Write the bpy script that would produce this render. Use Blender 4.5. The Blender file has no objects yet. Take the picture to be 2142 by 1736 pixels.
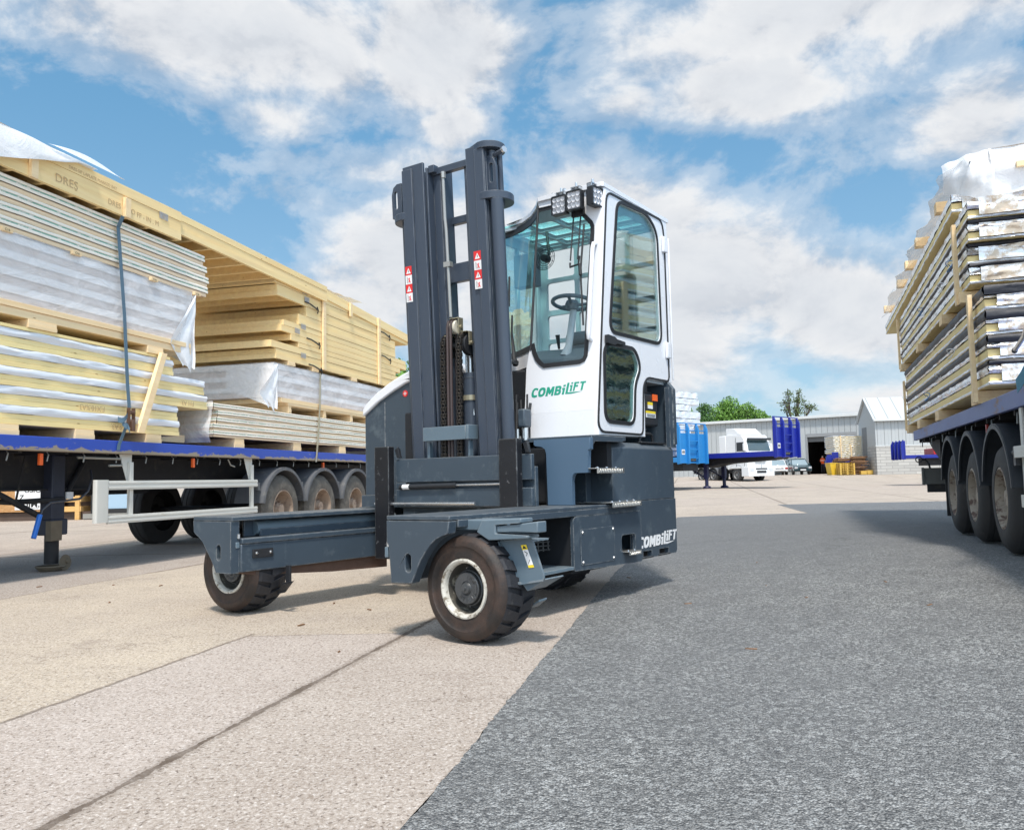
import bpy, bmesh, math, random
from mathutils import Vector, Matrix, noise
from mathutils.geometry import tessellate_polygon
PI = math.pi
rnd = random.Random(7)
SC = bpy.context.scene
COL = SC.collection
# ---------------------------------------------------------------- camera
CAMF, HOR = 1750.0, 1005.0
ROLL = math.atan(.0217); PITCH = math.atan((HOR - 868.0) / CAMF)
fw = Vector((0, math.cos(PITCH), math.sin(PITCH)))
r0 = Vector((1, 0, 0)); u0 = r0.cross(fw)
cr, sr = math.cos(ROLL), math.sin(ROLL)
Rv = r0 * cr - u0 * sr; Uv = u0 * cr + r0 * sr
cam_d = bpy.data.cameras.new('camera'); cam = bpy.data.objects.new('camera', cam_d); COL.objects.link(cam)
cam.matrix_world = Matrix(((Rv.x, Uv.x, -fw.x, 0), (Rv.y, Uv.y, -fw.y, 0), (Rv.z, Uv.z, -fw.z, 0.9), (0, 0, 0, 1)))
cam_d.sensor_width = 36; cam_d.lens = CAMF / 2142 * 36; cam_d.clip_start = .05; cam_d.clip_end = 2000
SC.camera = cam
SC.view_settings.view_transform = 'Standard'; SC.view_settings.look = 'None'
SC.view_settings.exposure = 0.33; SC.view_settings.gamma = 1.0
# ---------------------------------------------------------------- sun
SUN_EL, SUN_AZ = math.radians(60), math.radians(177)     # azimuth from +Y towards +X
sd = Vector((math.sin(SUN_AZ) * math.cos(SUN_EL), math.cos(SUN_AZ) * math.cos(SUN_EL), math.sin(SUN_EL)))
sl = bpy.data.lights.new('sun', 'SUN'); sl.energy = 3.2; sl.angle = math.radians(7); sl.color = (1, .93, .84)
so = bpy.data.objects.new('sun', sl); COL.objects.link(so)
so.rotation_euler = sd.to_track_quat('Z', 'Y').to_euler(); so.location = (-20, -20, 40)
# ---------------------------------------------------------------- world
W = bpy.data.worlds.new('World'); SC.world = W; W.use_nodes = True
nt = W.node_tree; nt.nodes.clear()
class NT:
    def __init__(s, t): s.t = t
    def n(s, typ, **k):
        o = s.t.nodes.new(typ)
        for a, v in k.items():
            if a == 'ins':
                for i, x in v.items():
                    if isinstance(x, bpy.types.NodeSocket): s.t.links.new(x, o.inputs[i])
                    else: o.inputs[i].default_value = x
            else: setattr(o, a, v)
        return o
    def m(s, op, a, b=0.0, c=0.0, clamp=False):
        o = s.n('ShaderNodeMath', operation=op, use_clamp=clamp, ins={0: a, 1: b, 2: c}); return o.outputs[0]
    def vm(s, op, a, b=(0, 0, 0)):
        o = s.n('ShaderNodeVectorMath', operation=op, ins={0: a, 1: b}); return o.outputs[0]
    def mix(s, f, a, b, mode='MIX'):
        o = s.n('ShaderNodeMix', data_type='RGBA', blend_type=mode)
        for i, x in ((0, f), (6, a), (7, b)):
            if isinstance(x, bpy.types.NodeSocket): s.t.links.new(x, o.inputs[i])
            else: o.inputs[i].default_value = x if i == 0 or len(x) == 4 else (*x, 1)
        return o.outputs[2]
    def ramp(s, f, stops, interp='LINEAR'):
        o = s.n('ShaderNodeValToRGB', ins={0: f}); e = o.color_ramp.elements; o.color_ramp.interpolation = interp
        while len(e) < len(stops): e.new(.5)
        for k, (p, c) in enumerate(stops):
            e[k].position = p; e[k].color = (c, c, c, 1) if not hasattr(c, '__len__') else (*c, 1)
        return o.outputs[0]
    def noise(s, vec, sc, det=4, rough=.55, dist=0.0, out=0):
        return s.n('ShaderNodeTexNoise', ins={'Vector': vec, 'Scale': sc, 'Detail': det, 'Roughness': rough, 'Distortion': dist}).outputs[out]
w = NT(nt)
tc = w.n('ShaderNodeTexCoord').outputs['Generated']
sep = w.n('ShaderNodeSeparateXYZ', ins={0: tc})
X, Y, Z = sep.outputs
az = w.m('MULTIPLY', w.m('ARCTAN2', X, Y), 57.2958); el = w.m('MULTIPLY', w.m('ARCSINE', Z), 57.2958)
sky = w.n('ShaderNodeTexSky', sky_type='NISHITA', sun_disc=False, sun_elevation=SUN_EL, sun_rotation=SUN_AZ, air_density=1.0, dust_density=.6, ozone_density=1.6).outputs[0]
skyc = w.mix(.55, w.vm('MULTIPLY', sky, (.074, .108, .124)), (.155, .37, .57))
# clouds: position = where the ray meets a cloud layer
zz = w.m('MAXIMUM', w.m('ADD', Z, .22), .05)
lay = w.n('ShaderNodeCombineXYZ', ins={0: w.m('DIVIDE', X, zz), 1: w.m('DIVIDE', Y, zz), 2: 0.0}).outputs[0]
sph = w.vm('MULTIPLY', tc, (1, 1, 1.55)); n1 = w.noise(sph, 5.2, 10, .60, .25); n1b = w.noise(w.vm('ADD', sph, (-.008, 0, .035)), 5.2, 10, .60, .25)
n2 = w.noise(sph, 19.0, 6, .62, .4)
CL = [(-20, 27.5, 15, 4.6, 1.0), (-16, 23.6, 5, 2.2, .8), (-29, 28, 9, 3, .6), (-5, 27.6, 6, 3.6, 1.0), (24, 28.5, 17, 4.4, 1.1), (17, 24.8, 6.5, 2.6, 1.0), (9, 24.6, 3, 1.6, .5), (-3.5, 23.6, 3.4, 2.0, .65), (-9, 20.6, 10, 2.0, .68), (-14, 18.8, 5, 2.2, .6), (-10, 13, 8, 4, .85), (-5, 15.5, 10, 4.6, 1.1), (7, 17.3, 9, 3.8, 1.05), (3, 12, 12, 6, 1.05), (9, 11.5, 12, 7, 1.25), (22, 10.5, 9, 4.2, 1.1), (-14, 10, 8, 4, .8), (24, 4.5, 8, 1.8, .55), (31, 20.6, 6, 3.2, .85), (29, 13.5, 4, 3.5, .8), (-29, 22.8, 5, 1.4, .35), (14, 20.5, 4, 1.0, .25), (-25, 17, 5, 1.2, .3), (1, 28.8, 4, 1.5, .4)]
cov = None
for a, e, ra, re, am in CL:
    dx = w.m('DIVIDE', w.m('SUBTRACT', az, float(a)), float(ra)); dy = w.m('DIVIDE', w.m('SUBTRACT', el, float(e)), float(re))
    d2 = w.m('ADD', w.m('MULTIPLY', dx, dx), w.m('MULTIPLY', dy, dy))
    g_ = w.m('MULTIPLY', w.m('EXPONENT', w.m('MULTIPLY', d2, -1.0)), am)
    cov = g_ if cov is None else w.m('MAXIMUM', cov, g_)
# elsewhere on the dome: broken cloud from the same noise
front = w.m('MULTIPLY', w.ramp(w.m('DIVIDE', el, 90.0), [(0, 0), (.34, 0), (.42, .50), (1, .5)]), 1.0)
back = w.m('MULTIPLY', w.m('LESS_THAN', Y, 0.0), .48)
cov = w.m('MAXIMUM', w.m('MAXIMUM', cov, front), back)
nn = w.m('ADD', w.m('MULTIPLY', w.m('SUBTRACT', n1, .5), 2.1), w.m('MULTIPLY', w.m('SUBTRACT', n2, .5), .5))
dens = w.m('ADD', cov, nn)
mask = w.ramp(dens, [(.14, 0), (.38, .34), (.80, 1)], 'EASE')
densb = w.m('ADD', cov, w.m('MULTIPLY', w.m('SUBTRACT', n1b, .5), 2.3))
shade = w.ramp(w.m('ADD', w.m('MULTIPLY', w.m('SUBTRACT', densb, dens), 1.5), .5), [(.25, (.76, .76, .76)), (.5, (.66, .67, .69)), (.85, (.47, .50, .55))])
core = w.ramp(dens, [(.55, 0), (1.5, .75)])
ccol = w.mix(core, shade, (.58, .61, .65))
haze = w.m('POWER', w.m('SUBTRACT', 1.0, w.m('MINIMUM', w.m('MAXIMUM', w.m('DIVIDE', el, 26.0), 0.0), 1.0)), 1.6)
base = w.mix(w.m('MULTIPLY', haze, .62), skyc, (.52, .63, .69))
final = w.mix(mask, base, ccol)
fill_glow = w.m('MULTIPLY_ADD', w.ramp(w.m('ADD', w.m('MULTIPLY', Y, -.8), w.m('MULTIPLY', X, .45)), [(.22, 0), (.6, 1)]), 1.25, 1.0)      # added fill light: unseen sky behind and right of the camera is brightened
final = w.vm('MULTIPLY', final, w.n('ShaderNodeCombineXYZ', ins={0: fill_glow, 1: fill_glow, 2: fill_glow}).outputs[0])
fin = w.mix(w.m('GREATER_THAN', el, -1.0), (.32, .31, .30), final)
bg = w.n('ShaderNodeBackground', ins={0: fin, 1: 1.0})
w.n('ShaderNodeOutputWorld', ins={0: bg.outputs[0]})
# ---------------------------------------------------------------- materials
MATS = {}
def mat(name, col, rough=.5, metal=0.0, var=.12, vs=3.0, bump=0.0, bs=40.0, st=(1, 1, 1), col2=None, c2t=(.55, .7), c2s=6.0, spec=.5, fine=0.0, coat=0.0, extra=None, wear=0.0):
    """procedural principled: base colour with soft variation, optional second colour patches (wear, dirt) and bump"""
    if name in MATS: return MATS[name]
    M = bpy.data.materials.new(name); M.use_nodes = True; t = M.node_tree; t.nodes.clear(); k = NT(t)
    co = k.n('ShaderNodeTexCoord').outputs['Object']; v = k.vm('MULTIPLY', co, st)
    a = k.noise(v, vs, 5, .6)
    c = k.mix(a, tuple(x * (1 - var) for x in col), tuple(min(1, x * (1 + var)) for x in col))
    if fine: c = k.mix(k.m('MULTIPLY', k.noise(v, bs * 2.2, 2, .5), fine), c, tuple(x * .35 for x in col))
    if col2: c = k.mix(k.ramp(k.noise(v, c2s, 8, .68, .2), [(c2t[0], 0), (c2t[1], 1)]), c, col2)
    if extra: c = extra(k, v, c)
    if wear:
        bv = k.n('ShaderNodeBevel', samples=4, ins={'Radius': .012}); dt = k.n('ShaderNodeVectorMath', operation='DOT_PRODUCT', ins={0: bv.outputs[0], 1: k.n('ShaderNodeNewGeometry').outputs['Normal']}).outputs['Value']
        c = k.mix(k.m('MULTIPLY', k.m('MULTIPLY', k.ramp(dt, [(.86, 1), (.985, 0)]), k.ramp(k.noise(v, 14, 5, .7), [(.42, 0), (.56, 1)])), wear), c, (.30, .31, .31))
        dn = k.n('ShaderNodeSeparateXYZ', ins={0: k.n('ShaderNodeNewGeometry').outputs['Normal']}).outputs[2]; c = k.mix(k.m('MULTIPLY', k.m('MULTIPLY', k.m('MAXIMUM', dn, 0.0), k.ramp(k.noise(v, 5, 6, .7), [(.35, .15), (.65, .8)])), .55), c, (.22, .215, .20))
    b = k.n('ShaderNodeBsdfPrincipled', ins={'Base Color': c, 'Roughness': k.m('ADD', rough - .08, k.m('MULTIPLY', k.noise(v, vs * 3, 4), .16)), 'Metallic': metal, 'Specular IOR Level': spec, 'Coat Weight': coat})
    if bump:
        bn = k.n('ShaderNodeBump', ins={'Strength': bump, 'Distance': .01, 'Height': k.noise(v, bs, 4, .6)})
        t.links.new(bn.outputs[0], b.inputs['Normal'])
    k.n('ShaderNodeOutputMaterial', ins={0: b.outputs[0]}); MATS[name] = M; return M
def wood(name, col, dark=.62, gs=14.0, kn=1):
    if name in MATS: return MATS[name]
    M = bpy.data.materials.new(name); M.use_nodes = True; t = M.node_tree; t.nodes.clear(); k = NT(t)
    co = k.n('ShaderNodeTexCoord').outputs['Object']
    v = k.vm('MULTIPLY', co, (1, .06, 1))
    a = k.noise(v, gs, 6, .65, .3); b2 = k.noise(v, gs * 6, 3, .6)
    big = k.noise(k.vm('MULTIPLY', co, (1.2, .5, 3)), 1.6, 3)
    c = k.mix(k.ramp(a, [(.35, 0), (.65, 1)]), tuple(x * .84 for x in col), tuple(min(1, x * 1.1) for x in col))
    c = k.mix(k.m('MULTIPLY', b2, .16), c, (col[0] * dark, col[1] * dark * .9, col[2] * dark * .75))
    c = k.mix(k.ramp(big, [(.35, 0), (.7, .45)]), c, (col[0] * .97, col[1] * .85, col[2] * .68))
    rd_ = k.n('ShaderNodeObjectInfo').outputs['Random']; c = k.mix(k.m('MULTIPLY', rd_, .20), c, (col[0] * .90, col[1] * .78, col[2] * .62)); pl = k.noise(k.vm('MULTIPLY', co, (.2, .22, 9.0)), 1.4, 2, .5); c = k.mix(k.ramp(pl, [(.45, 0), (.6, .32)]), c, (min(1, col[0] * 1.08), col[1] * 1.04, col[2] * 1.12))
    if kn:
        vo = k.n('ShaderNodeTexVoronoi', feature='F1', ins={'Vector': k.vm('MULTIPLY', co, (3.5, 1.7, 6)), 'Scale': 1.5})
        c = k.mix(k.ramp(vo.outputs['Distance'], [(.035, .85), (.075, 0)]), c, (col[0] * .38, col[1] * .25, col[2] * .14))
    bn = k.n('ShaderNodeBump', ins={'Strength': .25, 'Distance': .004, 'Height': a})
    b = k.n('ShaderNodeBsdfPrincipled', ins={'Base Color': c, 'Roughness': .68, 'Normal': bn.outputs[0], 'Specular IOR Level': .3})
    k.n('ShaderNodeOutputMaterial', ins={0: b.outputs[0]}); MATS[name] = M; return M
def film(name, col=(.9, .9, .9), alpha=.6, rough=.22, crease=1.0, sc=5.0):
    M = bpy.data.materials.new(name); M.use_nodes = True; t = M.node_tree; t.nodes.clear(); k = NT(t)
    co = k.n('ShaderNodeTexCoord').outputs['Object']; v = k.vm('MULTIPLY', co, (1, .55, 1))
    h = k.noise(v, sc, 5, .6, 1.4); h2 = k.n('ShaderNodeTexVoronoi', feature='DISTANCE_TO_EDGE', ins={'Vector': k.vm('ADD', v, k.noise(v, 2.0, 3, .5, 0, 1)), 'Scale': sc * .8}).outputs['Distance']
    hh = k.m('ADD', h, k.m('MULTIPLY', h2, .5))
    bn = k.n('ShaderNodeBump', ins={'Strength': crease, 'Distance': .035, 'Height': hh})
    b = k.n('ShaderNodeBsdfPrincipled', ins={'Base Color': (*col, 1), 'Roughness': rough, 'Normal': bn.outputs[0], 'Alpha': k.m('MULTIPLY_ADD', h, .45, alpha - .22, True)})
    k.n('ShaderNodeOutputMaterial', ins={0: b.outputs[0]}); return M
def glassm(name, tint, fres=1.45, gl=1.0, wave=0.0):
    M = bpy.data.materials.new(name); M.use_nodes = True; t = M.node_tree; t.nodes.clear(); k = NT(t)
    tr = k.n('ShaderNodeBsdfTransparent', ins={0: (*tint, 1)}); g = k.n('ShaderNodeBsdfGlossy', ins={0: (.9, 1, .98, 1), 1: .015})
    if wave:
        co = k.n('ShaderNodeTexCoord').outputs['Object']; bn = k.n('ShaderNodeBump', ins={'Strength': wave, 'Distance': .02, 'Height': k.noise(co, 7.0, 3, .5, 1.0)}); t.links.new(bn.outputs[0], g.inputs['Normal'])
    f = k.m('MULTIPLY', k.n('ShaderNodeFresnel', ins={0: fres}).outputs[0], gl, 0, True)
    mx = k.n('ShaderNodeMixShader', ins={0: f, 1: tr.outputs[0], 2: g.outputs[0]})
    k.n('ShaderNodeOutputMaterial', ins={0: mx.outputs[0]}); return M
def scratch(k, v, c):
    s = k.ramp(k.noise(k.vm('MULTIPLY', v, (1, 1, .12)), 30, 5, .75), [(.66, 0), (.74, .5)])
    return k.mix(s, c, (.25, .28, .3))
SLATE = mat('slate_paint', (.046, .067, .090), .42, 0, .18, 2.2, .05, 60, col2=(.12, .15, .17), c2t=(.56, .80), c2s=7, extra=scratch, wear=.8)
SLATEB = mat('slate_paint_smooth', (.078, .135, .205), .48, 0, .10, 1.5, .03, 60)
SLATEL = mat('slate_paint_worn', (.115, .165, .205), .5, 0, .2, 4, .06, 70, col2=(.2, .22, .23), c2t=(.6, .8), wear=.8)
MASTM = mat('mast_paint', (.048, .064, .092), .36, 0, .15, 2.5, .04, 80, st=(1, 1, .3), extra=scratch, wear=.5)
WHITE = mat('white_cab_paint', (.80, .81, .84), .28, 0, .03, 1.2, coat=.3)
BLACK = mat('black_rubber', (.018, .019, .022), .55, 0, .3, 8)
BLKP = mat('black_plastic', (.022, .024, .028), .4, 0, .3, 8, .05, 90)
FORK = mat('fork_steel_black', (.018, .019, .023), .42, .3, .4, 5, .12, 50, col2=(.20, .20, .21), c2t=(.62, .70), c2s=16, wear=.9)
RUST = mat('rusty_steel', (.10, .06, .045), .7, .1, .4, 8, .2, 60)
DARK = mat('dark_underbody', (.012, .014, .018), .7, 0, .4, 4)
STEEL = mat('bright_steel', (.62, .63, .64), .25, .9, .1, 6)
ZINC = mat('zinc_plate', (.42, .38, .27), .38, .6, .2, 12)
CHAIN = mat('oily_chain', (.055, .05, .046), .34, .6, .4, 40, .2, 200)
HOSE = mat('brown_hose', (.06, .042, .04), .5)
TREAD = mat('tyre_tread', (.020, .021, .026), .62, 0, .35, 9, .3, 60, col2=(.10, .095, .09), c2t=(.6, .8), c2s=12)
TSIDE = mat('tyre_side_brown', (.024, .019, .017), .6, 0, .3, 6, .3, 90, col2=(.075, .044, .032), c2t=(.42, .68), c2s=5)
TSIDG = mat('tyre_side_grey', (.040, .036, .032), .6, 0, .3, 6, .3, 90)
RIMW = mat('rim_white_dirty', (.60, .58, .52), .45, 0, .1, 9, .08, 80, col2=(.16, .13, .09), c2t=(.50, .64), c2s=26); RIMD = mat('rim_dish_grimy', (.075, .07, .06), .6, 0, .3, 12, .2, 60, col2=(.40, .38, .31), c2t=(.55, .66), c2s=14)
HUB = mat('hub_grey', (.085, .09, .095), .42, .4, .3, 30, .15, 160)
CHEQ = mat('chequer_plate', (.60, .59, .56), .3, .85, .2, 20)
RED = mat('sticker_red', (.72, .03, .03), .4); STW = mat('sticker_white', (.82, .82, .82), .4); YEL = mat('sticker_yellow', (.88, .66, .03), .4)
INK = mat('ink_black', (.02, .02, .02), .5); GREEN = mat('logo_green', (.03, .34, .23), .4); ORNG = mat('orange_plastic', (.85, .13, .02), .5)
GL_F = glassm('windscreen_glass', (.97, .99, .99), 1.38, .7); GL_S = glassm('curved_glass', (.86, .99, .98), 1.3, .22); GL_D = glassm('door_glass', (.95, .985, .985), 1.45, .75); GL_L = glassm('lower_door_glass', (.86, .99, .97), 1.65, .9, .08)
CABIN = mat('cab_interior_grey', (.46, .52, .56), .6, 0, .1, 3); CABD = mat('cab_interior_dark', (.15, .19, .22), .55)
LENS = mat('lamp_lens', (.62, .63, .66), .12, .2, .25, 30, .5, 40)
# ---------------------------------------------------------------- mesh helpers
class MB:
    def __init__(s): s.v = []; s.f = []; s.mi = []; s.cm = 0; s.T = None
    def P(s, pts):
        b = len(s.v)
        for p in pts: s.v.append(Vector(s.T(p)) if s.T else Vector(p))
        return b
    def fa(s, b, idx): s.f.append([b + i for i in idx]); s.mi.append(s.cm)
    def box(s, x0, x1, y0, y1, z0, z1):
        return s.hexa([(x0, y0, z0), (x1, y0, z0), (x1, y1, z0), (x0, y1, z0), (x0, y0, z1), (x1, y0, z1), (x1, y1, z1), (x0, y1, z1)])
    def hexa(s, p):
        b = s.P(p)
        for q in ((0, 3, 2, 1), (4, 5, 6, 7), (0, 1, 5, 4), (1, 2, 6, 5), (2, 3, 7, 6), (3, 0, 4, 7)): s.fa(b, q)
        return s
    def prism(s, loops, pl, lo, hi):
        """loops: outline (+ holes) in plane pl ('xy','xz','yz'), extruded lo..hi along the third axis"""
        if not isinstance(loops[0][0], (tuple, list)): loops = [loops]
        ax = {'xy': 2, 'xz': 1, 'yz': 0}[pl]
        def p3(q, h):
            o = [q[0], q[1]]; o.insert(ax, h); return tuple(o)
        flat = [q for l in loops for q in l]; n = len(flat)
        tris = tessellate_polygon([[Vector((q[0], q[1], 0)) for q in l] for l in loops])
        b = s.P([p3(q, lo) for q in flat] + [p3(q, hi) for q in flat])
        for t in tris: s.fa(b, t); s.fa(b, [i + n for i in reversed(t)])
        k = 0
        for l in loops:
            m = len(l)
            for i in range(m):
                a, c = k + i, k + (i + 1) % m; s.fa(b, (a, c, c + n, a + n))
            k += m
        return s
    def tube(s, pts, r, n=8, cap=True):
        pts = [Vector(p) for p in pts]; rings = []; up = None
        for i, p in enumerate(pts):
            d = (pts[min(i + 1, len(pts) - 1)] - pts[max(i - 1, 0)]).normalized()
            if up is None: up = Vector((0, 0, 1)) if abs(d.z) < .9 else Vector((1, 0, 0))
            sx = d.cross(up).normalized(); up = sx.cross(d).normalized()
            rr = r[i] if hasattr(r, '__len__') else r
            rings.append([p + (sx * math.cos(2 * PI * k / n) + up * math.sin(2 * PI * k / n)) * rr for k in range(n)])
        b = s.P([q for g in rings for q in g])
        for i in range(len(pts) - 1):
            for k in range(n): s.fa(b, (i * n + k, i * n + (k + 1) % n, (i + 1) * n + (k + 1) % n, (i + 1) * n + k))
        if cap: s.fa(b, list(range(n))[::-1]); s.fa(b, [(len(pts) - 1) * n + k for k in range(n)])
        return s
    def lathe(s, prof, c, axis='y', n=48, sgn=1, cap=False):
        """prof: (radius, height) list around axis through c"""
        def p3(r, h, t):
            a, b = r * math.cos(t), r * math.sin(t); h *= sgn
            return {'x': (c[0] + h, c[1] + a, c[2] + b), 'y': (c[0] + a, c[1] + h, c[2] + b), 'z': (c[0] + a, c[1] + b, c[2] + h)}[axis]
        b = s.P([p3(r, h, 2 * PI * k / n) for r, h in prof for k in range(n)])
        for i in range(len(prof) - 1):
            for k in range(n): s.fa(b, (i * n + k, i * n + (k + 1) % n, (i + 1) * n + (k + 1) % n, (i + 1) * n + k))
        if cap: s.fa(b, list(range(n))); s.fa(b, [(len(prof) - 1) * n + k for k in range(n)])
        return s
    def grid(s, fn, nu, nv):
        b = s.P([fn(i / nu, j / nv) for j in range(nv + 1) for i in range(nu + 1)])
        for j in range(nv):
            for i in range(nu): q = j * (nu + 1) + i; s.fa(b, (q, q + 1, q + nu + 2, q + nu + 1))
        return s
    def ell(s, c, r, n=12, m=8):
        return s.grid(lambda a, e: (c[0] + r[0] * math.cos(2 * PI * a) * math.sin(PI * e), c[1] + r[1] * math.sin(2 * PI * a) * math.sin(PI * e), c[2] + r[2] * math.cos(PI * e)), n, m)
class Frame:
    """local frame: w to the left, a along azimuth az (from +Y towards +X), z up"""
    def __init__(s, o, az, sg=-1): s.o = Vector(o); s.az = math.radians(az); s.sg = sg
    def world(s, p):
        x, y, z = s.sg * p[0], p[1], p[2]; c, q = math.cos(s.az), math.sin(s.az)
        return Vector((s.o.x + x * c + y * q, s.o.y - x * q + y * c, s.o.z + z))
WORLD = Frame((0, 0, 0), 0, 1)
ROOT = {}
def tagp(o, label=None, cat=None, group=None, kind=None):
    for k, v in (('label', label), ('category', cat), ('group', group), ('kind', kind)):
        if v: o[k] = v
    return o
def thing(name, label, cat, fr, org=(0, 0, 0), group=None):
    e = bpy.data.objects.new(name, None); COL.objects.link(e); e.empty_display_size = .2
    e.location = fr.world(org); e.rotation_euler = (0, 0, -fr.az); ROOT[e.name] = (fr, Vector(org))
    return tagp(e, label, cat, group)
def build(mb, name, m, parent=None, bevel=0.0, smooth=35, fr=None, org=None, seg=2, merge=False):
    """link the collected shape as ONE mesh object; vertices are kept relative to the thing's base"""
    if parent is not None:
        top = parent
        while top.parent: top = top.parent
        fr, org = ROOT[top.name]
    sg = fr.sg; org = Vector(org)
    if parent is not None and parent.type == 'MESH': off = org
    else: off = org
    me = bpy.data.meshes.new(name)
    me.from_pydata([((v.x - off.x) * sg, v.y - off.y, v.z - off.z) for v in mb.v], [], mb.f)
    ms = m if isinstance(m, (list, tuple)) else [m]
    for q in ms: me.materials.append(q)
    me.polygons.foreach_set('material_index', mb.mi)
    bm = bmesh.new(); bm.from_mesh(me)
    if merge: bmesh.ops.remove_doubles(bm, verts=bm.verts, dist=1e-5)
    bmesh.ops.recalc_face_normals(bm, faces=bm.faces); bm.to_mesh(me); bm.free()
    if smooth:
        me.polygons.foreach_set('use_smooth', [True] * len(me.polygons)); me.set_sharp_from_angle(angle=math.radians(smooth))
    o = bpy.data.objects.new(name, me); COL.objects.link(o)
    if parent is not None: o.parent = parent
    else: o.location = fr.world(org); o.rotation_euler = (0, 0, -fr.az); ROOT[o.name] = (fr, org)
    if bevel:
        b = o.modifiers.new('bevel', 'BEVEL'); b.width = bevel; b.segments = seg; b.limit_method = 'ANGLE'; b.angle_limit = math.radians(40)
    return o
def solo(mb, name, m, label, cat, fr, org, group=None, kind=None, **k):
    return tagp(build(mb, name, m, None, fr=fr, org=org, **k), label, cat, group, kind)
def build_each(mb, name, m, parent, *a, **k):
    """every separate piece of the collected shape becomes a part of its own"""
    par = list(range(len(mb.v)))
    def find(i):
        while par[i] != i: par[i] = par[par[i]]; i = par[i]
        return i
    for f in mb.f:
        r0_ = find(f[0])
        for i in f[1:]: par[find(i)] = r0_
    groups = {}
    for fi, f in enumerate(mb.f): groups.setdefault(find(f[0]), []).append(fi)
    out = []
    for fs in groups.values():
        q = MB(); mp = {}
        for fi in fs:
            for i in mb.f[fi]:
                if i not in mp: mp[i] = len(q.v); q.v.append(mb.v[i])
            q.f.append([mp[i] for i in mb.f[fi]]); q.mi.append(mb.mi[fi])
        out.append(build(q, name, m, parent, *a, **k))
    return out
def clone(root, loc=None, rotz=None, label=None):
    r = root.copy(); COL.objects.link(r)
    if loc is not None: r.location = loc
    if rotz is not None: r.rotation_euler = (0, 0, rotz)
    if label: r['label'] = label
    for ch in list(root.children):
        c = ch.copy(); COL.objects.link(c); c.parent = r
        for g in list(ch.children): d = g.copy(); COL.objects.link(d); d.parent = c
    return r
def text_poly(txt, size, fn, mb, thick=.001, italic=0.0, bold=0.0):
    cu = bpy.data.curves.new('t', 'FONT'); cu.body = txt; cu.size = size; cu.shear = italic; cu.offset = bold; cu.extrude = thick; cu.resolution_u = 3
    o = bpy.data.objects.new('t', cu); COL.objects.link(o)
    me = bpy.data.meshes.new_from_object(o.evaluated_get(bpy.context.evaluated_depsgraph_get()))
    b = mb.P([fn(v.co.x, v.co.y, v.co.z) for v in me.vertices])
    for p in me.polygons: mb.fa(b, list(p.vertices))
    bpy.data.objects.remove(o); bpy.data.meshes.remove(me)
def nz(x, y=0, z=0): return noise.noise(Vector((x, y, z)))
def sm(t): t = max(0., min(1., t)); return t * t * (3 - 2 * t)
PROF = [(0, 0), (12, 0), (20, .08), (40, .24), (60, .45), (68, .76), (85, .88), (500, .9)]
def gz(x, y):
    p = 0.
    for (a, za), (b, zb) in zip(PROF, PROF[1:]):
        if a <= y <= b: p = za + (zb - za) * (y - a) / (b - a)
    if y > 500: p = .9
    return p + .14 * sm((x - 1.4) / 3.0) * (1 - sm((y - 10) / 10))
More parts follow.
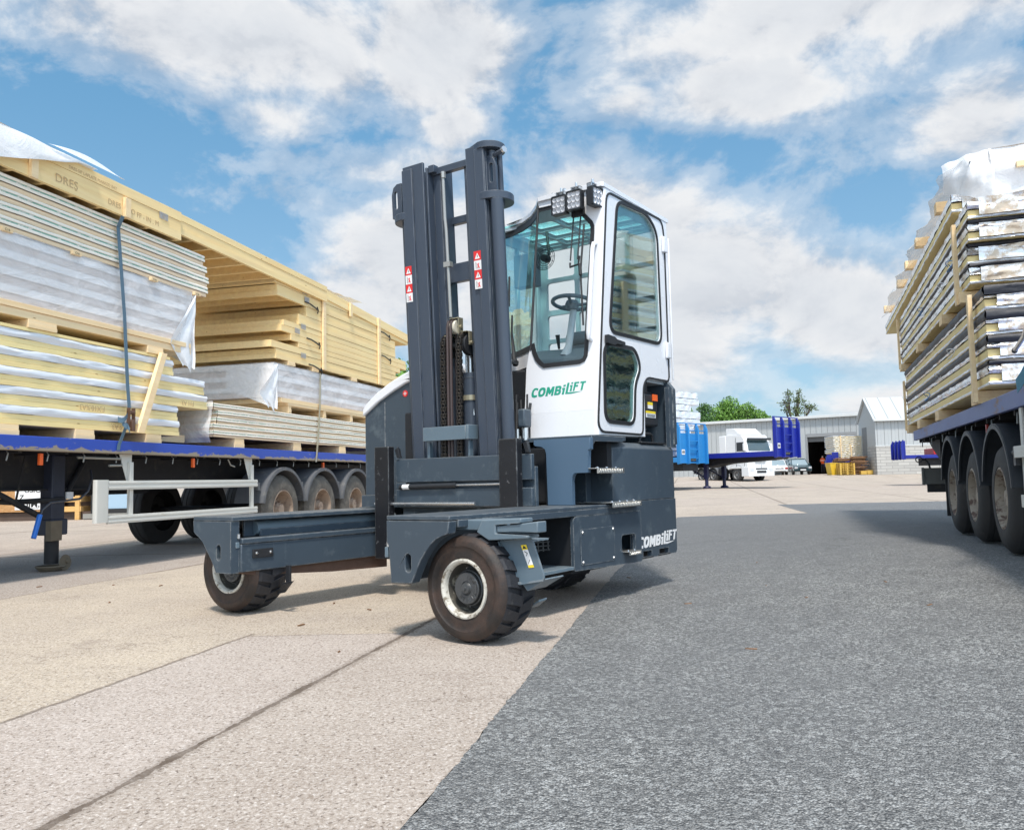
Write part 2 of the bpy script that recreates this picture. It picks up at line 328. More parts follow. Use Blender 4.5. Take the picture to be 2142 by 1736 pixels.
# ================================================================ GROUND
def ground_mat(name, kind):
    M = bpy.data.materials.new(name); M.use_nodes = True; t = M.node_tree; t.nodes.clear(); k = NT(t)
    co = k.n('ShaderNodeTexCoord').outputs['Object']; sp = k.n('ShaderNodeSeparateXYZ', ins={0: co}); X, Y, Z = sp.outputs
    if kind == 'asphalt':
        vo = k.n('ShaderNodeTexVoronoi', feature='F1', ins={'Vector': co, 'Scale': 125.0}); vc = k.n('ShaderNodeSeparateColor', ins={0: vo.outputs['Color']}).outputs[0]
        v2 = k.n('ShaderNodeTexVoronoi', feature='F1', ins={'Vector': co, 'Scale': 62.0}); vc2 = k.n('ShaderNodeSeparateColor', ins={0: v2.outputs['Color']}).outputs[1]
        c = k.mix(k.ramp(vc, [(0, 0), (.5, .35), (.85, .6), (1, 1)]), (.155, .157, .155), (.64, .64, .62))
        c = k.mix(k.ramp(vc2, [(.74, 0), (.92, .8)]), c, (.60, .61, .60)); c = k.mix(k.ramp(vc2, [(.0, .62), (.38, 0)]), c, (.075, .077, .08))
        c = k.mix(k.ramp(vo.outputs['Distance'], [(.45, 0), (.8, .8)]), c, (.075, .077, .08))
        big = k.noise(co, .55, 5, .6)
        c = k.mix(k.ramp(big, [(.35, .34), (.68, 0)]), c, (.19, .195, .205))
        med = k.noise(co, 3.1, 5, .65); c = k.mix(k.ramp(med, [(.42, .28), (.6, 0)]), c, (.14, .143, .145))
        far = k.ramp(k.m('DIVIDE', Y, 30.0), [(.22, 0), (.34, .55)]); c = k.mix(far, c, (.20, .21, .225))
        crk = k.n('ShaderNodeTexVoronoi', feature='DISTANCE_TO_EDGE', ins={'Vector': k.vm('ADD', k.vm('MULTIPLY', co, (1, 1, 0)), k.noise(co, 2.5, 6, .7, 0, 1)), 'Scale': .55}).outputs['Distance']; c = k.mix(k.m('MULTIPLY', k.ramp(crk, [(0, 1), (.006, 0)]), k.ramp(k.noise(co, .4, 2), [(.5, 0), (.6, .8)])), c, (.04, .04, .04))
        tm = k.noise(k.vm('MULTIPLY', k.n('ShaderNodeVectorRotate', rotation_type='Z_AXIS', ins={'Vector': co, 'Angle': .35}).outputs[0], (1.6, .05, 1)), 1.5, 3, .6); c = k.mix(k.ramp(tm, [(.60, 0), (.72, .14)]), c, (.10, .10, .105))
        # old sealed patches and trodden dirt
        c = k.mix(k.ramp(k.noise(co, 9, 6, .7), [(.66, 0), (.78, .5)]), c, (.22, .205, .17))
        h = k.m('ADD', k.m('MULTIPLY', vo.outputs['Distance'], -1.0), k.m('MULTIPLY', v2.outputs['Distance'], -.9)); bs, bd, ro = .9, .014, .72
    else:
        s = k.m('SUBTRACT', X, k.m('MULTIPLY', Y, .2217))
        wob = k.m('MULTIPLY', k.m('SUBTRACT', k.noise(co, 5.0, 6, .7), .5), .055)
        sw = k.m('ADD', s, wob); yw = k.m('ADD', Y, wob)
        gt = lambda a, b: k.m('GREATER_THAN', a, b); lt = lambda a, b: k.m('LESS_THAN', a, b); mu = lambda *a: a[0] if len(a) == 1 else k.m('MULTIPLY', a[0], mu(*a[1:]))
        cream = mu(lt(sw, -1.795), gt(sw, -5.9)); notch = mu(gt(sw, -2.765), lt(yw, 5.13)); cream = k.m('SUBTRACT', cream, mu(notch, cream), 0, True)
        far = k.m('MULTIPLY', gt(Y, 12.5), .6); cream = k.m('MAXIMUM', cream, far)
        grn = k.noise(co, 78, 4, .8, .6); gr2 = k.noise(co, 19, 7, .82, .5); big = k.noise(co, .8, 5, .6)
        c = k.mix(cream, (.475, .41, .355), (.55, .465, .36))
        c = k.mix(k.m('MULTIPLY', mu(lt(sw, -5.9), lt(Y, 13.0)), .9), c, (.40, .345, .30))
        c = k.mix(k.m('MULTIPLY', mu(gt(sw, -2.765), lt(sw, -1.795), lt(yw, 5.13)), .5), c, (.54, .465, .42))
        # slab to slab tone further away
        cell = k.n('ShaderNodeTexWhiteNoise', noise_dimensions='2D', ins={0: k.n('ShaderNodeCombineXYZ', ins={0: k.m('FLOOR', k.m('DIVIDE', k.m('ADD', sw, 1.8), 4.1)), 1: k.m('FLOOR', k.m('DIVIDE', yw, 5.8)), 2: 0.0}).outputs[0]}).outputs[0]
        c = k.mix(k.m('MULTIPLY', mu(cell, gt(Y, 9.0)), .55), c, (.52, .44, .385))
        c = k.mix(k.ramp(big, [(.36, .55), (.66, 0)]), c, (.34, .28, .235))
        c = k.mix(k.ramp(gr2, [(.34, .7), (.43, .2), (.56, 0)]), c, (.20, .145, .10))
        c = k.mix(k.ramp(grn, [(.33, .85), (.46, .1), (.54, .05), (.66, .7)]), c, k.mix(gt(grn, .5), (.20, .16, .13), (.78, .74, .70)))
        pits = k.noise(k.vm('MULTIPLY', co, (1, .8, 1)), 62, 3, .65, .4); c = k.mix(k.ramp(pits, [(.35, .8), (.42, 0)]), c, (.13, .10, .08)); c = k.mix(k.ramp(pits, [(.60, 0), (.70, .45)]), c, (.80, .74, .68))
        streak = k.noise(k.vm('MULTIPLY', co, (.5, 3.2, 1)), 2.2, 5, .7); c = k.mix(k.ramp(streak, [(.55, 0), (.78, .3)]), c, (.26, .215, .18))
        crk = k.n('ShaderNodeTexVoronoi', feature='DISTANCE_TO_EDGE', ins={'Vector': k.vm('ADD', k.vm('MULTIPLY', co, (1, 1, 0)), k.noise(co, 2.2, 6, .7, 0, 1)), 'Scale': .45}).outputs['Distance']; c = k.mix(k.m('MULTIPLY', k.ramp(crk, [(0, 1), (.005, 0)]), k.ramp(k.noise(co, .5, 2), [(.52, 0), (.6, .7)])), c, (.16, .12, .09))
        oil = k.noise(co, 1.7, 4, .55); c = k.mix(k.ramp(oil, [(.64, 0), (.76, .5)]), c, (.24, .19, .16))
        def joint(v, at, wd, lo=None):
            m_ = k.ramp(k.m('ABSOLUTE', k.m('SUBTRACT', v, at)), [(0, 1), (wd * .5, .9), (wd, 0)]); return mu(m_, lo) if lo is not None else m_
        nzj = k.m('MULTIPLY_ADD', k.noise(co, 8, 3), .9, .35, True)
        swj = k.m('ADD', sw, k.m('MULTIPLY', k.m('SUBTRACT', k.noise(co, 30, 4, .7), .5), .03)); jw = k.m('MULTIPLY_ADD', k.noise(co, 3.0, 4, .7), .05, -.010); j = k.m('MULTIPLY', k.m('LESS_THAN', k.m('ABSOLUTE', k.m('ADD', swj, 1.795)), jw), lt(Y, 9.0)); j = k.m('MAXIMUM', j, k.m('MULTIPLY', joint(swj, -1.795, .05, lt(Y, 9.0)), .35)); j = k.m('MAXIMUM', j, k.m('MULTIPLY', joint(sw, -2.765, .016, lt(Y, 5.2)), .75)); j = k.m('MAXIMUM', j, k.m('MULTIPLY', joint(sw, -5.9, .016, lt(Y, 30.0)), .5))
        j = k.m('MAXIMUM', j, k.m('MULTIPLY', joint(yw, 5.13, .012, mu(gt(sw, -2.765), lt(sw, -1.795))), .45))
        def rep(v, per, wd): f = k.m('SUBTRACT', k.m('FRACT', k.m('DIVIDE', v, per)), .5); return k.ramp(k.m('ABSOLUTE', f), [(.5 - wd / per, 0), (.5, 1)])
        jf = k.m('MULTIPLY', k.m('MAXIMUM', rep(k.m('ADD', sw, 1.8), 4.1, .07), rep(yw, 5.8, .07)), gt(Y, 9.0)); j = k.m('MAXIMUM', j, k.m('MULTIPLY', jf, .7))
        c = k.mix(mu(j, nzj), c, (.10, .072, .052))
        h = k.m('ADD', k.m('ADD', k.m('MULTIPLY', grn, .35), k.m('MULTIPLY', gr2, .55)), k.m('MULTIPLY', j, -2.2)); bs, bd, ro = .55, .012, .8
    bn = k.n('ShaderNodeBump', ins={'Strength': bs, 'Distance': bd, 'Height': h})
    b = k.n('ShaderNodeBsdfPrincipled', ins={'Base Color': c, 'Roughness': ro, 'Normal': bn.outputs[0], 'Specular IOR Level': .3})
    k.n('ShaderNodeOutputMaterial', ins={0: b.outputs[0]}); return M
APOLY = [(-1.95, -5), (-.845, 0.0), (-.311, 2.257), (.983, 8.213), (3.372, 17.36), (6.25, 17.9), (7.07, 22.6), (11.45, 22.5), (400, 21.5), (400, -5)]
def inside(p, poly):
    c = False; j = len(poly) - 1
    for i in range(len(poly)):
        if (poly[i][1] > p[1]) != (poly[j][1] > p[1]) and p[0] < (poly[j][0] - poly[i][0]) * (p[1] - poly[i][1]) / (poly[j][1] - poly[i][1]) + poly[i][0]: c = not c
        j = i
    return c
gb = bmesh.new()
xs = [-400, -200, -100, -60, -40, -30, -24, -18] + [-14 + i * .5 for i in range(24)] + [-2 + .25 * i for i in range(34)] + [7 + i for i in range(10)] + [20, 30, 40, 60, 100, 200, 400]
ys = [-60, -30, -12, -5] + [-4 + i for i in range(5)] + [.5 + i * .35 for i in range(27)] + [10 + i for i in range(26)] + [38, 42, 46, 50, 55, 60, 65, 70, 78, 85, 95, 110, 140, 200, 400, 900]
vv = {(i, j): gb.verts.new((x, y, 0)) for i, x in enumerate(xs) for j, y in enumerate(ys)}
for i in range(len(xs) - 1):
    for j in range(len(ys) - 1): gb.faces.new((vv[i, j], vv[i + 1, j], vv[i + 1, j + 1], vv[i, j + 1]))
for p, q in zip(APOLY, APOLY[1:] + APOLY[:1]):
    d = Vector((q[0] - p[0], q[1] - p[1], 0)).normalized(); nrm = Vector((d.y, -d.x, 0))
    lo, hi = min(p[1], q[1]) - 12, max(p[1], q[1]) + 12; lx, hx = min(p[0], q[0]) - 5, max(p[0], q[0]) + 5
    gm = [f for f in gb.faces if lo <= f.calc_center_median().y <= hi and lx <= f.calc_center_median().x <= hx]
    geo = list({e for f in gm for e in f.edges}) + gm + list({v for f in gm for v in f.verts})
    bmesh.ops.bisect_plane(gb, geom=geo, plane_co=Vector((p[0], p[1], 0)), plane_no=nrm, dist=1e-4)
bmesh.ops.triangulate(gb, faces=[f for f in gb.faces if len(f.verts) > 4])
def seg_d(p):
    best = 9e9
    for (ax, ay), (bx, by) in zip(APOLY[:5], APOLY[1:5]):
        t = max(0, min(1, ((p.x - ax) * (bx - ax) + (p.y - ay) * (by - ay)) / ((bx - ax) ** 2 + (by - ay) ** 2))); best = min(best, math.hypot(p.x - ax - t * (bx - ax), p.y - ay - t * (by - ay)))
    return best
near_e = [e for e in gb.edges if 0 < e.verts[0].co.y < 9 and all(seg_d(v.co) < 1e-3 for v in e.verts)]
bmesh.ops.subdivide_edges(gb, edges=near_e, cuts=15)
bmesh.ops.triangulate(gb, faces=[f for f in gb.faces if len(f.verts) > 4])
SIDE = {f: inside(f.calc_center_median(), APOLY) for f in gb.faces}
for v in gb.verts:
    if 0 < v.co.y < 9 and seg_d(v.co) < 1e-3: v.co.x += .012 * nz(v.co.y * 5, 3.3) + .009 * nz(v.co.y * 23, 8.1)
for v in gb.verts: v.co.z = gz(v.co.x, v.co.y)
def ground_obj(name, sel, m, lift=0.0):
    idx = {}; V = []; F = []
    for f in gb.faces:
        if SIDE[f] != sel: continue
        q = []
        for v in f.verts:
            if v.index not in idx: idx[v.index] = len(V); V.append(v.co + Vector((0, 0, lift)))
            q.append(idx[v.index])
        F.append(q)
    me = bpy.data.meshes.new(name); me.from_pydata(V, [], F); me.materials.append(m); o = bpy.data.objects.new(name, me); COL.objects.link(o); o['kind'] = 'structure'
gb.verts.index_update()
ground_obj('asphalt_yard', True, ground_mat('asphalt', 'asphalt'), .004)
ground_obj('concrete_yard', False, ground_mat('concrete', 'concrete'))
gb.free()
# ================================================================ FORKLIFT   coordinates (u left, v away, z)
FF = Frame((-.2731, 4.7057, 0), 34.5)
fk = thing('sideloader_forklift', 'dark slate four way forklift with tall twin mast and white glazed cab', 'forklift', FF, (1.2, 1.4, 0))
def rr(poly, r=.03, n=4):
    """round the corners of a 2-D polygon; r may be a list"""
    out = []; N = len(poly)
    for i in range(N):
        p0, p, p1 = Vector(poly[i - 1]), Vector(poly[i]), Vector(poly[(i + 1) % N]); rad = r[i] if hasattr(r, '__len__') else r
        a, b = (p0 - p), (p1 - p); q = min(rad, a.length * .45, b.length * .45)
        if q < 1e-4: out.append(tuple(p)); continue
        A, B = p + a.normalized() * q, p + b.normalized() * q
        for k in range(n + 1): t = k / n; out.append(tuple(A * (1 - t) ** 2 + p * 2 * t * (1 - t) + B * t * t))
    return out
def inset(poly, d):
    c = []; N = len(poly); area = sum(poly[i][0] * poly[(i + 1) % N][1] - poly[(i + 1) % N][0] * poly[i][1] for i in range(N)); s = 1 if area > 0 else -1
    for i in range(N):
        p0, p, p1 = Vector(poly[i - 1]), Vector(poly[i]), Vector(poly[(i + 1) % N]); a, b = (p - p0).normalized(), (p1 - p).normalized()
        n1, n2 = Vector((-a.y, a.x)) * s, Vector((-b.y, b.x)) * s; m = (n1 + n2); m = m / max(.35, m.length_squared) * 2 if m.length > .1 else n1
        c.append(tuple(p + m * d))
    return c
def slot(cx, cz, w, h, n=8):
    r = w / 2; return [(cx + r * math.cos(t), cz + h / 2 - r + r * math.sin(t)) for t in [PI * k / n for k in range(n + 1)]] + [(cx + r * math.cos(t), cz - h / 2 + r + r * math.sin(t)) for t in [PI + PI * k / n for k in range(n + 1)]]
def bolt(mb, c, r=.008, h=.008, ax='y', sg=-1):
    mb.lathe([(0, h), (r * .6, h), (r, h * .5), (r * 1.1, 0)], c, ax, 6, sg)
# --- near arm and left arm
m = MB(); m.box(.036, .505, -.098, 2.28, .688, .712); m.box(.036, .062, -.02, 2.28, .645, .688); m.box(.036, .05, 1.4, 2.285, .632, .6445)
build(m, 'deck_plate', SLATE, fk, .004)
arch = [(.036, .684), (.047, .615), (.085, .603), (.13, .585), (.17, .555), (.21, .51), (.245, .465), (.275, .41), (.30, .36), (.316, .331), (.472, .326), (.49, .54), (.505, .555), (.505, .684)]
m = MB(); m.prism([arch, slot(.341, .445, .042, .105)], 'xz', -.1, -.03); build(m, 'end_plate', SLATE, fk, .004)
archl = [(2.357, .664), (2.353, .648), (2.349, .59), (2.335, .575), (2.285, .548), (2.244, .515), (2.20, .46), (2.15, .40), (2.115, .345), (2.095, .312), (1.938, .312), (1.938, .664)]
m = MB(); m.prism([archl, slot(2.068, .45, .045, .11)], 'xz', -.1, -.03); build(m, 'end_plate', SLATE, fk, 0, 0)
m = MB(); m.box(1.925, 2.357, -.098, 1.5, .666, .694); build(m, 'deck_plate', SLATE, fk, .004)
m = MB(); m.box(1.916, 2.10, -.03, 1.6, .315, .505); m.box(1.905, 2.02, -.028, 1.6, .507, .545); m.box(2.03, 2.05, .08, 1.6, .5455, .665); m.box(1.975, 2.0, .18, 1.6, .5455, .60); build(m, 'side_beam', SLATE, fk, .006)
m = MB(); m.tube([(2.03, .16, .605), (2.03, 1.6, .605)], .052, 14); build(m, 'guide_channel', SLATEL, fk)
m = MB(); m.box(.42, .505, -.03, 1.5, .33, .68); build(m, 'side_beam', SLATE, fk, .005)
m = MB(); m.box(1.905, 1.9155, .06, .235, .405, .465); b1_ = build(m, 'buffer_block', BLACK, fk, .003)
m = MB(); bolt(m, (1.905, .09, .437), .011, .01, 'x'); bolt(m, (1.905, .21, .437), .011, .01, 'x'); build_each(m, 'bolt', STEEL, b1_)
m = MB(); m.box(1.932, 1.95, -.06, -.03, .48, .52); m.box(.5055, .53, -.09, -.05, .47, .53); build_each(m, 'stop_bracket', SLATEL, fk, .003)
m = MB(); m.lathe([(0, .03), (.012, .03), (.012, 0)], (.517, -.07, .53), 'z', 8); m.lathe([(0, .03), (.01, .03), (.01, 0)], (1.93, -.04, .545), 'z', 8); build_each(m, 'stop_pin', STEEL, fk)
# --- chassis behind
hole = rr([(1.952, .345), (2.185, .342), (2.185, .473), (1.952, .473)], .03)
m = MB(); m.prism([rr([(1.245, .275), (2.29, .249), (2.29, .6445), (1.245, .6445)], [.02, .01, .005, .05]), hole], 'yz', .036, .062); build(m, 'side_panel', SLATE, fk, .003)
m = MB(); m.prism(rr([(1.334, .305), (1.833, .298), (1.833, .552), (1.334, .552)], .02), 'yz', .032, .0355); hp = build(m, 'hatch_cover', SLATE, fk, .0015)
m = MB()
for p in ((1.36, .53), (1.81, .53), (1.36, .325), (1.81, .32)): bolt(m, (.032, p[0], p[1]), .011, .009, 'x')
build_each(m, 'bolt', STEEL, hp)
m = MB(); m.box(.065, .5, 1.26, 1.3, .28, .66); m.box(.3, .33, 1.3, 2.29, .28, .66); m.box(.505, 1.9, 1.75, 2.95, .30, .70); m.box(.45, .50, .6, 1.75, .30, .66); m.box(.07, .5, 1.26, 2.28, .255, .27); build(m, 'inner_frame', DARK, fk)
m = MB(); m.prism([(.04, .86), (.10, .80), (.25, .76), (.5, .74), (.5, 1.258), (.04, 1.258)], 'xy', .285, .308); build(m, 'base_plate', SLATEL, fk, .003)
m = MB(); m.box(.505, 1.925, 1.62, 1.75, .42, .69); build(m, 'cross_member', SLATE, fk, .01)
# --- counterweight, tank box and rear panel
lw = [(2.292, .262), (2.985, .262), (2.985, .72), (2.292, .72)]
pk = [[(2.34, .272), (2.50, .272), (2.50, .318), (2.34, .322)], [(2.64, .272), (2.83, .272), (2.83, .316), (2.64, .318)]]
m = MB(); m.prism([rr([(2.2, .262), (2.98, .262), (3.0, .29), (3.0, .72), (2.2, .72)], .004)] + pk, 'yz', .05, .09); m.box(.09, 2.3, 2.31, 2.99, .34, .70); m.box(2.25, 2.32, 1.5, 2.99, .34, .70); build(m, 'counterweight', SLATE, fk, .006)
m = MB(); m.box(.13, .9, 2.25, 2.97, .264, .338); build(m, 'pocket_dark_fill', DARK, fk)  # dark box added inside so the open fork pockets look shaded
m = MB(); m.box(.045, .06, 2.30, 2.52, .262, .2715); m.box(.045, .06, 2.62, 2.85, .262, .2715); build_each(m, 'pocket_lip', BLACK, fk, .002)
m = MB(); m.T = None
b = m.P([(.05, 2.11, .72), (.05, 2.99, .72), (.9, 2.99, .72), (.9, 1.98, .72), (.11, 1.98, .72), (.05, 2.11, 1.135), (.05, 2.99, 1.135), (.9, 2.99, 1.135), (.9, 1.98, 1.135), (.11, 1.98, 1.135), (.10, 2.13, 1.178), (.10, 2.97, 1.178), (.88, 2.97, 1.178), (.88, 2.0, 1.178), (.14, 2.02, 1.178)])
for q in ((0, 1, 2, 3, 4), (10, 11, 12, 13, 14)): m.fa(b, q)
for i in range(5):
    j = (i + 1) % 5; m.fa(b, (i, j, 5 + j, 5 + i)); m.fa(b, (5 + i, 5 + j, 10 + j, 10 + i))
build(m, 'tank_box', SLATE, fk, .008)
m = MB(); m.box(.07, .34, 2.42, 2.9, 1.1785, 1.192); build(m, 'tank_lid', BLKP, fk, .005)
m = MB(); m.tube([(.12, 2.48, 1.19), (.12, 2.49, 1.25), (.12, 2.53, 1.262), (.12, 2.68, 1.262), (.12, 2.72, 1.25), (.12, 2.735, 1.19)], .013, 8); build(m, 'lid_handle', BLKP, fk)
m = MB(); m.prism(rr([(.036, 1.18), (1.9, 1.18), (1.9, 1.74), (.1, 1.74), (.036, 1.66)], .01), 'xz', 2.995, 3.05); m.box(.045, .085, 2.93, 3.04, 1.15, 1.67); m.box(.3, 1.8, 1.9, 2.9, .71, 1.19); build(m, 'rear_panel', SLATE, fk, .006)
m = MB(); m.box(.12, .5, 2.56, 2.86, 1.33, 1.60); m.box(.16, .45, 2.6, 2.84, 1.60, 1.63); abx = build(m, 'air_filter_box', BLKP, fk, .02)
m = MB(); m.lathe([(.06, 0), (.065, .02), (.065, .10), (.04, .12), (0, .12)], (.2, 2.68, 1.60), 'z', 20); build(m, 'filler_cap', BLACK, fk)
m = MB(); m.box(.11, .1185, 2.75, 2.84, 1.545, 1.60); build(m, 'tag', ORNG, abx)
m = MB(); m.box(.115, .1195, 2.62, 2.80, 1.40, 1.435); m.box(.115, .1195, 2.66, 2.75, 1.475, 1.505); m.cm = 1; m.box(.115, .1195, 2.62, 2.80, 1.436, 1.455); m.box(.115, .1195, 2.66, 2.75, 1.506, 1.53); m.cm = 2
for i in range(3): m.box(.113, .1149, 2.635, 2.785, 1.407 + i * .009, 1.410 + i * .009)
build(m, 'warning_label', [STW, YEL, INK], abx)
# --- pillar, steps
pil = [(.51, 1.196), (.512, 1.165), (.50, 1.15), (.44, 1.14), (.415, 1.125), (.405, 1.09), (.399, .713), (.19, .713), (.189, .89), (.182, .925), (.165, .943), (.056, .944), (.047, 1.108), (.03, 1.112), (.03, 1.196)]
m = MB(); m.prism(pil, 'xz', 1.5, 1.545); build(m, 'cab_pillar', SLATEB, fk, .003)
m = MB(); m.prism([(1.546, 1.215), (1.546, 1.10), (1.57, 1.15), (1.60, 1.17), (2.04, 1.175), (2.04, 1.215)], 'yz', .04, .06); m.box(.05, .9, 1.6, 2.1, 1.185, 1.218); build(m, 'cab_support', SLATE, fk, .003)
m = MB(); m.box(.42, .45, 1.56, 2.0, .713, 1.18); m.box(.11, .42, 1.90, 1.97, .945, 1.17); build(m, 'step_well', DARK, fk)
def step(nm, v0, v1, z, u1=.3, bolts=3, d=.040):
    m = MB(); m.box(-.005, u1, v0, v1, z - .005, z); m.box(-.020, -.005, v0 + .02, v1, z - d, z)
    n = int((v1 - v0) / .028)
    for i in range(n):
        a = v0 + .03 + i * (v1 - v0 - .05) / n; s = 1 if i % 2 else -1; m.hexa([(-.0235, a, z - d + .006), (-.0235, a + .008, z - d + .006), (-.020, a + .008, z - d + .006), (-.020, a, z - d + .006), (-.0235, a + .012, z - .007), (-.0235, a + .02, z - .007), (-.020, a + .02, z - .007), (-.020, a + .012, z - .007)])
    st_ = build(m, 'step_plate', CHEQ, fk, .0015)
    m = MB()
    for i in range(bolts): bolt(m, (.02, v0 + (i + .5) * (v1 - v0) / bolts, z), .011, .009, 'z', 1)
    build_each(m, 'bolt', STEEL, st_)
step('a', 1.505, 1.923, .977); step('b', 1.72, 2.197, .726, .3, 4); step('c', 1.965, 2.17, .350, .2, 2, .03)
m = MB(); m.box(.30, .306, 1.60, 1.72, .81, .93); m.box(.30, .306, 1.60, 1.66, 1.0, 1.07)
m.cm = 1; m.tube([(.298, 1.63, .86), (.298, 1.66, .9), (.298, 1.69, .86), (.298, 1.63, .86)], .002, 4); build(m, 'data_plate', [STW, INK], fk)
# --- wheels
def lift_wheel(c, ang=0.0, fork=1):
    cu, cv, R = c[0], c[1], .308; ca, sa = math.cos(ang), math.sin(ang)
    T = lambda p: (cu + p[0] * ca - p[1] * sa, cv + p[0] * sa + p[1] * ca, p[2] + .006)
    Wd = .30
    m = MB(); m.T = T
    prof = [(.165, .012), (.17, .004), (.185, .0), (.205, .006), (.222, .002), (.232, .0), (.236, -.004), (.262, -.004), (.268, 0), (.285, .012), (.292, .03)]
    m.lathe(prof, (0, 0, .30), 'y', 64); m.cm = 1
    m.lathe([(.292, .03), (.289, .06), (.289, Wd - .06), (.292, Wd - .03), (.285, Wd - .01), (.17, Wd)], (0, 0, .30), 'y', 64)
    N = 20
    for side in (0, 1):
        for i in range(N):
            t0 = 2 * PI * (i + .5 * side) / N; wd = 2 * PI / N * .70
            hs = [0.012, .05, .10, .158] if side == 0 else [Wd - .012, Wd - .05, Wd - .10, Wd - .158]
            sh = [0, .02, .075, .14]
            for k in range(3):
                def q(h, s, dt, r): t = t0 + s + dt; return (r * math.cos(t), h, .30 + r * math.sin(t))
                ri = [.283, .302, .306, .307][k]; rj = [.302, .306, .307, .307][k]; e = [1, 1, .92, .85][k]; e2 = [1, .92, .85][k]
                m.hexa([q(hs[k], sh[k], 0, .278), q(hs[k], sh[k], wd * e, .278), q(hs[k + 1], sh[k + 1], wd * e2, .278), q(hs[k + 1], sh[k + 1], 0, .278), q(hs[k], sh[k], 0, ri), q(hs[k], sh[k], wd * e, ri), q(hs[k + 1], sh[k + 1], wd * e2, rj), q(hs[k + 1], sh[k + 1], 0, rj)])
    e = MB(); e.T = T
    e.lathe([(.168, .010), (.165, -.004), (.156, -.006), (.147, 0), (.141, .014), (.1395, .03)], (0, 0, .30), 'y', 64)
    wheel = build(e, 'wheel', RIMW, fk)
    e = MB(); e.T = T; e.lathe([(.1395, .03), (.137, .06), (.135, .10), (.12, .12), (.09, .12)], (0, 0, .30), 'y', 64); build(e, 'rim_dish', RIMD, wheel)
    build(m, 'tyre', [TSIDE, TREAD], wheel)
    h = MB(); h.T = T; h.lathe([(.135, .118), (.105, .112), (.100, .05), (.094, .045), (.090, .055), (.088, .03), (.084, .026), (.040, .026), (.036, .030), (.032, .026), (.028, .012), (.012, .010), (.010, .0), (0, 0)], (0, 0, .30), 'y', 48)
    for t in (.35, -.35): h.lathe([(.010, .018), (.006, .016), (0, .016)], (-.072 * math.cos(t), 0, .30 + .072 * math.sin(t) * 1.9), 'y', 8)
    hub = build(h, 'hub', HUB, wheel)
    n_ = MB(); n_.T = T
    for i in range(8): t = 2 * PI * i / 8 + .3; bolt(n_, (.118 * math.cos(t), .112, .30 + .118 * math.sin(t)), .007, .018)
    build_each(n_, 'wheel_nut', STEEL, wheel)
    l = MB(); l.T = T
    for i in range(11):      # worn raised casting marks round the cap
        t = math.radians(100 + i * 21); cx, cz = .064 * math.cos(t), .064 * math.sin(t); tx, tz = -math.sin(t), math.cos(t); rx, rz = math.cos(t), math.sin(t)
        for (a0, b0, a1, b1) in ((-.005, -.009, -.005, .009), (.005, -.009, .005, .009)) if i % 3 else ((-.005, -.009, .005, -.009), (0, -.009, 0, .009)):
            l.tube([(cx + tx * a0 + rx * b0, .024, .30 + cz + tz * a0 + rz * b0), (cx + tx * a1 + rx * b1, .024, .30 + cz + tz * a1 + rz * b1)], .0017, 4)
    l.box(-.078, -.062, .021, .026, .275, .325); build(l, 'cap_marking', HUB, wheel)
lift_wheel((.02, -.004), .06); lift_wheel((2.225, .095), -.04)
m = MB(); m.lathe([(.10, 0), (.28, .0), (.306, .03), (.306, .29), (.28, .32), (.10, .32)], (.86, 2.15, .306), 'y', 40, cap=True); wr = build(m, 'wheel', TREAD, fk)
m = MB()
for i in range(18):
    t = 2 * PI * i / 18; m.hexa([(.86 + r * math.cos(t + d), h, .306 + r * math.sin(t + d)) for r in (.30, .313) for d, h in ((0, 2.16), (.22, 2.16), (.32, 2.46), (.1, 2.46))])
build(m, 'tread_block', TREAD, wr)
# steer knuckle, arms, mudguard on the near wheel
V1 = .02
m = MB(); m.prism([(-.10, .690), (-.06, .618), (-.142, .574), (-.40, .590), (-.40, .606), (-.19, .612), (-.19, .66), (-.36, .672), (-.36, .697), (-.11, .687)], 'xz', V1, V1 + .12); m.box(-.12, .30, V1 + .05, V1 + .25, .625, .684); build(m, 'steering_knuckle', SLATEL, fk, .006)
m = MB(); m.prism([(-.192, .617), (-.192, .652), (-.30, .662), (-.46, .681), (-.46, .620), (-.33, .622)], 'xz', V1 + .01, V1 + .10); build(m, 'steering_arm', SLATEL, fk, .006)
mud = [(-.155, .565), (-.36, .588), (-.378, .578), (-.447, .388), (-.445, .364), (-.304, .338), (-.27, .348), (-.245, .385)]
m = MB(); m.prism(rr(mud, [.01, .01, .02, .01, .01, .02, .03, .03]), 'xz', .10, .112); m.prism([(-.155, .565), (-.165, .562), (-.255, .385), (-.28, .35), (-.305, .343), (-.445, .366), (-.445, .36), (-.30, .334), (-.262, .344), (-.237, .387)], 'xz', .085, .10); m.prism([(-.445, .372), (-.449, .366), (-.33, .30), (-.30, .334)], 'xz', .113, .30); m.box(-.37, -.16, .112, .28, .566, .576); mg = build(m, 'mudguard', SLATEL, fk, .003)
m = MB()
def lab(a, b): return (-.304 - .035 * a - .049 * (1 - b), .0975, .426 + .121 * b + .005 * a)
def labq(m, a0, a1, b0, b1, e=0):
    q = [lab(a0, b0), lab(a1, b0), lab(a1, b1), lab(a0, b1)]; m.hexa([(x, y - e, z) for x, y, z in q] + [(x, y - e - .0008, z) for x, y, z in q])
labq(m, 0, 1, .12, .78); m.cm = 1; labq(m, 0, 1, .785, 1); labq(m, 0, 1, 0, .115); m.cm = 2
q = [lab(.5, .97), lab(.12, .83), lab(.88, .83)]; bb = m.P([(x, y - .0015, z) for x, y, z in q]); m.fa(bb, (0, 1, 2))
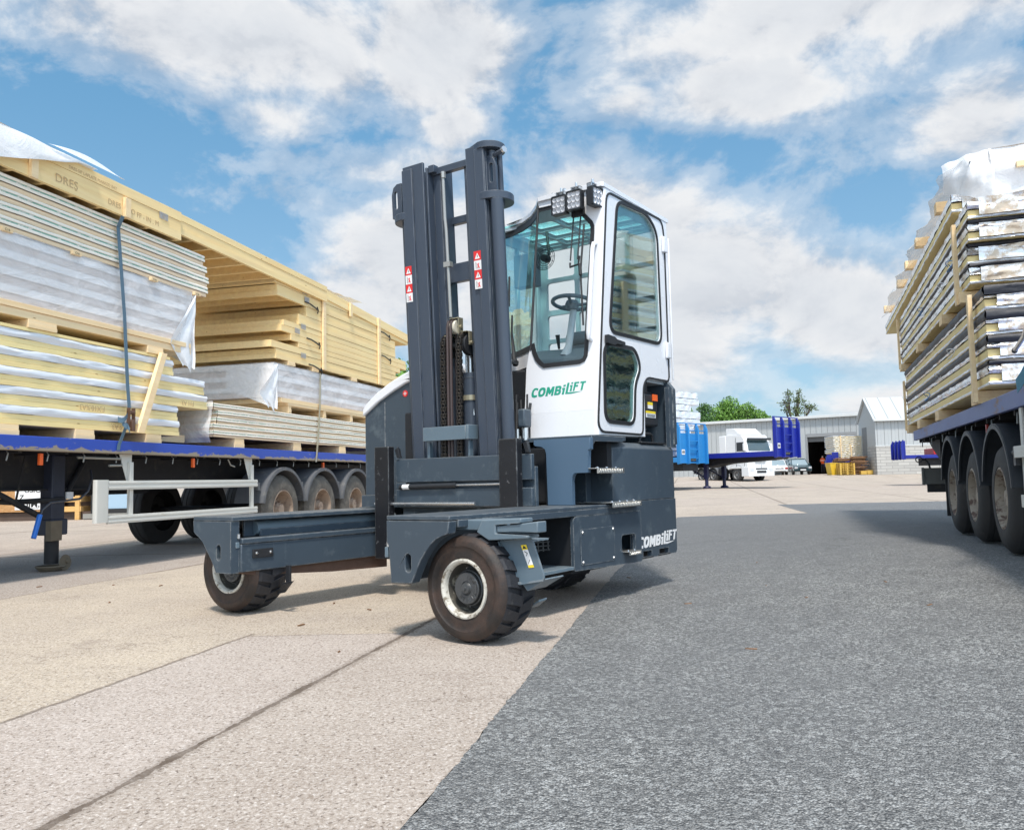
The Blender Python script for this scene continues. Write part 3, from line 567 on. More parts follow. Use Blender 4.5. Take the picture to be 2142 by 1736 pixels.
m.tube([tuple(Vector(lab(.3, .72)) - Vector((0, .002, 0))), tuple(Vector(lab(.7, .62)) - Vector((0, .002, 0))), tuple(Vector(lab(.35, .52)) - Vector((0, .002, 0)))], .002, 5); m.tube([tuple(Vector(lab(.75, .35)) - Vector((0, .002, 0))), tuple(Vector(lab(.25, .18)) - Vector((0, .002, 0)))], .0015, 5)
build(m, 'warning_label', [STW, YEL, INK], mg)
m = MB(); m.hexa([(-.17, .35, .160), (-.25, .35, .205), (-.26, .42, .212), (-.18, .45, .165), (-.17, .35, .172), (-.25, .35, .217), (-.26, .42, .224), (-.18, .45, .177)]); m.tube([(-.2, .36, .19), (-.12, .36, .25)], .012, 6); build(m, 'scraper_plate', SLATEL, fk, .002)
m = MB(); GA, GB_, GC, GD = Vector((1.985, .33, .122)), Vector((1.865, .30, .144)), Vector((1.775, .30, .228)), Vector((1.93, .33, .205))
def gq(s_, t_): return GA.lerp(GB_, s_).lerp(GD.lerp(GC, s_), t_)
def gbar(s0, s1, t0, t1):
    q = [gq(s0, t0), gq(s1, t0), gq(s1, t1), gq(s0, t1)]; m.hexa([tuple(x) for x in q] + [tuple(x + Vector((0, .012, .002))) for x in q])
gbar(0, 1, 0, .14); gbar(0, 1, .86, 1)
for i in range(6): gbar(i * .176, i * .176 + .10, .14, .86)
m.box(1.86, 1.90, .34, .36, .205, .33); build(m, 'scraper_grate', BLKP, fk, .001)
# hydraulics in the arm opening
m = MB(); m.tube([(.2, .62, .60), (.3, 1.35, .585)], .022, 12); m.lathe([(.0, -.05), (.05, -.05), (.055, 0), (.05, .06), (0, .06)], (.28, 1.40, .565), 'y', 20); build(m, 'steer_cylinder', STEEL, fk)
m = MB(); m.tube([(.27, 1.38, .47), (.27, 1.38, .40), (.26, 1.41, .34), (.22, 1.48, .30), (.15, 1.54, .288), (.08, 1.58, .286)], .014, 10); m.tube([(.27, 1.38, .54), (.27, 1.38, .47)], .017, 8); build(m, 'hydraulic_hose', mat('hose_grey', (.22, .22, .2), .5), fk)
m = MB()
for i in range(4): z = .415 + i * .027; m.tube([(.24, .98, z + .012), (.24, 1.30, z)], .005, 6)
for i in range(6): a = .98 + i * .064; m.tube([(.24, a, .50), (.24, a + .005, .41)], .005, 6)
build(m, 'guard_basket', mat('guard_grey', (.12, .12, .12), .5, .5), fk)
# ---------------------------------------------------------------- cab
FRT = lambda z: 1.72 + .115 * (z - 1.23)
TF = lambda p: (p[0], FRT(p[2]) + p[1], p[2])
wb = [(.712, 1.975), (.690, 1.90), (.66, 1.84), (.62, 1.797), (.58, 1.772), (.257, 1.773), (.212, 1.79), (.19, 1.83), (.186, 1.90), (.182, 2.199), (.161, 2.80), (.163, 2.86), (.18, 2.90), (.243, 2.971), (.285, 3.03), (.295, 3.09), (.31, 3.11), (.692, 3.112)]
m = MB(); m.T = TF
m.prism([(.694, 3.112), (.697, 3.165), (.118, 3.165), (.118, 1.415), (.744, 1.415), (.746, 1.78), (.716, 1.978)] + wb, 'xz', 0, .02)
m.T = lambda p: (p[0], FRT(p[2]) + p[1] + .045 * (1.415 - p[2]), p[2]); m.prism([(.744, 1.4145), (.118, 1.4145), (.118, 1.226), (.705, 1.226), (.742, 1.275)], 'xz', 0, .02)
m.T = None
# rounded front corner post
N = 6
def post(i, j):
    t = i * PI / 2; z = 1.226 + j * (3.16 - 1.226); f = FRT(z) + (.045 * (1.415 - z) if z < 1.415 else 0); return (.118 - .028 * math.sin(t), f + .028 * (1 - math.cos(t)), z)
m.grid(post, 6, 14)
build(m, 'cab_front', WHITE, fk, 0, 40)
def ribbon(mb, path, wd, pl, lo, hi, side=1, closed=False):
    n = len(path); P = [Vector(p) for p in path]; off = []
    for i in range(n):
        a = P[i - 1] if (i or closed) else P[i]; b = P[(i + 1) % n] if (i < n - 1 or closed) else P[i]; d = (b - a).normalized(); off.append(P[i] + Vector((-d.y, d.x)) * wd * side)
    for i in range(n if closed else n - 1):
        j = (i + 1) % n; mb.prism([tuple(P[i]), tuple(P[j]), tuple(off[j]), tuple(off[i])], pl, lo, hi)
m = MB(); m.T = TF; ribbon(m, wb, .034, 'xz', -.004, .0, -1); ribbon(m, wb, .006, 'xz', -.010, -.0045, -1); build(m, 'windscreen_seal', BLACK, fk, 0)
m = MB(); m.T = TF; m.prism([(.712, 1.975)] + [(x + (.004 if x < .4 else 0), z) for x, z in wb[1:]], 'xz', .004, .010); build(m, 'windscreen', GL_F, fk, 0, 0)
bp = [(.712, 1.803), (.80, 1.87), (.95, 1.985), (1.09, 2.07), (1.25, 2.14), (1.42, 2.19)]; tp = [(.694, 1.94), (.80, 2.08), (.94, 2.216), (1.09, 2.316), (1.25, 2.384), (1.42, 2.42)]
def cg(t, z):
    f = t * 5; i = min(4, int(f)); f -= i; q = (z - 1.95) / 1.21
    lp = lambda L: (L[i][0] * (1 - f) + L[i + 1][0] * f, L[i][1] * (1 - f) + L[i + 1][1] * f)
    a, b = lp(bp), lp(tp); return (a[0] * (1 - q) + b[0] * q, a[1] * (1 - q) + b[1] * q, z)
def shell(z0, z1, th=.008, t0=0, t1=1, n=20, nvz=6, o=0.0):
    m = MB()
    for k in (0, th): m.grid(lambda a, b: tuple(Vector(cg(t0 + (t1 - t0) * a, z0 + (z1 - z0) * b)) + Vector((0, k + o, 0))), n, nvz)
    return m
build(shell(1.965, 3.10, .006, .02), 'curved_glass', GL_S, fk, 0, 30)
m = shell(1.92, 1.972, .012, 0, 1, 20, 1, -.005); q_ = shell(3.085, 3.15, .012, 0, 1, 20, 1, -.005); bq = m.P([]); n0 = len(m.v); m.v += q_.v; m.f += [[i + n0 for i in f] for f in q_.f]; m.mi += q_.mi
for t in (0, 1): m.tube([cg(t, 1.93), cg(t, 3.13)], .010 if t == 0 else .02, 6)
build(m, 'curved_glass_seal', BLACK, fk, 0)
m = shell(1.80, 1.93, .02, 0, 1, 20, 2); m.grid(lambda a, b: tuple(Vector(cg(a, 1.80)) * (1 - b) + Vector((cg(a, 1.80)[0], 2.6, 1.80)) * b), 16, 1); m.box(1.40, 1.44, 2.2, 3.1, 1.25, 1.99); m.box(.745, .77, 1.83, 2.6, 1.24, 1.80); build(m, 'cab_skirt', WHITE, fk, 0)
m = MB(); m.box(1.40, 1.43, 2.36, 2.44, 1.95, 3.14); m.box(1.40, 1.43, 3.0, 3.1, 1.99, 3.14); m.box(1.40, 1.43, 2.44, 3.0, 3.06, 3.14); m.box(1.40, 1.43, 2.66, 2.70, 1.99, 3.06); build(m, 'cab_side_frame', CABIN, fk, .006)
m = MB(); m.box(1.412, 1.418, 2.44, 3.0, 1.99, 3.06); build(m, 'side_glass', GL_F, fk, 0, 0)
# right side of the cab with its L-shaped door
so_ = [(1.748, 1.226), (2.535, 1.232), (2.545, 1.60), (2.55, 1.66), (2.575, 1.70), (2.62, 1.715), (3.105, 1.722), (3.11, 3.17), (1.972, 3.165), (FRT(3.1) + .03, 3.1), (FRT(1.42) + .028, 1.42)]
up = rr([(1.985, 2.115), (2.205, 3.055), (2.66, 3.09), (2.865, 2.99), (2.865, 2.09), (2.77, 2.06), (2.05, 2.045)], [.06, .07, .12, .08, .05, .05, .08])
up = rr([(1.975, 2.04), (2.165, 3.095), (2.70, 3.125), (2.885, 3.02), (2.90, 2.055)], [.09, .09, .12, .14, .10], 6)
lo_ = rr([(1.86, 1.345), (1.875, 1.915), (2.385, 1.925), (2.47, 1.80), (2.36, 1.66), (2.325, 1.342)], [.08, .10, .12, .10, .12, .08], 6)
m = MB(); m.prism([so_, up[::-1], lo_[::-1]], 'yz', .09, .118); build(m, 'door', WHITE, fk, .003)
ds = rr([(1.735, 1.256), (1.985, 3.128), (3.0, 3.150), (3.035, 3.0), (3.035, 1.738), (2.60, 1.735), (2.515, 1.66), (2.478, 1.256)], [.10, .08, .14, .1, .05, .07, .09, .05], 6)
m = MB(); ribbon(m, ds, .016, 'yz', .082, .0895, 1, True); build(m, 'door_seal', BLACK, fk, 0)
for nm, pth, gm, wd in (('upper', up, GL_D, .028), ('lower', lo_, GL_L, .03)):
    m = MB(); ribbon(m, pth, wd, 'yz', .083, .0895, 1, True); ribbon(m, pth, .010, 'yz', .080, .0825, 1, True); build(m, 'window_seal', BLACK, fk, 0)
    m = MB(); m.prism(pth, 'yz', .096, .102); build(m, 'door_window', gm, fk, 0, 0)
m = MB(); m.box(.103, .108, 2.44, 2.452, 2.06, 3.09); build(m, 'sliding_pane_edge', CABIN, fk, 0)
m = MB(); m.prism(rr([(1.87, 1.925), (1.87, 1.99), (1.99, 1.985), (2.02, 1.97), (2.16, 1.965), (2.16, 1.94), (2.02, 1.935), (1.98, 1.92)], .008), 'yz', .055, .082); build(m, 'door_handle', BLACK, fk, .004)
for z in (2.94, 2.0): m = MB(); m.box(.062, .09, 2.985, 3.06, z - .07, z + .07); build(m, 'door_hinge', WHITE, fk, .008)
m = MB(); m.tube([(.145, FRT(2.70) + .0, 2.71), (.142, FRT(2.70) - .045, 2.70), (.142, FRT(2.66) - .06, 2.66), (.158, FRT(2.0) - .06, 2.0), (.160, FRT(1.96) - .045, 1.96), (.163, FRT(1.95), 1.95)], .017, 12); build(m, 'grab_handle', WHITE, fk)
m = MB(); m.prism([(.118, 1.7215), (.118, 1.2265), (1.4, 1.2265), (1.4, 1.7215)], 'xz', 2.50, 2.53); m.box(.12, 1.4, 2.53, 3.1, 1.70, 1.72); m.box(.12, 1.4, 1.80, 2.5, 1.228, 1.25); build(m, 'cab_floor', CABIN, fk)
def cells(us, zs, mk):
    out = []
    for a, b in us:
        for c, d in zs: out.append(rr([mk(a, c), mk(b, c), mk(b, d), mk(a, d)], .03))
    return out
m = MB(); m.prism([[(.12, 1.72), (1.42, 1.72), (1.42, 3.16), (.12, 3.16)]] + cells(((.15, .44), (.48, .62), (.66, .98), (1.02, 1.33)), ((2.0, 2.20), (2.24, 2.47), (2.52, 2.79), (2.83, 3.10)), lambda a, c: (a, c)), 'xz', 3.06, 3.09); build(m, 'rear_frame', CABIN, fk, 0)
m = MB(); m.box(.13, 1.41, 3.092, 3.097, 1.98, 3.12); build(m, 'rear_window', GL_F, fk, 0, 0)
rp = [(.085, FRT(3.16) - .01), (.10, FRT(3.16) - .03), (.69, FRT(3.16) - .02), (.80, 2.065), (.94, 2.20), (1.09, 2.30), (1.25, 2.37), (1.44, 2.41), (1.44, 3.14), (.085, 3.14)]
m = MB(); m.prism([rp] + cells(((.25, .50), (.54, .79), (.83, 1.08), (1.12, 1.34)), ((2.36, 2.58), (2.62, 2.84), (2.88, 3.04)), lambda a, c: (a, c)), 'xy', 3.165, 3.20); build(m, 'roof', WHITE, fk, .006)
rp2 = inset(rp, .03)
m = MB(); m.prism([rp2] + cells(((.24, .51), (.53, .80), (.82, 1.09), (1.11, 1.35)), ((2.35, 2.59), (2.61, 2.85), (2.87, 3.05)), lambda a, c: (a, c)), 'xy', 3.135, 3.1645); build(m, 'headlining', CABIN, fk)
m = MB(); m.box(.23, 1.36, 2.34, 3.06, 3.168, 3.174); build(m, 'roof_glass', glassm('roof_glass_teal', (.66, .94, .94), 1.4, .6), fk)
m = MB()
for a in (2.2, 2.45, 2.7, 2.95): bolt(m, (.11, a, 3.20), .010, .012, 'z', 1)
for a in (.2, .38, .56): bolt(m, (a, 1.945, 3.20), .010, .014, 'z', 1)
bolt(m, (.45, 1.95, 3.2), .02, .03, 'z', 1)
build_each(m, 'roof_bolt', STEEL, fk)
m = MB(); m.box(.075, .09, 3.112, 3.13, 1.75, 3.02); build(m, 'rear_post', WHITE, fk, .01)
# interior
m = MB(); m.lathe([(.165 + .017 * math.cos(t), .017 * math.sin(t)) for t in [2 * PI * i / 10 for i in range(11)]], (0, 0, 0), 'z', 40)
m.lathe([(0, .012), (.05, .01), (.06, -.02), (.045, -.06), (0, -.06)], (0, 0, 0), 'z', 20)
for t in (.4, 2.6, 4.4): m.tube([(.03 * math.cos(t), .03 * math.sin(t), -.02), (.16 * math.cos(t), .16 * math.sin(t), 0)], .014, 6)
R3 = Matrix.Rotation(math.radians(-10), 3, 'X'); m.v = [R3 @ v + Vector((.585, 2.26, 2.37)) for v in m.v]; build(m, 'steering_wheel', CABD, fk)
m = MB(); m.tube([(.585, 2.28, 2.33), (.60, 2.21, 2.0), (.61, 2.16, 1.9)], [.028, .03, .05], 12); build(m, 'steering_column', CABIN, fk)
m = MB(); m.hexa([(.25, 2.0, 1.25), (1.0, 2.0, 1.25), (1.0, 2.4, 1.25), (.25, 2.4, 1.25), (.25, 2.02, 1.86), (1.0, 2.08, 1.90), (1.0, 2.35, 2.02), (.25, 2.3, 1.98)]); build(m, 'dashboard', CABD, fk, .02)
m = MB()
for i in range(5): a = 2.45 + .0 * i; z = 1.80 + i * .05; e = .02 * (i % 2); m.box(.28 - e, .72 + e, 2.45 - e, 2.85 + e, z, z + .048)
build(m, 'seat_bellows', CABD, fk, .012)
m = MB(); m.box(.27, .77, 2.42, 2.88, 2.052, 2.16); build(m, 'seat_cushion', CABD, fk, .04); m = MB(); m.hexa([(.29, 2.84, 2.16), (.75, 2.84, 2.16), (.75, 2.95, 2.16), (.29, 2.95, 2.16), (.33, 2.92, 2.72), (.71, 2.92, 2.72), (.71, 3.0, 2.72), (.33, 3.0, 2.72)]); build(m, 'seat_back', CABD, fk, .04)
m = MB(); m.tube([(.35, 2.4, 2.0), (.35, 2.38, 2.15), (.35, 2.36, 2.2)], [.012, .012, .022], 8); m.tube([(.75, 2.3, 2.0), (.75, 2.28, 2.12)], [.01, .02], 8); build(m, 'control_lever', BLACK, fk)
m = MB()
for r in (.03, .05, .07, .09, .105): m.lathe([(r + .003, .0), (r, .003), (r - .003, 0), (r, -.003), (r + .003, 0)], (.90, 2.34, 2.82), 'y', 28)
m.lathe([(0, -.02), (.03, -.018), (.035, .05), (0, .06)], (.90, 2.34, 2.82), 'y', 16); m.tube([(.90, 2.40, 2.82), (.95, 2.5, 2.9), (1.0, 2.55, 3.12)], .012, 6)
for i in range(14): t = 2 * PI * i / 14; m.tube([(.90, 2.335, 2.82), (.90 + .105 * math.cos(t), 2.338, 2.82 + .105 * math.sin(t))], .0018, 4)
build(m, 'cab_fan', BLACK, fk)
m = MB(); m.box(1.05, 1.28, 2.42, 2.52, 2.62, 2.92); build(m, 'display_box', CABD, fk, .01)
# logo on the front, and white one on the counterweight
LOGO = [[[(0.124, 0.142), (0.077, 0.151), (0.039, 0.142), (0.011, 0.109), (-0.003, 0.059), (-0.001, 0.024), (0.019, 0.002), (0.055, -0.004), (0.098, 0.002), (0.106, 0.036), (0.062, 0.032), (0.044, 0.038), (0.037, 0.061), (0.044, 0.096), (0.064, 0.117), (0.087, 0.12), (0.117, 0.105)]], [[(0.223, 0.149), (0.256, 0.136), (0.264, 0.108), (0.259, 0.059), (0.24, 0.026), (0.209, 0.006), (0.166, -0.001), (0.133, 0.009), (0.124, 0.04), (0.127, 0.084), (0.148, 0.125), (0.182, 0.147)], [(0.213, 0.11), (0.193, 0.109), (0.171, 0.086), (0.165, 0.051), (0.176, 0.037), (0.199, 0.038), (0.216, 0.058), (0.223, 0.092)]], [[(0.261, 0.003), (0.293, 0.147), (0.332, 0.147), (0.354, 0.091), (0.391, 0.149), (0.432, 0.149), (0.403, 0.001), (0.364, 0.003), (0.38, 0.069), (0.349, 0.028), (0.328, 0.029), (0.315, 0.062), (0.302, 0.002)]], [[(0.451, 0.15), (0.533, 0.151), (0.556, 0.139), (0.557, 0.109), (0.541, 0.086), (0.549, 0.066), (0.543, 0.032), (0.522, 0.012), (0.494, 0.006), (0.421, 0.007)], [(0.486, 0.118), (0.517, 0.119), (0.518, 0.103), (0.504, 0.094), (0.481, 0.095)], [(0.474, 0.063), (0.505, 0.065), (0.506, 0.045), (0.492, 0.035), (0.467, 0.036)]], [[(0.595, 0.159), (0.637, 0.16), (0.631, 0.129), (0.589, 0.13)]], [[(0.574, 0.112), (0.627, 0.112), (0.604, 0.007), (0.565, 0.007), (0.581, 0.078), (0.568, 0.084)]], [[(0.664, 0.185), (0.702, 0.185), (0.673, 0.034), (0.795, 0.034), (0.931, 0.035), (0.785, 0.013), (0.724, 0.007), (0.628, 0.01)]], [[(0.739, 0.187), (0.771, 0.187), (0.765, 0.163), (0.729, 0.164)]], [[(0.719, 0.146), (0.761, 0.147), (0.742, 0.047), (0.706, 0.048), (0.723, 0.116), (0.708, 0.127)]], [[(0.792, 0.187), (0.879, 0.187), (0.871, 0.162), (0.824, 0.162), (0.818, 0.139), (0.86, 0.138), (0.854, 0.11), (0.809, 0.111), (0.793, 0.048), (0.763, 0.049)]], [[(0.901, 0.187), (1.0, 0.187), (0.994, 0.161), (0.961, 0.16), (0.936, 0.05), (0.902, 0.05), (0.926, 0.16), (0.894, 0.162)]]]
m = MB(); m.T = TF
for L in LOGO: m.prism([[(.685 - .489 * x, 1.545 + .489 * y) for x, y in l] for l in L], 'xz', -.0015, -.0004)
build(m, 'lettering', GREEN, fk, 0, 0)
m = MB()
for L in LOGO: m.prism([[(2.262 + .735 * x, .345 + .60 * y) for x, y in l] for l in L], 'yz', .047, .0492)
build(m, 'lettering', STW, fk, 0, 0)
# work lights, wipers
def lamp(u, v, z, ang):
    ca, sa = math.cos(ang), math.sin(ang); T = lambda p: (u + p[0] * ca - p[1] * sa, v + p[0] * sa + p[1] * ca, z + p[2])
    m = MB(); m.T = T; m.prism([rr([(-.068, -.078), (.068, -.078), (.068, .078), (-.068, .078)], .015), rr([(-.058, -.068), (.058, -.068), (.058, .068), (-.058, .068)], .01)], 'xz', -.05, -.03); m.box(-.064, .064, -.034, .01, -.074, .074); m.box(-.05, .05, .01, .03, -.06, .06)
    b = build(m, 'work_lamp', BLKP, fk, .004)
    m = MB(); m.T = T
    for i in range(3):
        for j in range(3): m.lathe([(.0, -.036), (.014, -.037), (.019, -.046)], (-.038 + .038 * i, 0, -.044 + .044 * j), 'y', 10)
    m.box(-.058, .058, -.038, -.035, -.068, .068); build(m, 'lamp_lens', LENS, b)
    m = MB(); m.T = T; m.box(-.04, -.032, -.02, .03, .074, .115); m.box(.032, .04, -.02, .03, .074, .115); m.box(-.04, .04, -.02, .03, .107, .115); m.tube([(0, 0, .10), (0, 0, .15)], .009, 8); build(m, 'lamp_bracket', STEEL, b, .001)
lamp(.430, FRT(3.1) - .07, 3.055, 0); lamp(.287, FRT(3.1) - .08, 3.065, 0); lamp(.158, FRT(3.1) - .045, 3.075, -1.42)
m = MB(); m.box(.25, .36, FRT(3.0) - .03, FRT(3.0) - .002, 2.96, 3.03)
for uu in (.335, .27): m.tube([(uu, FRT(3.0) - .03, 3.0), (uu + .015, FRT(2.6) - .035, 2.60)], .006, 6)
m.tube([(.35, FRT(2.56) - .035, 2.58), (.345, FRT(2.5) - .04, 2.545), (.27, FRT(2.5) - .04, 2.555), (.262, FRT(2.5) - .035, 2.62)], .009, 6); m.tube([(.262, FRT(2.56) - .04, 2.56), (.255, FRT(2.47) - .035, 2.47)], .014, 6)
m.tube([(.245, FRT(2.88) - .02, 2.88), (.262, FRT(2.5) - .025, 2.5), (.225, FRT(2.07) - .02, 2.07)], .008, 6); build(m, 'wiper', BLACK, fk)
m = MB(); m.tube([(1.02, 2.0, 2.28), (1.0, 1.96, 2.12), (.94, 1.90, 1.90), (.90, 1.86, 1.84)], [.008, .010, .02, .025], 8); m.tube([(.93, 1.87, 1.86), (.87, 1.83, 1.85)], .02, 8); m.tube([(1.06, 2.03, 2.62), (1.05, 2.0, 2.36)], .009, 6); build(m, 'side_wiper', BLACK, fk)
# ---------------------------------------------------------------- mast
LEAN = lambda p: (p[0], p[1] - .05 * (p[2] - 1.4), p[2])
def mirror(u): return 2.34 - u
def upright(f):
    def bx(m, a, b, *r): x0, x1 = sorted((f(a), f(b))); m.box(x0, x1, *r)
    m = MB(); m.T = LEAN
    bx(m, 1.382, 1.598, 1.40, 1.425, .74, 3.47); bx(m, 1.492, 1.598, 1.386, 1.3995, .74, 3.44); bx(m, 1.572, 1.598, 1.4255, 1.60, .74, 3.47); bx(m, 1.44, 1.571, 1.58, 1.60, .74, 3.47)
    build(m, 'outer_mast_channel', MASTM, fk, .004)
    m = MB(); m.T = LEAN
    bx(m, 1.36, 1.3805, 1.4265, 1.57, .80, 3.43); bx(m, 1.285, 1.3595, 1.50, 1.523, .80, 3.43); bx(m, 1.262, 1.2845, 1.505, 1.63, .80, 3.44); bx(m, 1.285, 1.3595, 1.61, 1.63, .80, 3.43)
    build(m, 'inner_mast_channel', MASTM, fk, .004)
upright(lambda u: u); upright(lambda u: .772 + (1.598 - u) * .82)
def seg(cx, cy, r, a0, a1, n=14): return [(cx + r * math.cos(math.radians(a0 + (a1 - a0) * i / n)), cy + r * math.sin(math.radians(a0 + (a1 - a0) * i / n))) for i in range(n + 1)]
m = MB(); m.T = LEAN; m.prism(seg(.78, 1.53, .15, 0, 360, 24)[:-1], 'xy', 3.04, 3.10); m.prism([(.93, 1.43)] + seg(.79, 1.50, .125, 60, 280, 16), 'xy', 3.435, 3.485); m.prism(seg(mirror(.72), 1.53, .15, 0, 360, 24)[:-1], 'xy', 3.04, 3.10); build_each(m, 'mast_plate', MASTM, fk, .006)
eye = lambda f: [[(f(.66), 3.101), (f(.66), 3.30), (f(.68), 3.36), (f(.72), 3.385), (f(.77), 3.385), (f(.77), 3.101)], slot(f(.705), 3.25, .034, .15)]
m = MB(); m.T = LEAN; m.prism(eye(lambda u: u + .035), 'xz', 1.44, 1.465); build(m, 'lifting_eye', MASTM, fk, .003)
m = MB(); m.T = LEAN; m.prism(eye(lambda u: 2.45 - u), 'xz', 1.47, 1.495); build(m, 'lifting_eye', MASTM, fk, .003)
m = MB(); m.T = LEAN; m.tube([(.705, 1.45, .76), (.705, 1.45, 3.04)], .050, 20); m.tube([(mirror(.69), 1.50, .76), (mirror(.69), 1.50, 3.04)], .047, 20); build(m, 'lift_cylinder', MASTM, fk)
m = MB(); m.T = LEAN; m.tube([(.71, 1.52, 3.0), (.71, 1.52, 3.44)], .022, 12); m.tube([(.745, 1.47, 3.33), (.745, 1.47, 3.425)], .028, 12); m.tube([(.745, 1.47, 3.385), (.62, 1.44, 3.395)], .018, 10); build(m, 'cylinder_rod', MASTM, fk)
m = MB(); m.T = LEAN; m.tube([(.62, 1.44, 3.395), (.602, 1.436, 3.397)], .026, 10); build(m, 'pin_head', STEEL, fk)
for z0, z1, v in ((3.375, 3.43, 1.48), (2.985, 3.045, 1.60), (2.49, 2.64, 1.52)):
    m = MB(); m.T = LEAN; m.box(.938 if v < 1.55 else .9, 1.40, v, v + .05, z0, z1); build(m, 'mast_crossbar', MASTM, fk, .004)
m = MB(); m.T = LEAN; m.box(1.30, 1.36, 1.44, 1.4995, 3.385, 3.445); build(m, 'stop_block', MASTM, fk, .004)
m = MB(); m.T = LEAN; m.tube([(1.225, 1.46, 3.37), (1.225, 1.46, 3.0), (1.21, 1.45, 2.9), (1.205, 1.45, 2.2)], .013, 10); m.tube([(1.222, 1.46, 3.37), (1.222, 1.46, 3.32)], .02, 6); m.box(1.175, 1.24, 1.43, 1.47, 2.60, 2.64); build(m, 'hydraulic_pipe', mat('pipe_grey', (.42, .42, .40), .35, .5), fk)
# pulleys, chains, centre cylinder
m = MB()
for u in (1.165, 1.195): m.lathe([(.012, 0), (.052, 0), (.056, .006), (.047, .012), (.056, .018), (.052, .024), (.012, .024)], (u - .01, 1.44, 2.12), 'x', 28)
build(m, 'hose_pulley', mat('cream_pulley', (.62, .58, .48), .4), fk)
m = MB(); m.box(1.135, 1.225, 1.41, 1.47, 2.185, 2.192); m.box(1.130, 1.1345, 1.41, 1.47, 2.05, 2.192); m.tube([(1.12, 1.44, 2.12), (1.14, 1.44, 2.12)], .014, 8); m.box(1.045, 1.10, 1.40, 1.49, 2.068, 2.074); m.box(1.038, 1.044, 1.425, 1.465, 1.965, 2.074); m.tube([(1.02, 1.445, 1.985), (1.045, 1.445, 1.985)], .014, 8); m.box(1.22, 1.27, 1.40, 1.49, 2.05, 2.056); build(m, 'pulley_bracket', ZINC, fk, .001)
m = MB()
for u in (1.055, 1.235): m.lathe([(.02, 0), (.084, 0), (.088, .008), (.080, .016), (.080, .028), (.088, .036), (.084, .044), (.02, .044)], (u, 1.475, 1.975), 'x', 30)
m.tube([(1.06, 1.47, 1.975), (1.27, 1.47, 1.975)], .03, 12); build(m, 'chain_wheel', DARK, fk)
def chain(u, pts, wd=.044, pitch=.026):
    m = MB(); P = [Vector(p) for p in pts]; L = 0; k = 0; segs = [(P[i + 1] - P[i]).length for i in range(len(P) - 1)]; tot = sum(segs); s = 0
    while s < tot:
        d = s; i = 0
        while i < len(segs) - 1 and d > segs[i]: d -= segs[i]; i += 1
        dr = (P[i + 1] - P[i]).normalized(); c = P[i] + dr * d; nrm = Vector((0, -dr.z, dr.y)); h = .0125; t = .0055
        us = (-.5, -.17, .17, .5) if k % 2 == 0 else (-.36, .36)
        for q in us:
            cc = c + Vector((q * wd, 0, 0)); a = dr * (pitch * .62); b = nrm * h; e = Vector((.003, 0, 0))
            m.hexa([tuple(cc + x) for x in (-a - b - e, -a - b + e, -a + b + e, -a + b - e, a - b - e, a - b + e, a + b + e, a + b - e)])
        m.cm = 1; m.tube([tuple(c - dr * pitch * .5 - Vector((wd * .55, 0, 0))), tuple(c - dr * pitch * .5 + Vector((wd * .55, 0, 0)))], .0052, 6); m.cm = 0
        s += pitch; k += 1
    build(m, 'lift_chain', [CHAIN, mat('chain_pin_bright', (.40, .35, .30), .3, .7)], fk, 0, 0)
for u in (1.125, 1.285):
    arc = [(u - .02, 1.475 - .094 * math.cos(t), 1.975 + .094 * math.sin(t)) for t in [PI * i / 10 for i in range(11)]]
    chain(u, [(u - .02, 1.378, .95)] + arc + [(u - .02, 1.572, 1.66)])
m = MB(); m.tube([(1.11, 1.545, 1.68), (1.11, 1.545, 1.58)], .016, 8); m.tube([(1.11, 1.545, 1.58), (1.11, 1.54, 1.5), (1.09, 1.54, 1.42)], .008, 8); m.tube([(1.09, 1.53, 1.52), (1.08, 1.53, 1.42)], .008, 8); build(m, 'chain_anchor', STEEL, fk)
m = MB()
for u in (1.19, 1.222): m.tube([(u, 1.385, .95), (u, 1.385, 2.12), (u, 1.40, 2.16), (u, 1.44, 2.178), (u, 1.48, 2.16), (u, 1.495, 2.12), (u, 1.5, 1.2)], .0115, 8)
build(m, 'hydraulic_hose', HOSE, fk)
m = MB(); m.tube([(1.13, 1.56, .85), (1.13, 1.56, 1.72)], .062, 24); m.tube([(1.13, 1.56, 1.72), (1.13, 1.56, 1.76)], .066, 24); build(m, 'lift_cylinder', MASTM, fk)
m = MB(); m.tube([(1.13, 1.56, 1.76), (1.13, 1.56, 1.93)], .026, 14); m.tube([(1.18, 1.57, 1.5), (1.18, 1.57, 1.93)], .009, 6); build(m, 'cylinder_rod', STEEL, fk)
m = MB(); m.lathe([(.062, -.02), (.072, -.02), (.072, .02), (.062, .02)], (1.13, 1.56, 1.56), 'z', 24); m.box(1.02, 1.07, 1.53, 1.57, 1.545, 1.575); build(m, 'cylinder_clamp', ZINC, fk)
m = MB(); m.box(1.012, 1.438, 1.322, 1.345, 1.222, 1.33); m.box(.985, 1.0115, 1.322, 1.45, 1.222, 1.334); m.box(1.012, 1.03, 1.3725, 1.42, 1.09, 1.22); m.box(1.41, 1.438, 1.3725, 1.42, 1.09, 1.22); build(m, 'carriage_bracket', SLATEL, fk, .004)
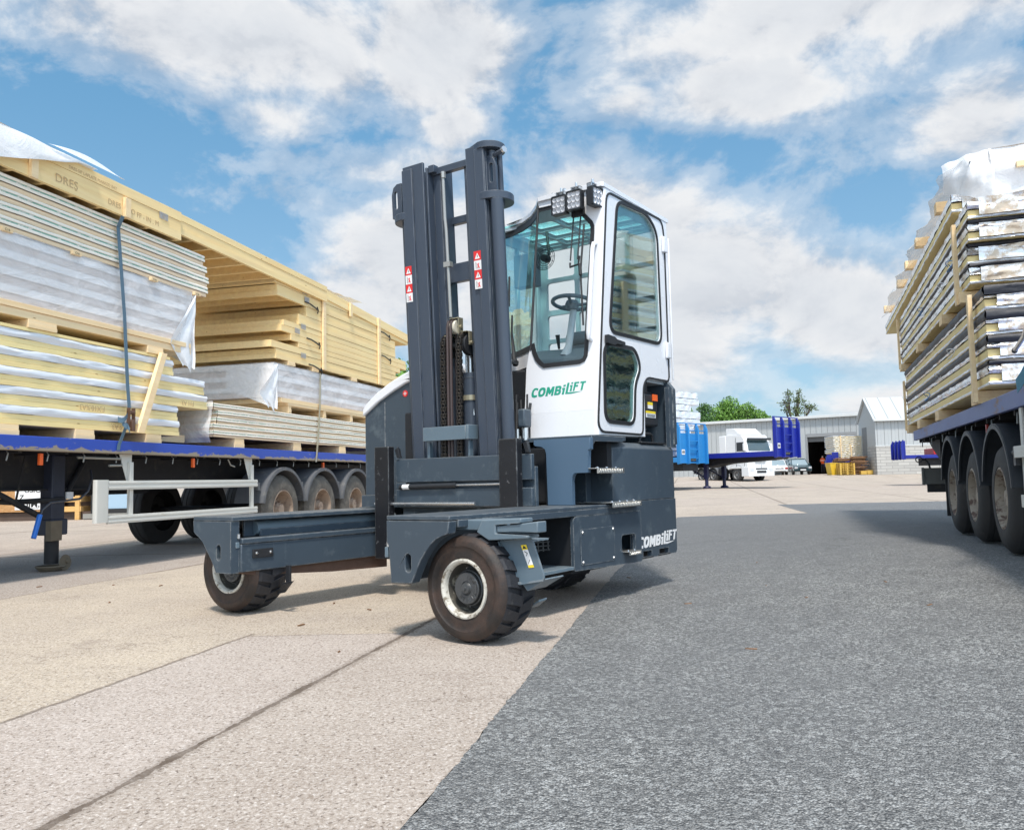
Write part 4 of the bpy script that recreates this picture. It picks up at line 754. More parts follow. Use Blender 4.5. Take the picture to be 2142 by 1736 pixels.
# stickers
for u0, z0, kk in ((.835, 2.365, 1), (1.535, 2.36, 0)):
    m = MB(); m.T = LEAN; e = 1.3855 if kk == 0 else 1.3855; h = .066; wdt = .068
    for i, k in enumerate((0, 1, 0, 1)):
        m.cm = k; m.box(u0, u0 + wdt, e - .0012, e - .0002, z0 + i * .073, z0 + i * .073 + .072)
        m.cm = 1 - k; zb = z0 + i * .073
        if k: bb = m.P([(u0 + .010, e - .0016, zb + .012), (u0 + wdt - .010, e - .0016, zb + .012), (u0 + wdt / 2, e - .0016, zb + .058)]); m.fa(bb, (0, 1, 2)); m.cm = 2; m.box(u0 + .031, u0 + .036, e - .0021, e - .0017, zb + .022, zb + .042)
        else:
            m.cm = 2; m.tube([(u0 + .05, e - .0016, zb + .01), (u0 + .05, e - .0016, zb + .06)], .0022, 4); m.cm = 1 - k; m.tube([(u0 + .018, e - .0016, zb + .012), (u0 + .028, e - .0016, zb + .035), (u0 + .022, e - .0016, zb + .05)], .004, 5); m.tube([(u0 + .036, e - .0016, zb + .012), (u0 + .028, e - .0016, zb + .035), (u0 + .04, e - .0016, zb + .046)], .003, 5)
    build(m, 'warning_label', [STW, RED, INK], fk, 0, 0)
# ---------------------------------------------------------------- carriage and forks
m = MB(); m.box(.41, 1.72, 1.312, 1.352, .903, 1.09); build(m, 'carriage_plate', SLATE, fk, .005)
m = MB(); m.box(.41, 1.72, 1.312, 1.352, .712, .848); m.box(.41, 1.72, 1.36, 1.40, .70, 1.0); m.box(1.62, 1.72, 1.312, 1.352, .8485, .9025); build(m, 'carriage_plate', SLATE, fk, .005)
m = MB(); m.tube([(1.665, 1.30, .866), (1.09, 1.30, .874)], .020, 14); sc_ = build(m, 'shift_cylinder', BLKP, fk); m = MB(); m.tube([(1.63, 1.30, .8665), (1.56, 1.30, .8675)], .0208, 14); build(m, 'cylinder_label', STW, sc_)
m = MB(); m.tube([(1.09, 1.30, .874), (.64, 1.30, .878)], .0085, 10); m.tube([(1.9, 1.26, .735), (.9, 1.28, .735)], .013, 8); build(m, 'cylinder_rod', STEEL, fk)
m = MB(); m.box(1.724, 1.878, 1.232, 1.30, .30, 1.193); build(m, 'fork', FORK, fk, .005)
m = MB(); m.box(.482, .642, 1.232, 1.30, .24, 1.203); m.prism([(1.25, .24), (1.25, .30), (.95, .30), (.95, .26)], 'yz', .515, .64); build(m, 'fork', FORK, fk, .005)
m = MB(); m.prism([(-.02, .3145), (.10, .286), (.83, .235), (1.44, .215), (1.44, .3145)], 'yz', 1.945, 2.12); build(m, 'belly_plate', RUST, fk, .002)
m = MB()
for uu in (.42, 1.665): m.prism([(uu, 1.10), (uu + .03, 1.10), (uu + .055, 1.17), (uu + .02, 1.18)], 'xz', 1.30, 1.33); m.tube([(uu + .03, 1.31, 1.19), (uu + .03, 1.33, 1.1)], .01, 6)
build(m, 'fork_latch', BLKP, fk, .002)
m = MB(); m.box(.60, .665, 1.52, 1.62, 1.30, 1.44); build(m, 'mast_bracket', SLATE, fk, .012); m = MB(); m.box(.60, .62, 1.50, 1.60, .75, 1.0); build(m, 'mast_bracket', SLATE, fk, .012)
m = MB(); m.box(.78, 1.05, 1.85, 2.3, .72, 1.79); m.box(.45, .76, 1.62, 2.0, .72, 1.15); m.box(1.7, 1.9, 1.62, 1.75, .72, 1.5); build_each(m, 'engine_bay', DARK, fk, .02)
m = MB(); r_ = random.Random(3)
for i in range(7):
    u, v = .62 + r_.random() * .15, 1.60 + r_.random() * .12; m.tube([(u, v, .75), (u + .03 * r_.uniform(-1, 1), v, 1.0), (u + .05, v + .05, 1.2), (u + .12 * r_.random(), v + .1, 1.45 + .2 * r_.random())], .011, 6)
build(m, 'hydraulic_hose', BLACK, fk)
m = MB(); m.tube([(.66, 1.60, 1.22), (.66, 1.60, 1.36), (.70, 1.62, 1.40), (.76, 1.7, 1.41)], .014, 8); m.tube([(.63, 1.58, 1.2), (.63, 1.58, 1.30)], .018, 6); m.tube([(.69, 1.56, 1.2), (.69, 1.56, 1.29)], .012, 6); build(m, 'hose_fitting', STEEL, fk)
# ---------------------------------------------------------------- engine hood on the far side
arc = [(2.37, 1.56), (2.33, 1.60), (2.20, 1.69), (2.05, 1.765), (1.90, 1.825), (1.75, 1.87), (1.55, 1.90), (1.35, 1.88), (1.22, 1.80), (1.16, 1.66), (1.14, 1.50)]
body = [(x, z - .075) for x, z in arc[:7]] + [(1.5, 1.8), (1.35, 1.78), (1.28, 1.70), (1.24, 1.5), (1.16, 1.44)]
m = MB(); m.prism([(2.362, .80)] + [(2.362, 1.50)] + [(x, z - .08) for x, z in arc[1:8]] + [(1.26, 1.72), (1.24, 1.5), (1.16, 1.44), (1.16, .80)], 'xz', 1.625, 2.98); m.box(1.16, 2.39, 1.60, 3.0, .695, .80); m.box(2.12, 2.128, 1.618, 1.625, .80, 1.60); build(m, 'engine_cover', SLATE, fk, .008)
m = MB(); m.prism(arc + [(1.23, 1.5), (1.25, 1.66), (1.30, 1.73), (1.40, 1.79), (1.55, 1.805), (1.73, 1.785), (1.88, 1.74), (2.03, 1.68), (2.18, 1.61), (2.33, 1.515), (2.37, 1.49)], 'xz', 1.60, 3.0); build(m, 'hood_lid', WHITE, fk, .02)
m = MB(); m.lathe([(0, -.004), (.028, -.003), (.028, 0)], (1.885, 1.624, 1.66), 'y', 20); m.cm = 1; m.box(1.868, 1.902, 1.618, 1.6195, 1.657, 1.663); m.box(1.882, 1.888, 1.618, 1.6195, 1.643, 1.677); build(m, 'round_sticker', [RED, STW], fk)
# ================================================================ more materials
def rust_x(k, v, c):
    zc_ = k.n('ShaderNodeSeparateXYZ', ins={0: v}).outputs[2]; n_ = k.m('MULTIPLY', k.m('SUBTRACT', k.noise(v, 9, 6, .75), .42), .22); return k.mix(k.ramp(k.m('ADD', zc_, n_), [(.30, 0), (.303, 0)]) if 0 else k.m('LESS_THAN', k.m('SUBTRACT', zc_, n_), 1.318), c, (.30, .25, .19))
BLUEP = mat('blue_trailer_paint', (.028, .075, .42), .45, 0, .2, 2, .05, 60, st=(1, .4, 1), col2=(.34, .33, .32), c2t=(.62, .72), c2s=7, extra=rust_x)
BLUEW = mat('faded_blue_paint', (.13, .17, .36), .5, 0, .2, 2, .05, 60, st=(1, .4, 1), col2=(.22, .13, .08), c2t=(.56, .66), c2s=6)
BLUED = mat('deep_blue_paint', (.008, .018, .26), .4, 0, .15, 2); SKYB = mat('sky_blue_paint', (.02, .20, .50), .42, 0, .15, 2, col2=(.35, .34, .32), c2t=(.68, .76), c2s=5)
CHAS = mat('trailer_chassis_black', (.016, .016, .018), .7, 0, .4, 4, .1, 40, col2=(.06, .05, .04), c2t=(.55, .75))
ALU = mat('guard_rail_pale', (.66, .65, .60), .45, .1, .08, 3, .04, 60, st=(1, .3, 1), col2=(.42, .36, .26), c2t=(.62, .8), c2s=5)
GALV = mat('dull_galvanised', (.32, .31, .28), .5, .4, .25, 8)
TYRG = mat('dusty_tyre', (.105, .095, .082), .8, 0, .3, 5, .25, 60, col2=(.20, .18, .15), c2t=(.48, .7), c2s=8); TYRB = mat('worn_dark_tyre', (.035, .034, .034), .7, 0, .3, 5, .2, 60, col2=(.10, .09, .08), c2t=(.6, .8), c2s=7)
RIMB = mat('brown_dusty_rim', (.33, .25, .19), .6, .1, .3, 6, .1, 60, col2=(.14, .09, .07), c2t=(.5, .68), c2s=9)
MUDG = mat('dusty_mudguard', (.105, .11, .12), .7, 0, .25, 5, .1, 60, col2=(.24, .23, .21), c2t=(.55, .8), c2s=6); MUDB = mat('black_mudguard', (.028, .032, .038), .5, 0, .25, 5, .05, 60)
WOOD = wood('timber_pale', (.99, .75, .40)); WOODY = wood('timber_yellow', (.99, .79, .40)); WOODB = wood('timber_block', (.98, .75, .47)); WOODO = wood('timber_orange', (.70, .44, .17)); WOODD = wood('timber_dark_brown', (.24, .14, .08))
def osb_x(k, v, c):
    vo = k.n('ShaderNodeTexVoronoi', ins={'Vector': k.vm('MULTIPLY', v, (1, 1, 2)), 'Scale': 22.0}); return k.mix(k.n('ShaderNodeSeparateColor', ins={0: vo.outputs['Color']}).outputs[0], c, (.40, .20, .07))
OSB = mat('osb_board', (.52, .30, .13), .7, 0, .2, 5, .1, 60, extra=osb_x)
BOARD = mat('plasterboard_edge', (.94, .88, .78), .7, 0, .07, 3, .35, 18, st=(1, .3, 1.6), col2=(.62, .52, .42), c2t=(.62, .8), c2s=6); GRNL = mat('green_edge_strip', (.26, .52, .40), .6, 0, .3, 8, col2=(.85, .82, .72), c2t=(.48, .60), c2s=14)
MEMB = mat('silver_membrane', (.80, .82, .86), .34, .12, .06, 2, .35, 9, st=(1, .5, 1)); FOIL = mat('crinkled_foil', (.82, .83, .85), .24, .75, .1, 5, .9, 16, st=(1, .7, 1.3), col2=(.60, .48, .36), c2t=(.52, .62), c2s=3.5); FOILW = mat('bright_foil', (.84, .85, .87), .32, .35, .1, 5, .9, 13)
BMEM = mat('black_membrane', (.030, .031, .038), .55, 0, .3, 4, .5, 14); KRAFT = mat('brown_backed_foil', (.60, .48, .36), .30, .45, .3, 4, .9, 9, col2=(.88, .88, .88), c2t=(.46, .54), c2s=5)
FILM = film('clear_wrap_film', (.98, .97, .98), .46, .16, .9, 3.5); FILM2 = film('milky_plastic_sheet', (.92, .93, .95), .86, .25, .5, 2.0); FILM3 = film('thin_plastic_drape', (.90, .92, .94), .55, .22, .9, 3.0)
STRAPM = mat('slate_webbing', (.10, .17, .23), .7, 0, .1, 8, .2, 120); STRAPB = mat('beige_webbing', (.42, .38, .27), .7, 0, .1, 8, .2, 120)
BLKR = INK
# ================================================================ loaded trailer on the left   (w into the load, a along it, z)
LF = Frame((-3.57, 13.1, 0), 14.7)
def add(m, q, dup=False):
    n = len(m.v); m.v += q.v; m.f += [[i + n for i in f] for f in q.f]; m.mi += [k + m.cm for k in q.mi]
def truck_wheel(par, w, a, z, r, sg, tyre, rim, k=1.0):
    """sg=+1: outer face looks towards -w"""
    m = MB(); m.lathe([(r * .56, .02), (r * .58, .0), (r * .72, -.004), (r * .9, .02), (r * .965, .05), (r, .07), (r, .11), (r * .985, .115), (r * .985, .125), (r, .13), (r, .19), (r * .985, .195), (r * .985, .205), (r, .21), (r, .27), (r * .97, .30), (r * .6, .34)], (w, a, z), 'x', 56, sg)
    e = MB(); ri = r * .545; e.lathe([(ri * 1.04, .02), (ri * 1.05, .006), (ri * .98, .0), (ri * .94, .03), (ri * .9, .09), (ri * .84, .17), (ri * .80, .19), (ri * .42, .175), (ri * .38, .16), (ri * .36, .09), (ri * .30, .07), (ri * .28, .04), (0, .04)], (w, a, z), 'x', 48, sg)
    wh = build(e, 'wheel', rim, par); build(m, 'tyre', tyre, wh)
    b = MB()
    for i in range(10): t = 2 * PI * i / 10; b.lathe([(.0, .13), (.013, .13), (.016, .15), (.016, .18)], (w, a + ri * .6 * math.cos(t), z + ri * .6 * math.sin(t)), 'x', 6, sg)
    build(b, 'wheel_nuts', RIMB, wh); return wh
def mudguard(par, w, a, z, r, mt, sg=1, wd=.46, a0=8, a1=172):
    m = MB(); pr = []
    n = 22
    def arcp(rad, i): t = math.radians(a0 + (a1 - a0) * i / n); return (a + rad * math.cos(t), z + rad * math.sin(t))
    outer = [arcp(r, i) for i in range(n + 1)]; inner = [arcp(r - .012, i) for i in range(n, -1, -1)]
    x0, x1 = sorted((w + sg * -.03, w + sg * wd)); m.prism(outer + inner, 'yz', x0, x1)
    lip = [arcp(r - .0125, i) for i in range(n + 1)] + [arcp(r - .05, i) for i in range(n, -1, -1)]; x0, x1 = sorted((w - sg * .035, w - sg * .015)); m.prism(lip, 'yz', x0, x1)
    return build(m, 'mudguard', mt, par, .006)
lt = thing('flatbed_trailer', 'blue flatbed trailer with pale side guard rails, left of the forklift', 'trailer', LF, (1.2, 0, 0))
m = MB(); m.box(-.02, .05, -9.5, 4.95, 1.302, 1.448); m.box(.05, .07, -9.5, 4.95, 1.30, 1.33); m.box(2.43, 2.5, -9.5, 4.95, 1.302, 1.448); m.box(.05, 2.43, -9.5, 4.95, 1.40, 1.44); build(m, 'bed', BLUEP, lt, .006)
m = MB()
for w_ in (.72, 1.68): m.box(w_, w_ + .02, -9.5, 4.8, .92, 1.40); m.box(w_ - .06, w_ + .08, -9.5, 4.8, .90, .92); m.box(w_ - .06, w_ + .08, -9.5, 4.8, 1.38, 1.399)
for i in range(24): a = -9.2 + i * .6; m.box(.06, 2.42, a, a + .05, 1.28, 1.399)
build(m, 'chassis_frame', CHAS, lt)
m = MB(); m.box(.25, .62, -8.6, -6.4, .95, 1.25); m.tube([(1.3, -2.9, 1.0), (1.3, -1.6, 1.0)], .17, 16); build_each(m, 'side_locker', CHAS, lt, .01)
for (z0, z1) in ((.892, .995), (.512, .606)):
    m = MB(); m.box(-.01, .02, -3.83, -.79, z0, z1); m.box(-.016, -.0101, -3.83, -.79, z0 + .015, z0 + .035); m.box(-.016, -.0101, -3.83, -.79, z1 - .035, z1 - .015); build(m, 'guard_rail', ALU, lt, .003)
m = MB(); m.prism(rr([(-.02, -4.02), (.035, -4.03), (.035, -3.832), (-.02, -3.832)], .018), 'xy', .53, 1.005); build(m, 'guard_end', ALU, lt, .006)
for a in (-3.42, -.87):
    m = MB(); m.box(.022, .06, a - .03, a + .03, .52, 1.21); m.prism([(.02, 1.30), (.06, 1.30)][0:0] + [(a - .16, 1.30), (a + .05, 1.30), (a + .03, .98), (a - .03, .98)], 'yz', .062, .07); build(m, 'guard_post', ALU, lt, .002)
# landing leg
def leg(w0):
    m = MB(); m.box(w0, w0 + .17, -3.99, -3.80, .42, 1.30); m.box(w0 - .02, w0 + .19, -4.01, -3.77, .40, .58); lg = build(m, 'landing_leg', mat('leg_blue_black', (.028, .034, .055), .55, 0, .3, 4, .1, 40), lt, .015)
    m = MB(); m.tube([(w0 + .085, -3.895, .08), (w0 + .085, -3.895, .50)], .075, 20); build(m, 'leg_tube', CHAS, lg)
    m = MB(); m.box(w0 - .022, w0 + .05, -4.02, -3.86, .34, .56); m.lathe([(0, .0), (.12, .0), (.165, .045), (.16, .055), (.115, .014), (0, .014)], (w0 + .085, -3.895, .006), 'z', 20); m.lathe([(.0, 0), (.085, 0), (.09, .006), (.085, .012), (0, .012)], (w0 - .06, -3.84, .09), 'x', 18); m.lathe([(0, -.02), (.025, -.02), (.03, 0)], (w0 - .06, -3.82, .11), 'x', 10); build_each(m, 'leg_foot', mat('rusty_foot', (.17, .14, .10), .7, .2, .3, 9, .2, 60), lg)
leg(.6); leg(1.75)
m = MB(); m.tube([(.55, -3.88, .80), (.85, -4.3, .78), (1.8, -3.9, .80)], .03, 8); m.tube([(.7, -5.2, 1.15), (.66, -4.1, .62)], .035, 8); m.tube([(.7, -3.4, 1.25), (.66, -3.78, .78)], .03, 8); m.tube([(.62, -4.35, 1.28), (.66, -4.42, .80)], .012, 6); build_each(m, 'leg_brace', CHAS, lt)
m = MB(); m.tube([(.48, -3.55, 1.12), (.42, -3.60, 1.02), (.40, -3.68, .88), (.40, -3.80, .80), (.40, -4.05, .78), (.40, -4.22, .77), (.40, -4.33, .70), (.40, -4.37, .62)], .013, 8); cr_ = build(m, 'crank_handle', mat('crank_steel', (.12, .12, .13), .3, .6), lt); m = MB(); m.tube([(.40, -4.36, .645), (.40, -4.44, .40)], .027, 12); build(m, 'crank_grip', mat('grip_blue', (.02, .16, .62), .4), cr_)
m = MB(); m.box(.58, .598, -3.80, -3.70, .80, .88); build(m, 'leg_label', STW, lt)
for k, a in enumerate((-.03, 1.26, 2.57)):
    truck_wheel(lt, 0, a, .535, .53, 1, TYRG, RIMB); truck_wheel(lt, 2.5, a, .535, .53, -1, TYRB, TYRB)
    mudguard(lt, 0, a, .535, .65, MUDG, 1, .46, 10, 170)
    m = MB(); m.tube([(.3, a, .535), (2.2, a, .535)], .07, 12); build(m, 'axle', CHAS, lt)
    m = MB(); m.tube([(.05, a - .66, .92), (.05, a - .80, .92)], .018, 8); m.box(.02, .08, a - .70, a - .64, .84, .95); build(m, 'mudguard_bracket', MUDG, lt, .004)
for a in (-4.75, -2.25, 1.35): m = MB(); m.box(.04, .07, a, a + .045, 1.16, 1.28); build(m, 'marker_light', ORNG, lt, .003)
for i in range(20):
    a = -5.1 + i * .5; m = MB(); m.tube([(.10, a, 1.30), (.06, a - .02, 1.27), (.05, a - .05, 1.20)], .008, 6); build(m, 'rope_hook', GALV, lt)
m = MB(); m.tube([(.08, -4.2, 1.25), (.03, -3.6, 1.245), (.03, -3.58, 1.17), (.03, -3.78, 1.165)], .014, 6); m.tube([(.05, -1.45, 1.28), (.04, -1.4, 1.20), (.04, -1.3, 1.18)], .01, 6); build_each(m, 'slider_bar', GALV, lt)
# ---- things of the load
def bearer(fr, w0, w1, a0, a1, z0, z1, lab, grp='timber bearers under the loads', wobble=.0):
    m = MB(); m.box(w0, w1, a0, a1, z0, (z0 + z1) / 2 - .001); m.box(w0 + .004, w1, a0 + .002, a1 - .004, (z0 + z1) / 2, z1)
    return solo(m, 'timber_bearer', WOODB, lab, 'timber', fr, ((w0 + w1) / 2, (a0 + a1) / 2, z0), grp, bevel=.002)
ORD = ['lowest', 'second', 'third', 'fourth', 'fifth', 'sixth', 'seventh', 'eighth', 'ninth', 'tenth', 'eleventh', 'twelfth']
for i, a in enumerate((-5.33, -4.32, -3.20)): bearer(LF, -.0 + .002 * i, 2.4, a, a + .28, 1.449, 1.552, ('leftmost wood bearer under the silver wrapped panels', 'wood bearer under the silver wrapped panels, between the other two', 'wood bearer under the silver wrapped panels, near the slanted plank')[i])
for i, a in enumerate((-1.36, .28, 1.9)): bearer(LF, .0, 2.4, a, a + .24, 1.449, 1.575, ('leftmost wood bearer under the green striped panels above the trailer wheels', 'middle wood bearer under the green striped panels above the trailer wheels', 'wood bearer under the green striped panels, nearest the engine cover')[i])
def lip(w, a0, a1, z0, z1, seed, amp=.018, out=.012, end=True, wdp=2.4, step=.09):
    """soft wrapped edge: crumpled sheet over the side and round the end"""
    m = MB(); n = int((a1 - a0) / step) + 1
    def s(u, v):
        a = a0 + (a1 - a0) * u; z = z0 + (z1 - z0) * v; k = 1.0
        bul = out * math.sin(PI * min(1, max(0, v))) ** .6
        return (w - bul - amp * nz(a * 3.1, v * 2.0, seed) - amp * .6 * nz(a * 9, v * 4, seed + 5), a, z + amp * .5 * nz(a * 2.3, v, seed + 9))
    m.grid(s, n, 5)
    if end:
        for e, dr in ((a0, -1), (a1, 1)):
            m.grid(lambda u, v: (w + wdp * u, e + dr * (out * math.sin(PI * v) + amp * nz(u * 7, v * 2, seed + 3) * (1 if 0 < u < 1 else .3)), z0 + (z1 - z0) * v + amp * .4 * nz(u * 5, v, seed)), 26, 4)
    m.grid(lambda u, v: (w + wdp * v, a0 + (a1 - a0) * u, z1 - .002), 2, 2)
    return m
def foil_panel(fr, w, a0, a1, z0, z1, lab, grp, seed, wmat=None, fmat=None, frac=.56, wd=2.4, cap=False):
    zc = z0 + (z1 - z0) * frac
    t = thing('wrapped_wall_panel', lab, 'wall panel', fr, (w + wd / 2, (a0 + a1) / 2, z0), grp)
    m = MB(); m.box(w, w + wd, a0, a1, z0, (z0 + zc) / 2 - .002); m.box(w + .003, w + wd, a0 + .01, a1 - .012, (z0 + zc) / 2, zc - .001); build(m, 'timber_frame', wmat or WOODY, t, .002)
    build(lip(w + .002, a0 + .01, a1 - .01, zc, z1, seed, wdp=wd), 'foil_edge', fmat or MEMB, t, 0, 50)
    return t
ends = [-2.57, -2.60, -1.99, -2.06, -2.70]; z = 1.555
for i, e in enumerate(ends): foil_panel(LF, .012 + .012 * nz(i * 3.3), -8.6, e, z, z + .188, '%s silver edged panel from the bottom of the front stack on the blue trailer' % ORD[i], 'silver edged wall panels at the front of the blue trailer', i * 7.7); z += .1885
m = MB(); m.box(.0, 2.4, -8.6, -2.78, 2.499, 2.532); solo(m, 'plank', WOODY, 'thin plank lying on top of the silver edged panels', 'plank', LF, (1.2, -5.7, 2.499), bevel=.002)
for i, (a0, a1) in enumerate(((-4.99, -4.74 + .12), (-3.22, -2.93))): bearer(LF, -.02, 2.35, a0, a1, 2.534, 2.618, ('wood block above the silver edged panels, left of the dark strap', 'wood block above the silver edged panels, at the top of the slanted plank')[i], 'wood blocks between the layers')
m = MB(); m.box(-.01, 2.4, -8.6, -2.38, 2.62, 2.70); m.box(-.025, 2.4, -8.6, -2.40, 2.702, 2.76); solo(m, 'timber_pallet', WOODB, 'timber deck boards under the white film wrapped pack', 'pallet', LF, (1.2, -5.5, 2.62), bevel=.003)
STRIPE = mat('panel_stripe_white', (.92, .92, .93), .5, 0, .1, 4, .2, 30, st=(1, .4, 1), col2=(.25, .24, .26), c2t=(.66, .70), c2s=16); INNER = mat('panel_inner_brown', (.62, .52, .46), .7, 0, .3, 3)
def wrapped_pack(fr, w, a0, a1, z0, z1, n, lab, seed, drape=None, wd=2.35, tucks=True):
    t = thing('film_wrapped_pack', lab, 'wrapped pack', fr, (w + wd / 2, (a0 + a1) / 2, z0))
    h = (z1 - z0) / n; m = MB(); s_ = MB()
    for i in range(n):
        m.box(w + .07, w + wd - .07, a0 + .07 + .03 * nz(i, 9), a1 - .07, z0 + i * h, z0 + i * h + h * .50); s_.box(w + .045, w + wd - .045, a0 + .045 + .03 * nz(i, 4), a1 - .045, z0 + i * h + h * .54, z0 + (i + 1) * h - .004)
    build(m, 'panel_core', INNER, t); build(s_, 'panel_edge', STRIPE, t)
    m = MB(); na = int((a1 - a0) / .11)
    def bump(p, q): return .03 * nz(p * 1.7, q * 3.1, seed) + .018 * nz(p * 5.3, q * 4.5, seed + 4) + .010 * nz(p * 13, q * 9, seed + 8)
    m.grid(lambda u, v: (w - bump(a0 + (a1 - a0) * u, v), a0 + (a1 - a0) * u, z0 + (z1 - z0) * v), na, 9)
    for e, d in ((a0, -1), (a1, 1)): m.grid(lambda u, v: (w + wd * u - (bump(e, v) if u == 0 else 0), e + d * .8 * bump(u * 3 + 2, v) * (u > 0), z0 + (z1 - z0) * v), 22, 9)
    m.grid(lambda u, v: (w + wd * v, a0 + (a1 - a0) * u, z1 + .004 + .012 * abs(nz(u * 12, v * 6, seed))), na // 2, 8)
    build(m, 'plastic_film', FILM, t, 0, 60)
    if drape:
        e, zb = drape; m = MB()
        def dr(u, v): wv = .52 * v / .7 if v < .7 else .52 - .30 * (v - .7) / .3; return (w - .035 - .03 * math.sin(u * 7 + v * 4) * v - .02 * nz(u * 5, v * 4, seed) + .05 * v * u, e - wv * (1 - u) + .012 * math.sin(v * 9), z1 - .03 - (z1 - zb) * v + (.04 * math.sin(u * 8) if v > .9 else 0))
        m.grid(dr, 16, 18); m.grid(lambda u, v: (w - .035 + .9 * u, e + .012 * math.sin(v * 9) + .02 * nz(u * 6, v * 3, seed), z1 - .03 - (z1 - zb) * v * (1 - .5 * u)), 12, 12); build(m, 'loose_film_corner', FILM2, t, 0, 60)
    return t
wrapped_pack(LF, .0, -8.6, -2.36, 2.763, 3.445, 4, 'white film wrapped pack with striped panels inside on the front stack', 1.5, (-2.33, 2.46))
def green_panel(fr, w, a0, a1, z0, z1, lab, grp, seed, wd=2.4):
    t = thing('boarded_wall_panel', lab, 'wall panel', fr, (w + wd / 2, (a0 + a1) / 2, z0), grp); h = z1 - z0
    def wav(z0, z1, ww, dd):
        m = MB(); n = int((a1 - a0) / .16); f = lambda a, s_: .008 * nz(a * 1.3, seed, s_) + .004 * nz(a * 5, seed, s_)
        m.grid(lambda u, v: (ww - .006 * math.sin(PI * v) - f(a0 + (a1 - a0) * u, 1), a0 + dd + (a1 - a0 - 2 * dd) * u, z0 + (z1 - z0) * v + f(a0 + (a1 - a0) * u, 2)), n, 3)
        for e in (a0 + dd, a1 - dd): m.grid(lambda u, v: (ww + wd * u, e + (.006 * math.sin(PI * v)) * (1 if e > a0 + 1 else -1), z0 + (z1 - z0) * v), 8, 3)
        m.grid(lambda u, v: (ww + wd * v, a0 + dd + (a1 - a0 - 2 * dd) * u, z1), 2, 2); return m
    build(wav(z0, z0 + h * .36, w + .012, .02), 'timber_rail', wood('timber_cream', (.93, .74, .52)), t, 0, 50)
    q = wav(z0 + h * .38, z0 + h * .62, w - .004, .0); build(q, 'board_edge', BOARD, t, 0, 50)
    build(wav(z0 + h * .63, z0 + h * .74, w + .002, .004), 'green_strip', GRNL, t, 0, 50)
    build(wav(z0 + h * .75, z0 + h * .985, w - .002, .006), 'board_edge', BOARD, t, 0, 50); return t
for i in range(4): green_panel(LF, .0 + .02 * nz(i * 5.1), -8.6, (-2.02, -2.0, -2.05, -2.10)[i], 3.452 + i * .138, 3.452 + (i + 1) * .138 - .004, '%s green striped panel from the bottom of the high pack over the white film' % ORD[i], 'green striped panels high on the front stack', i * 3.7)
for i, a in enumerate((-5.35, -4.45, -3.2, -2.35)):
    m = MB(); m.box(-.04, -.003, a, a + .13, 3.42, 3.462); o = solo(m, 'bearer_end', WOODB, ('first', 'second', 'third', 'fourth')[i] + ' small C16 stamped timber end from the left above the white film', 'timber end', LF, (0, a, 3.42), 'C16 stamped timber ends', bevel=.002)
    m = MB(); text_poly('C16', .036, lambda x, y, z_: (-.042 - z_, a + .03 + x, 3.428 + y), m, .0004); build(m, 'stamp', INK, o, 0, 0)
# top timber cassettes
def cassette(fr, w, a0, a1, z0, z1, lab, grp, rows=2, wd=2.4, joists=True, tilt=0.0, skin=False, m_=None, off=0.0):
    t = thing('timber_cassette', lab, 'timber panel', fr, (w + wd / 2, (a0 + a1) / 2, z0), grp)
    TT = lambda p: (p[0], p[1], p[2] + tilt * (p[1] - a0)); m = MB(); m.T = TT; h = (z1 - z0) / rows
    for i in range(rows):
        e = .006 * (i % 2); zz0, zz1 = z0 + i * h, z0 + (i + 1) * h - .002
        m.box(w + e, w + .045, a0, a1, zz0, zz1); m.box(w + .0451, w + wd, a0 + e, a0 + .045, zz0, zz1); m.box(w + .0451, w + wd, a1 - .045, a1 - e, zz0, zz1)
    m.box(w + wd - .045, w + wd, a0, a1, z0, z1 - .003) if 0 else None
    m.box(w + .046, w + wd, a0 + .046, a1 - .046, z1 - .02, z1 - .004)
    if joists:
        a = a0 + .4
        while a < a1 - .2: m.box(w + .046, w + wd, a, a + .045, z0 + .004, z1 - .0205); a += .4
    build(m, 'frame', m_ or WOOD, t, .0015)
    return t
TOPG = 'long timber cassettes on the blue trailer'
cassette(LF, -.10, -8.9, -2.72, 4.035, 4.40, 'longest topmost timber cassette with handwriting on the front stack', TOPG, 3)
tt = [o for o in COL.objects if o.get('label', '').startswith('longest topmost')][0]
m = MB()
text_poly('DRES', .125, lambda x, y, z_: (-.1022 - z_, -4.78 + x * 1.1, 4.10 + y - .06 * x * 0), m, .0004); text_poly('DRES - SLO', .09, lambda x, y, z_: (-.1022 - z_, -4.02 + x, 4.10 + y), m, .0004); text_poly('FF - IN . M', .09, lambda x, y, z_: (-.1022 - z_, -3.55 + x, 4.09 + y), m, .0004)
text_poly('DRES-SIP LAPLATE MARKED BAY', .05, lambda x, y, z_: (-.1022 - z_, -4.6 + x, 4.30 + y), m, .0004)
build(m, 'handwriting', mat('pencil_brown', (.55, .38, .20), .8), tt, 0, 0)
for i, a in enumerate((-5.12, -3.78)): m = MB(); m.box(-.145, -.102, a, a + .085, 4.02, 4.25); solo(m, 'timber_batten', WOODB, ('short upright batten on the long top cassette, leftmost', 'short upright batten on the long top cassette, above the dark strap')[i], 'batten', LF, (-.12, a, 4.02), 'short battens on the top cassettes', bevel=.002)
m = MB()
def sheet(u, v):
    a = -9 + 4.75 * u; h = .10 * (min(1, v / .3) ** .6) * (1 - sm((u - .8) / .2)) + .03 * nz(a * 1.3, v * 3, 2); return (-.155 + 2.3 * v, a + .25 * v * u, 4.405 + max(.002, h))
m.grid(sheet, 50, 16)
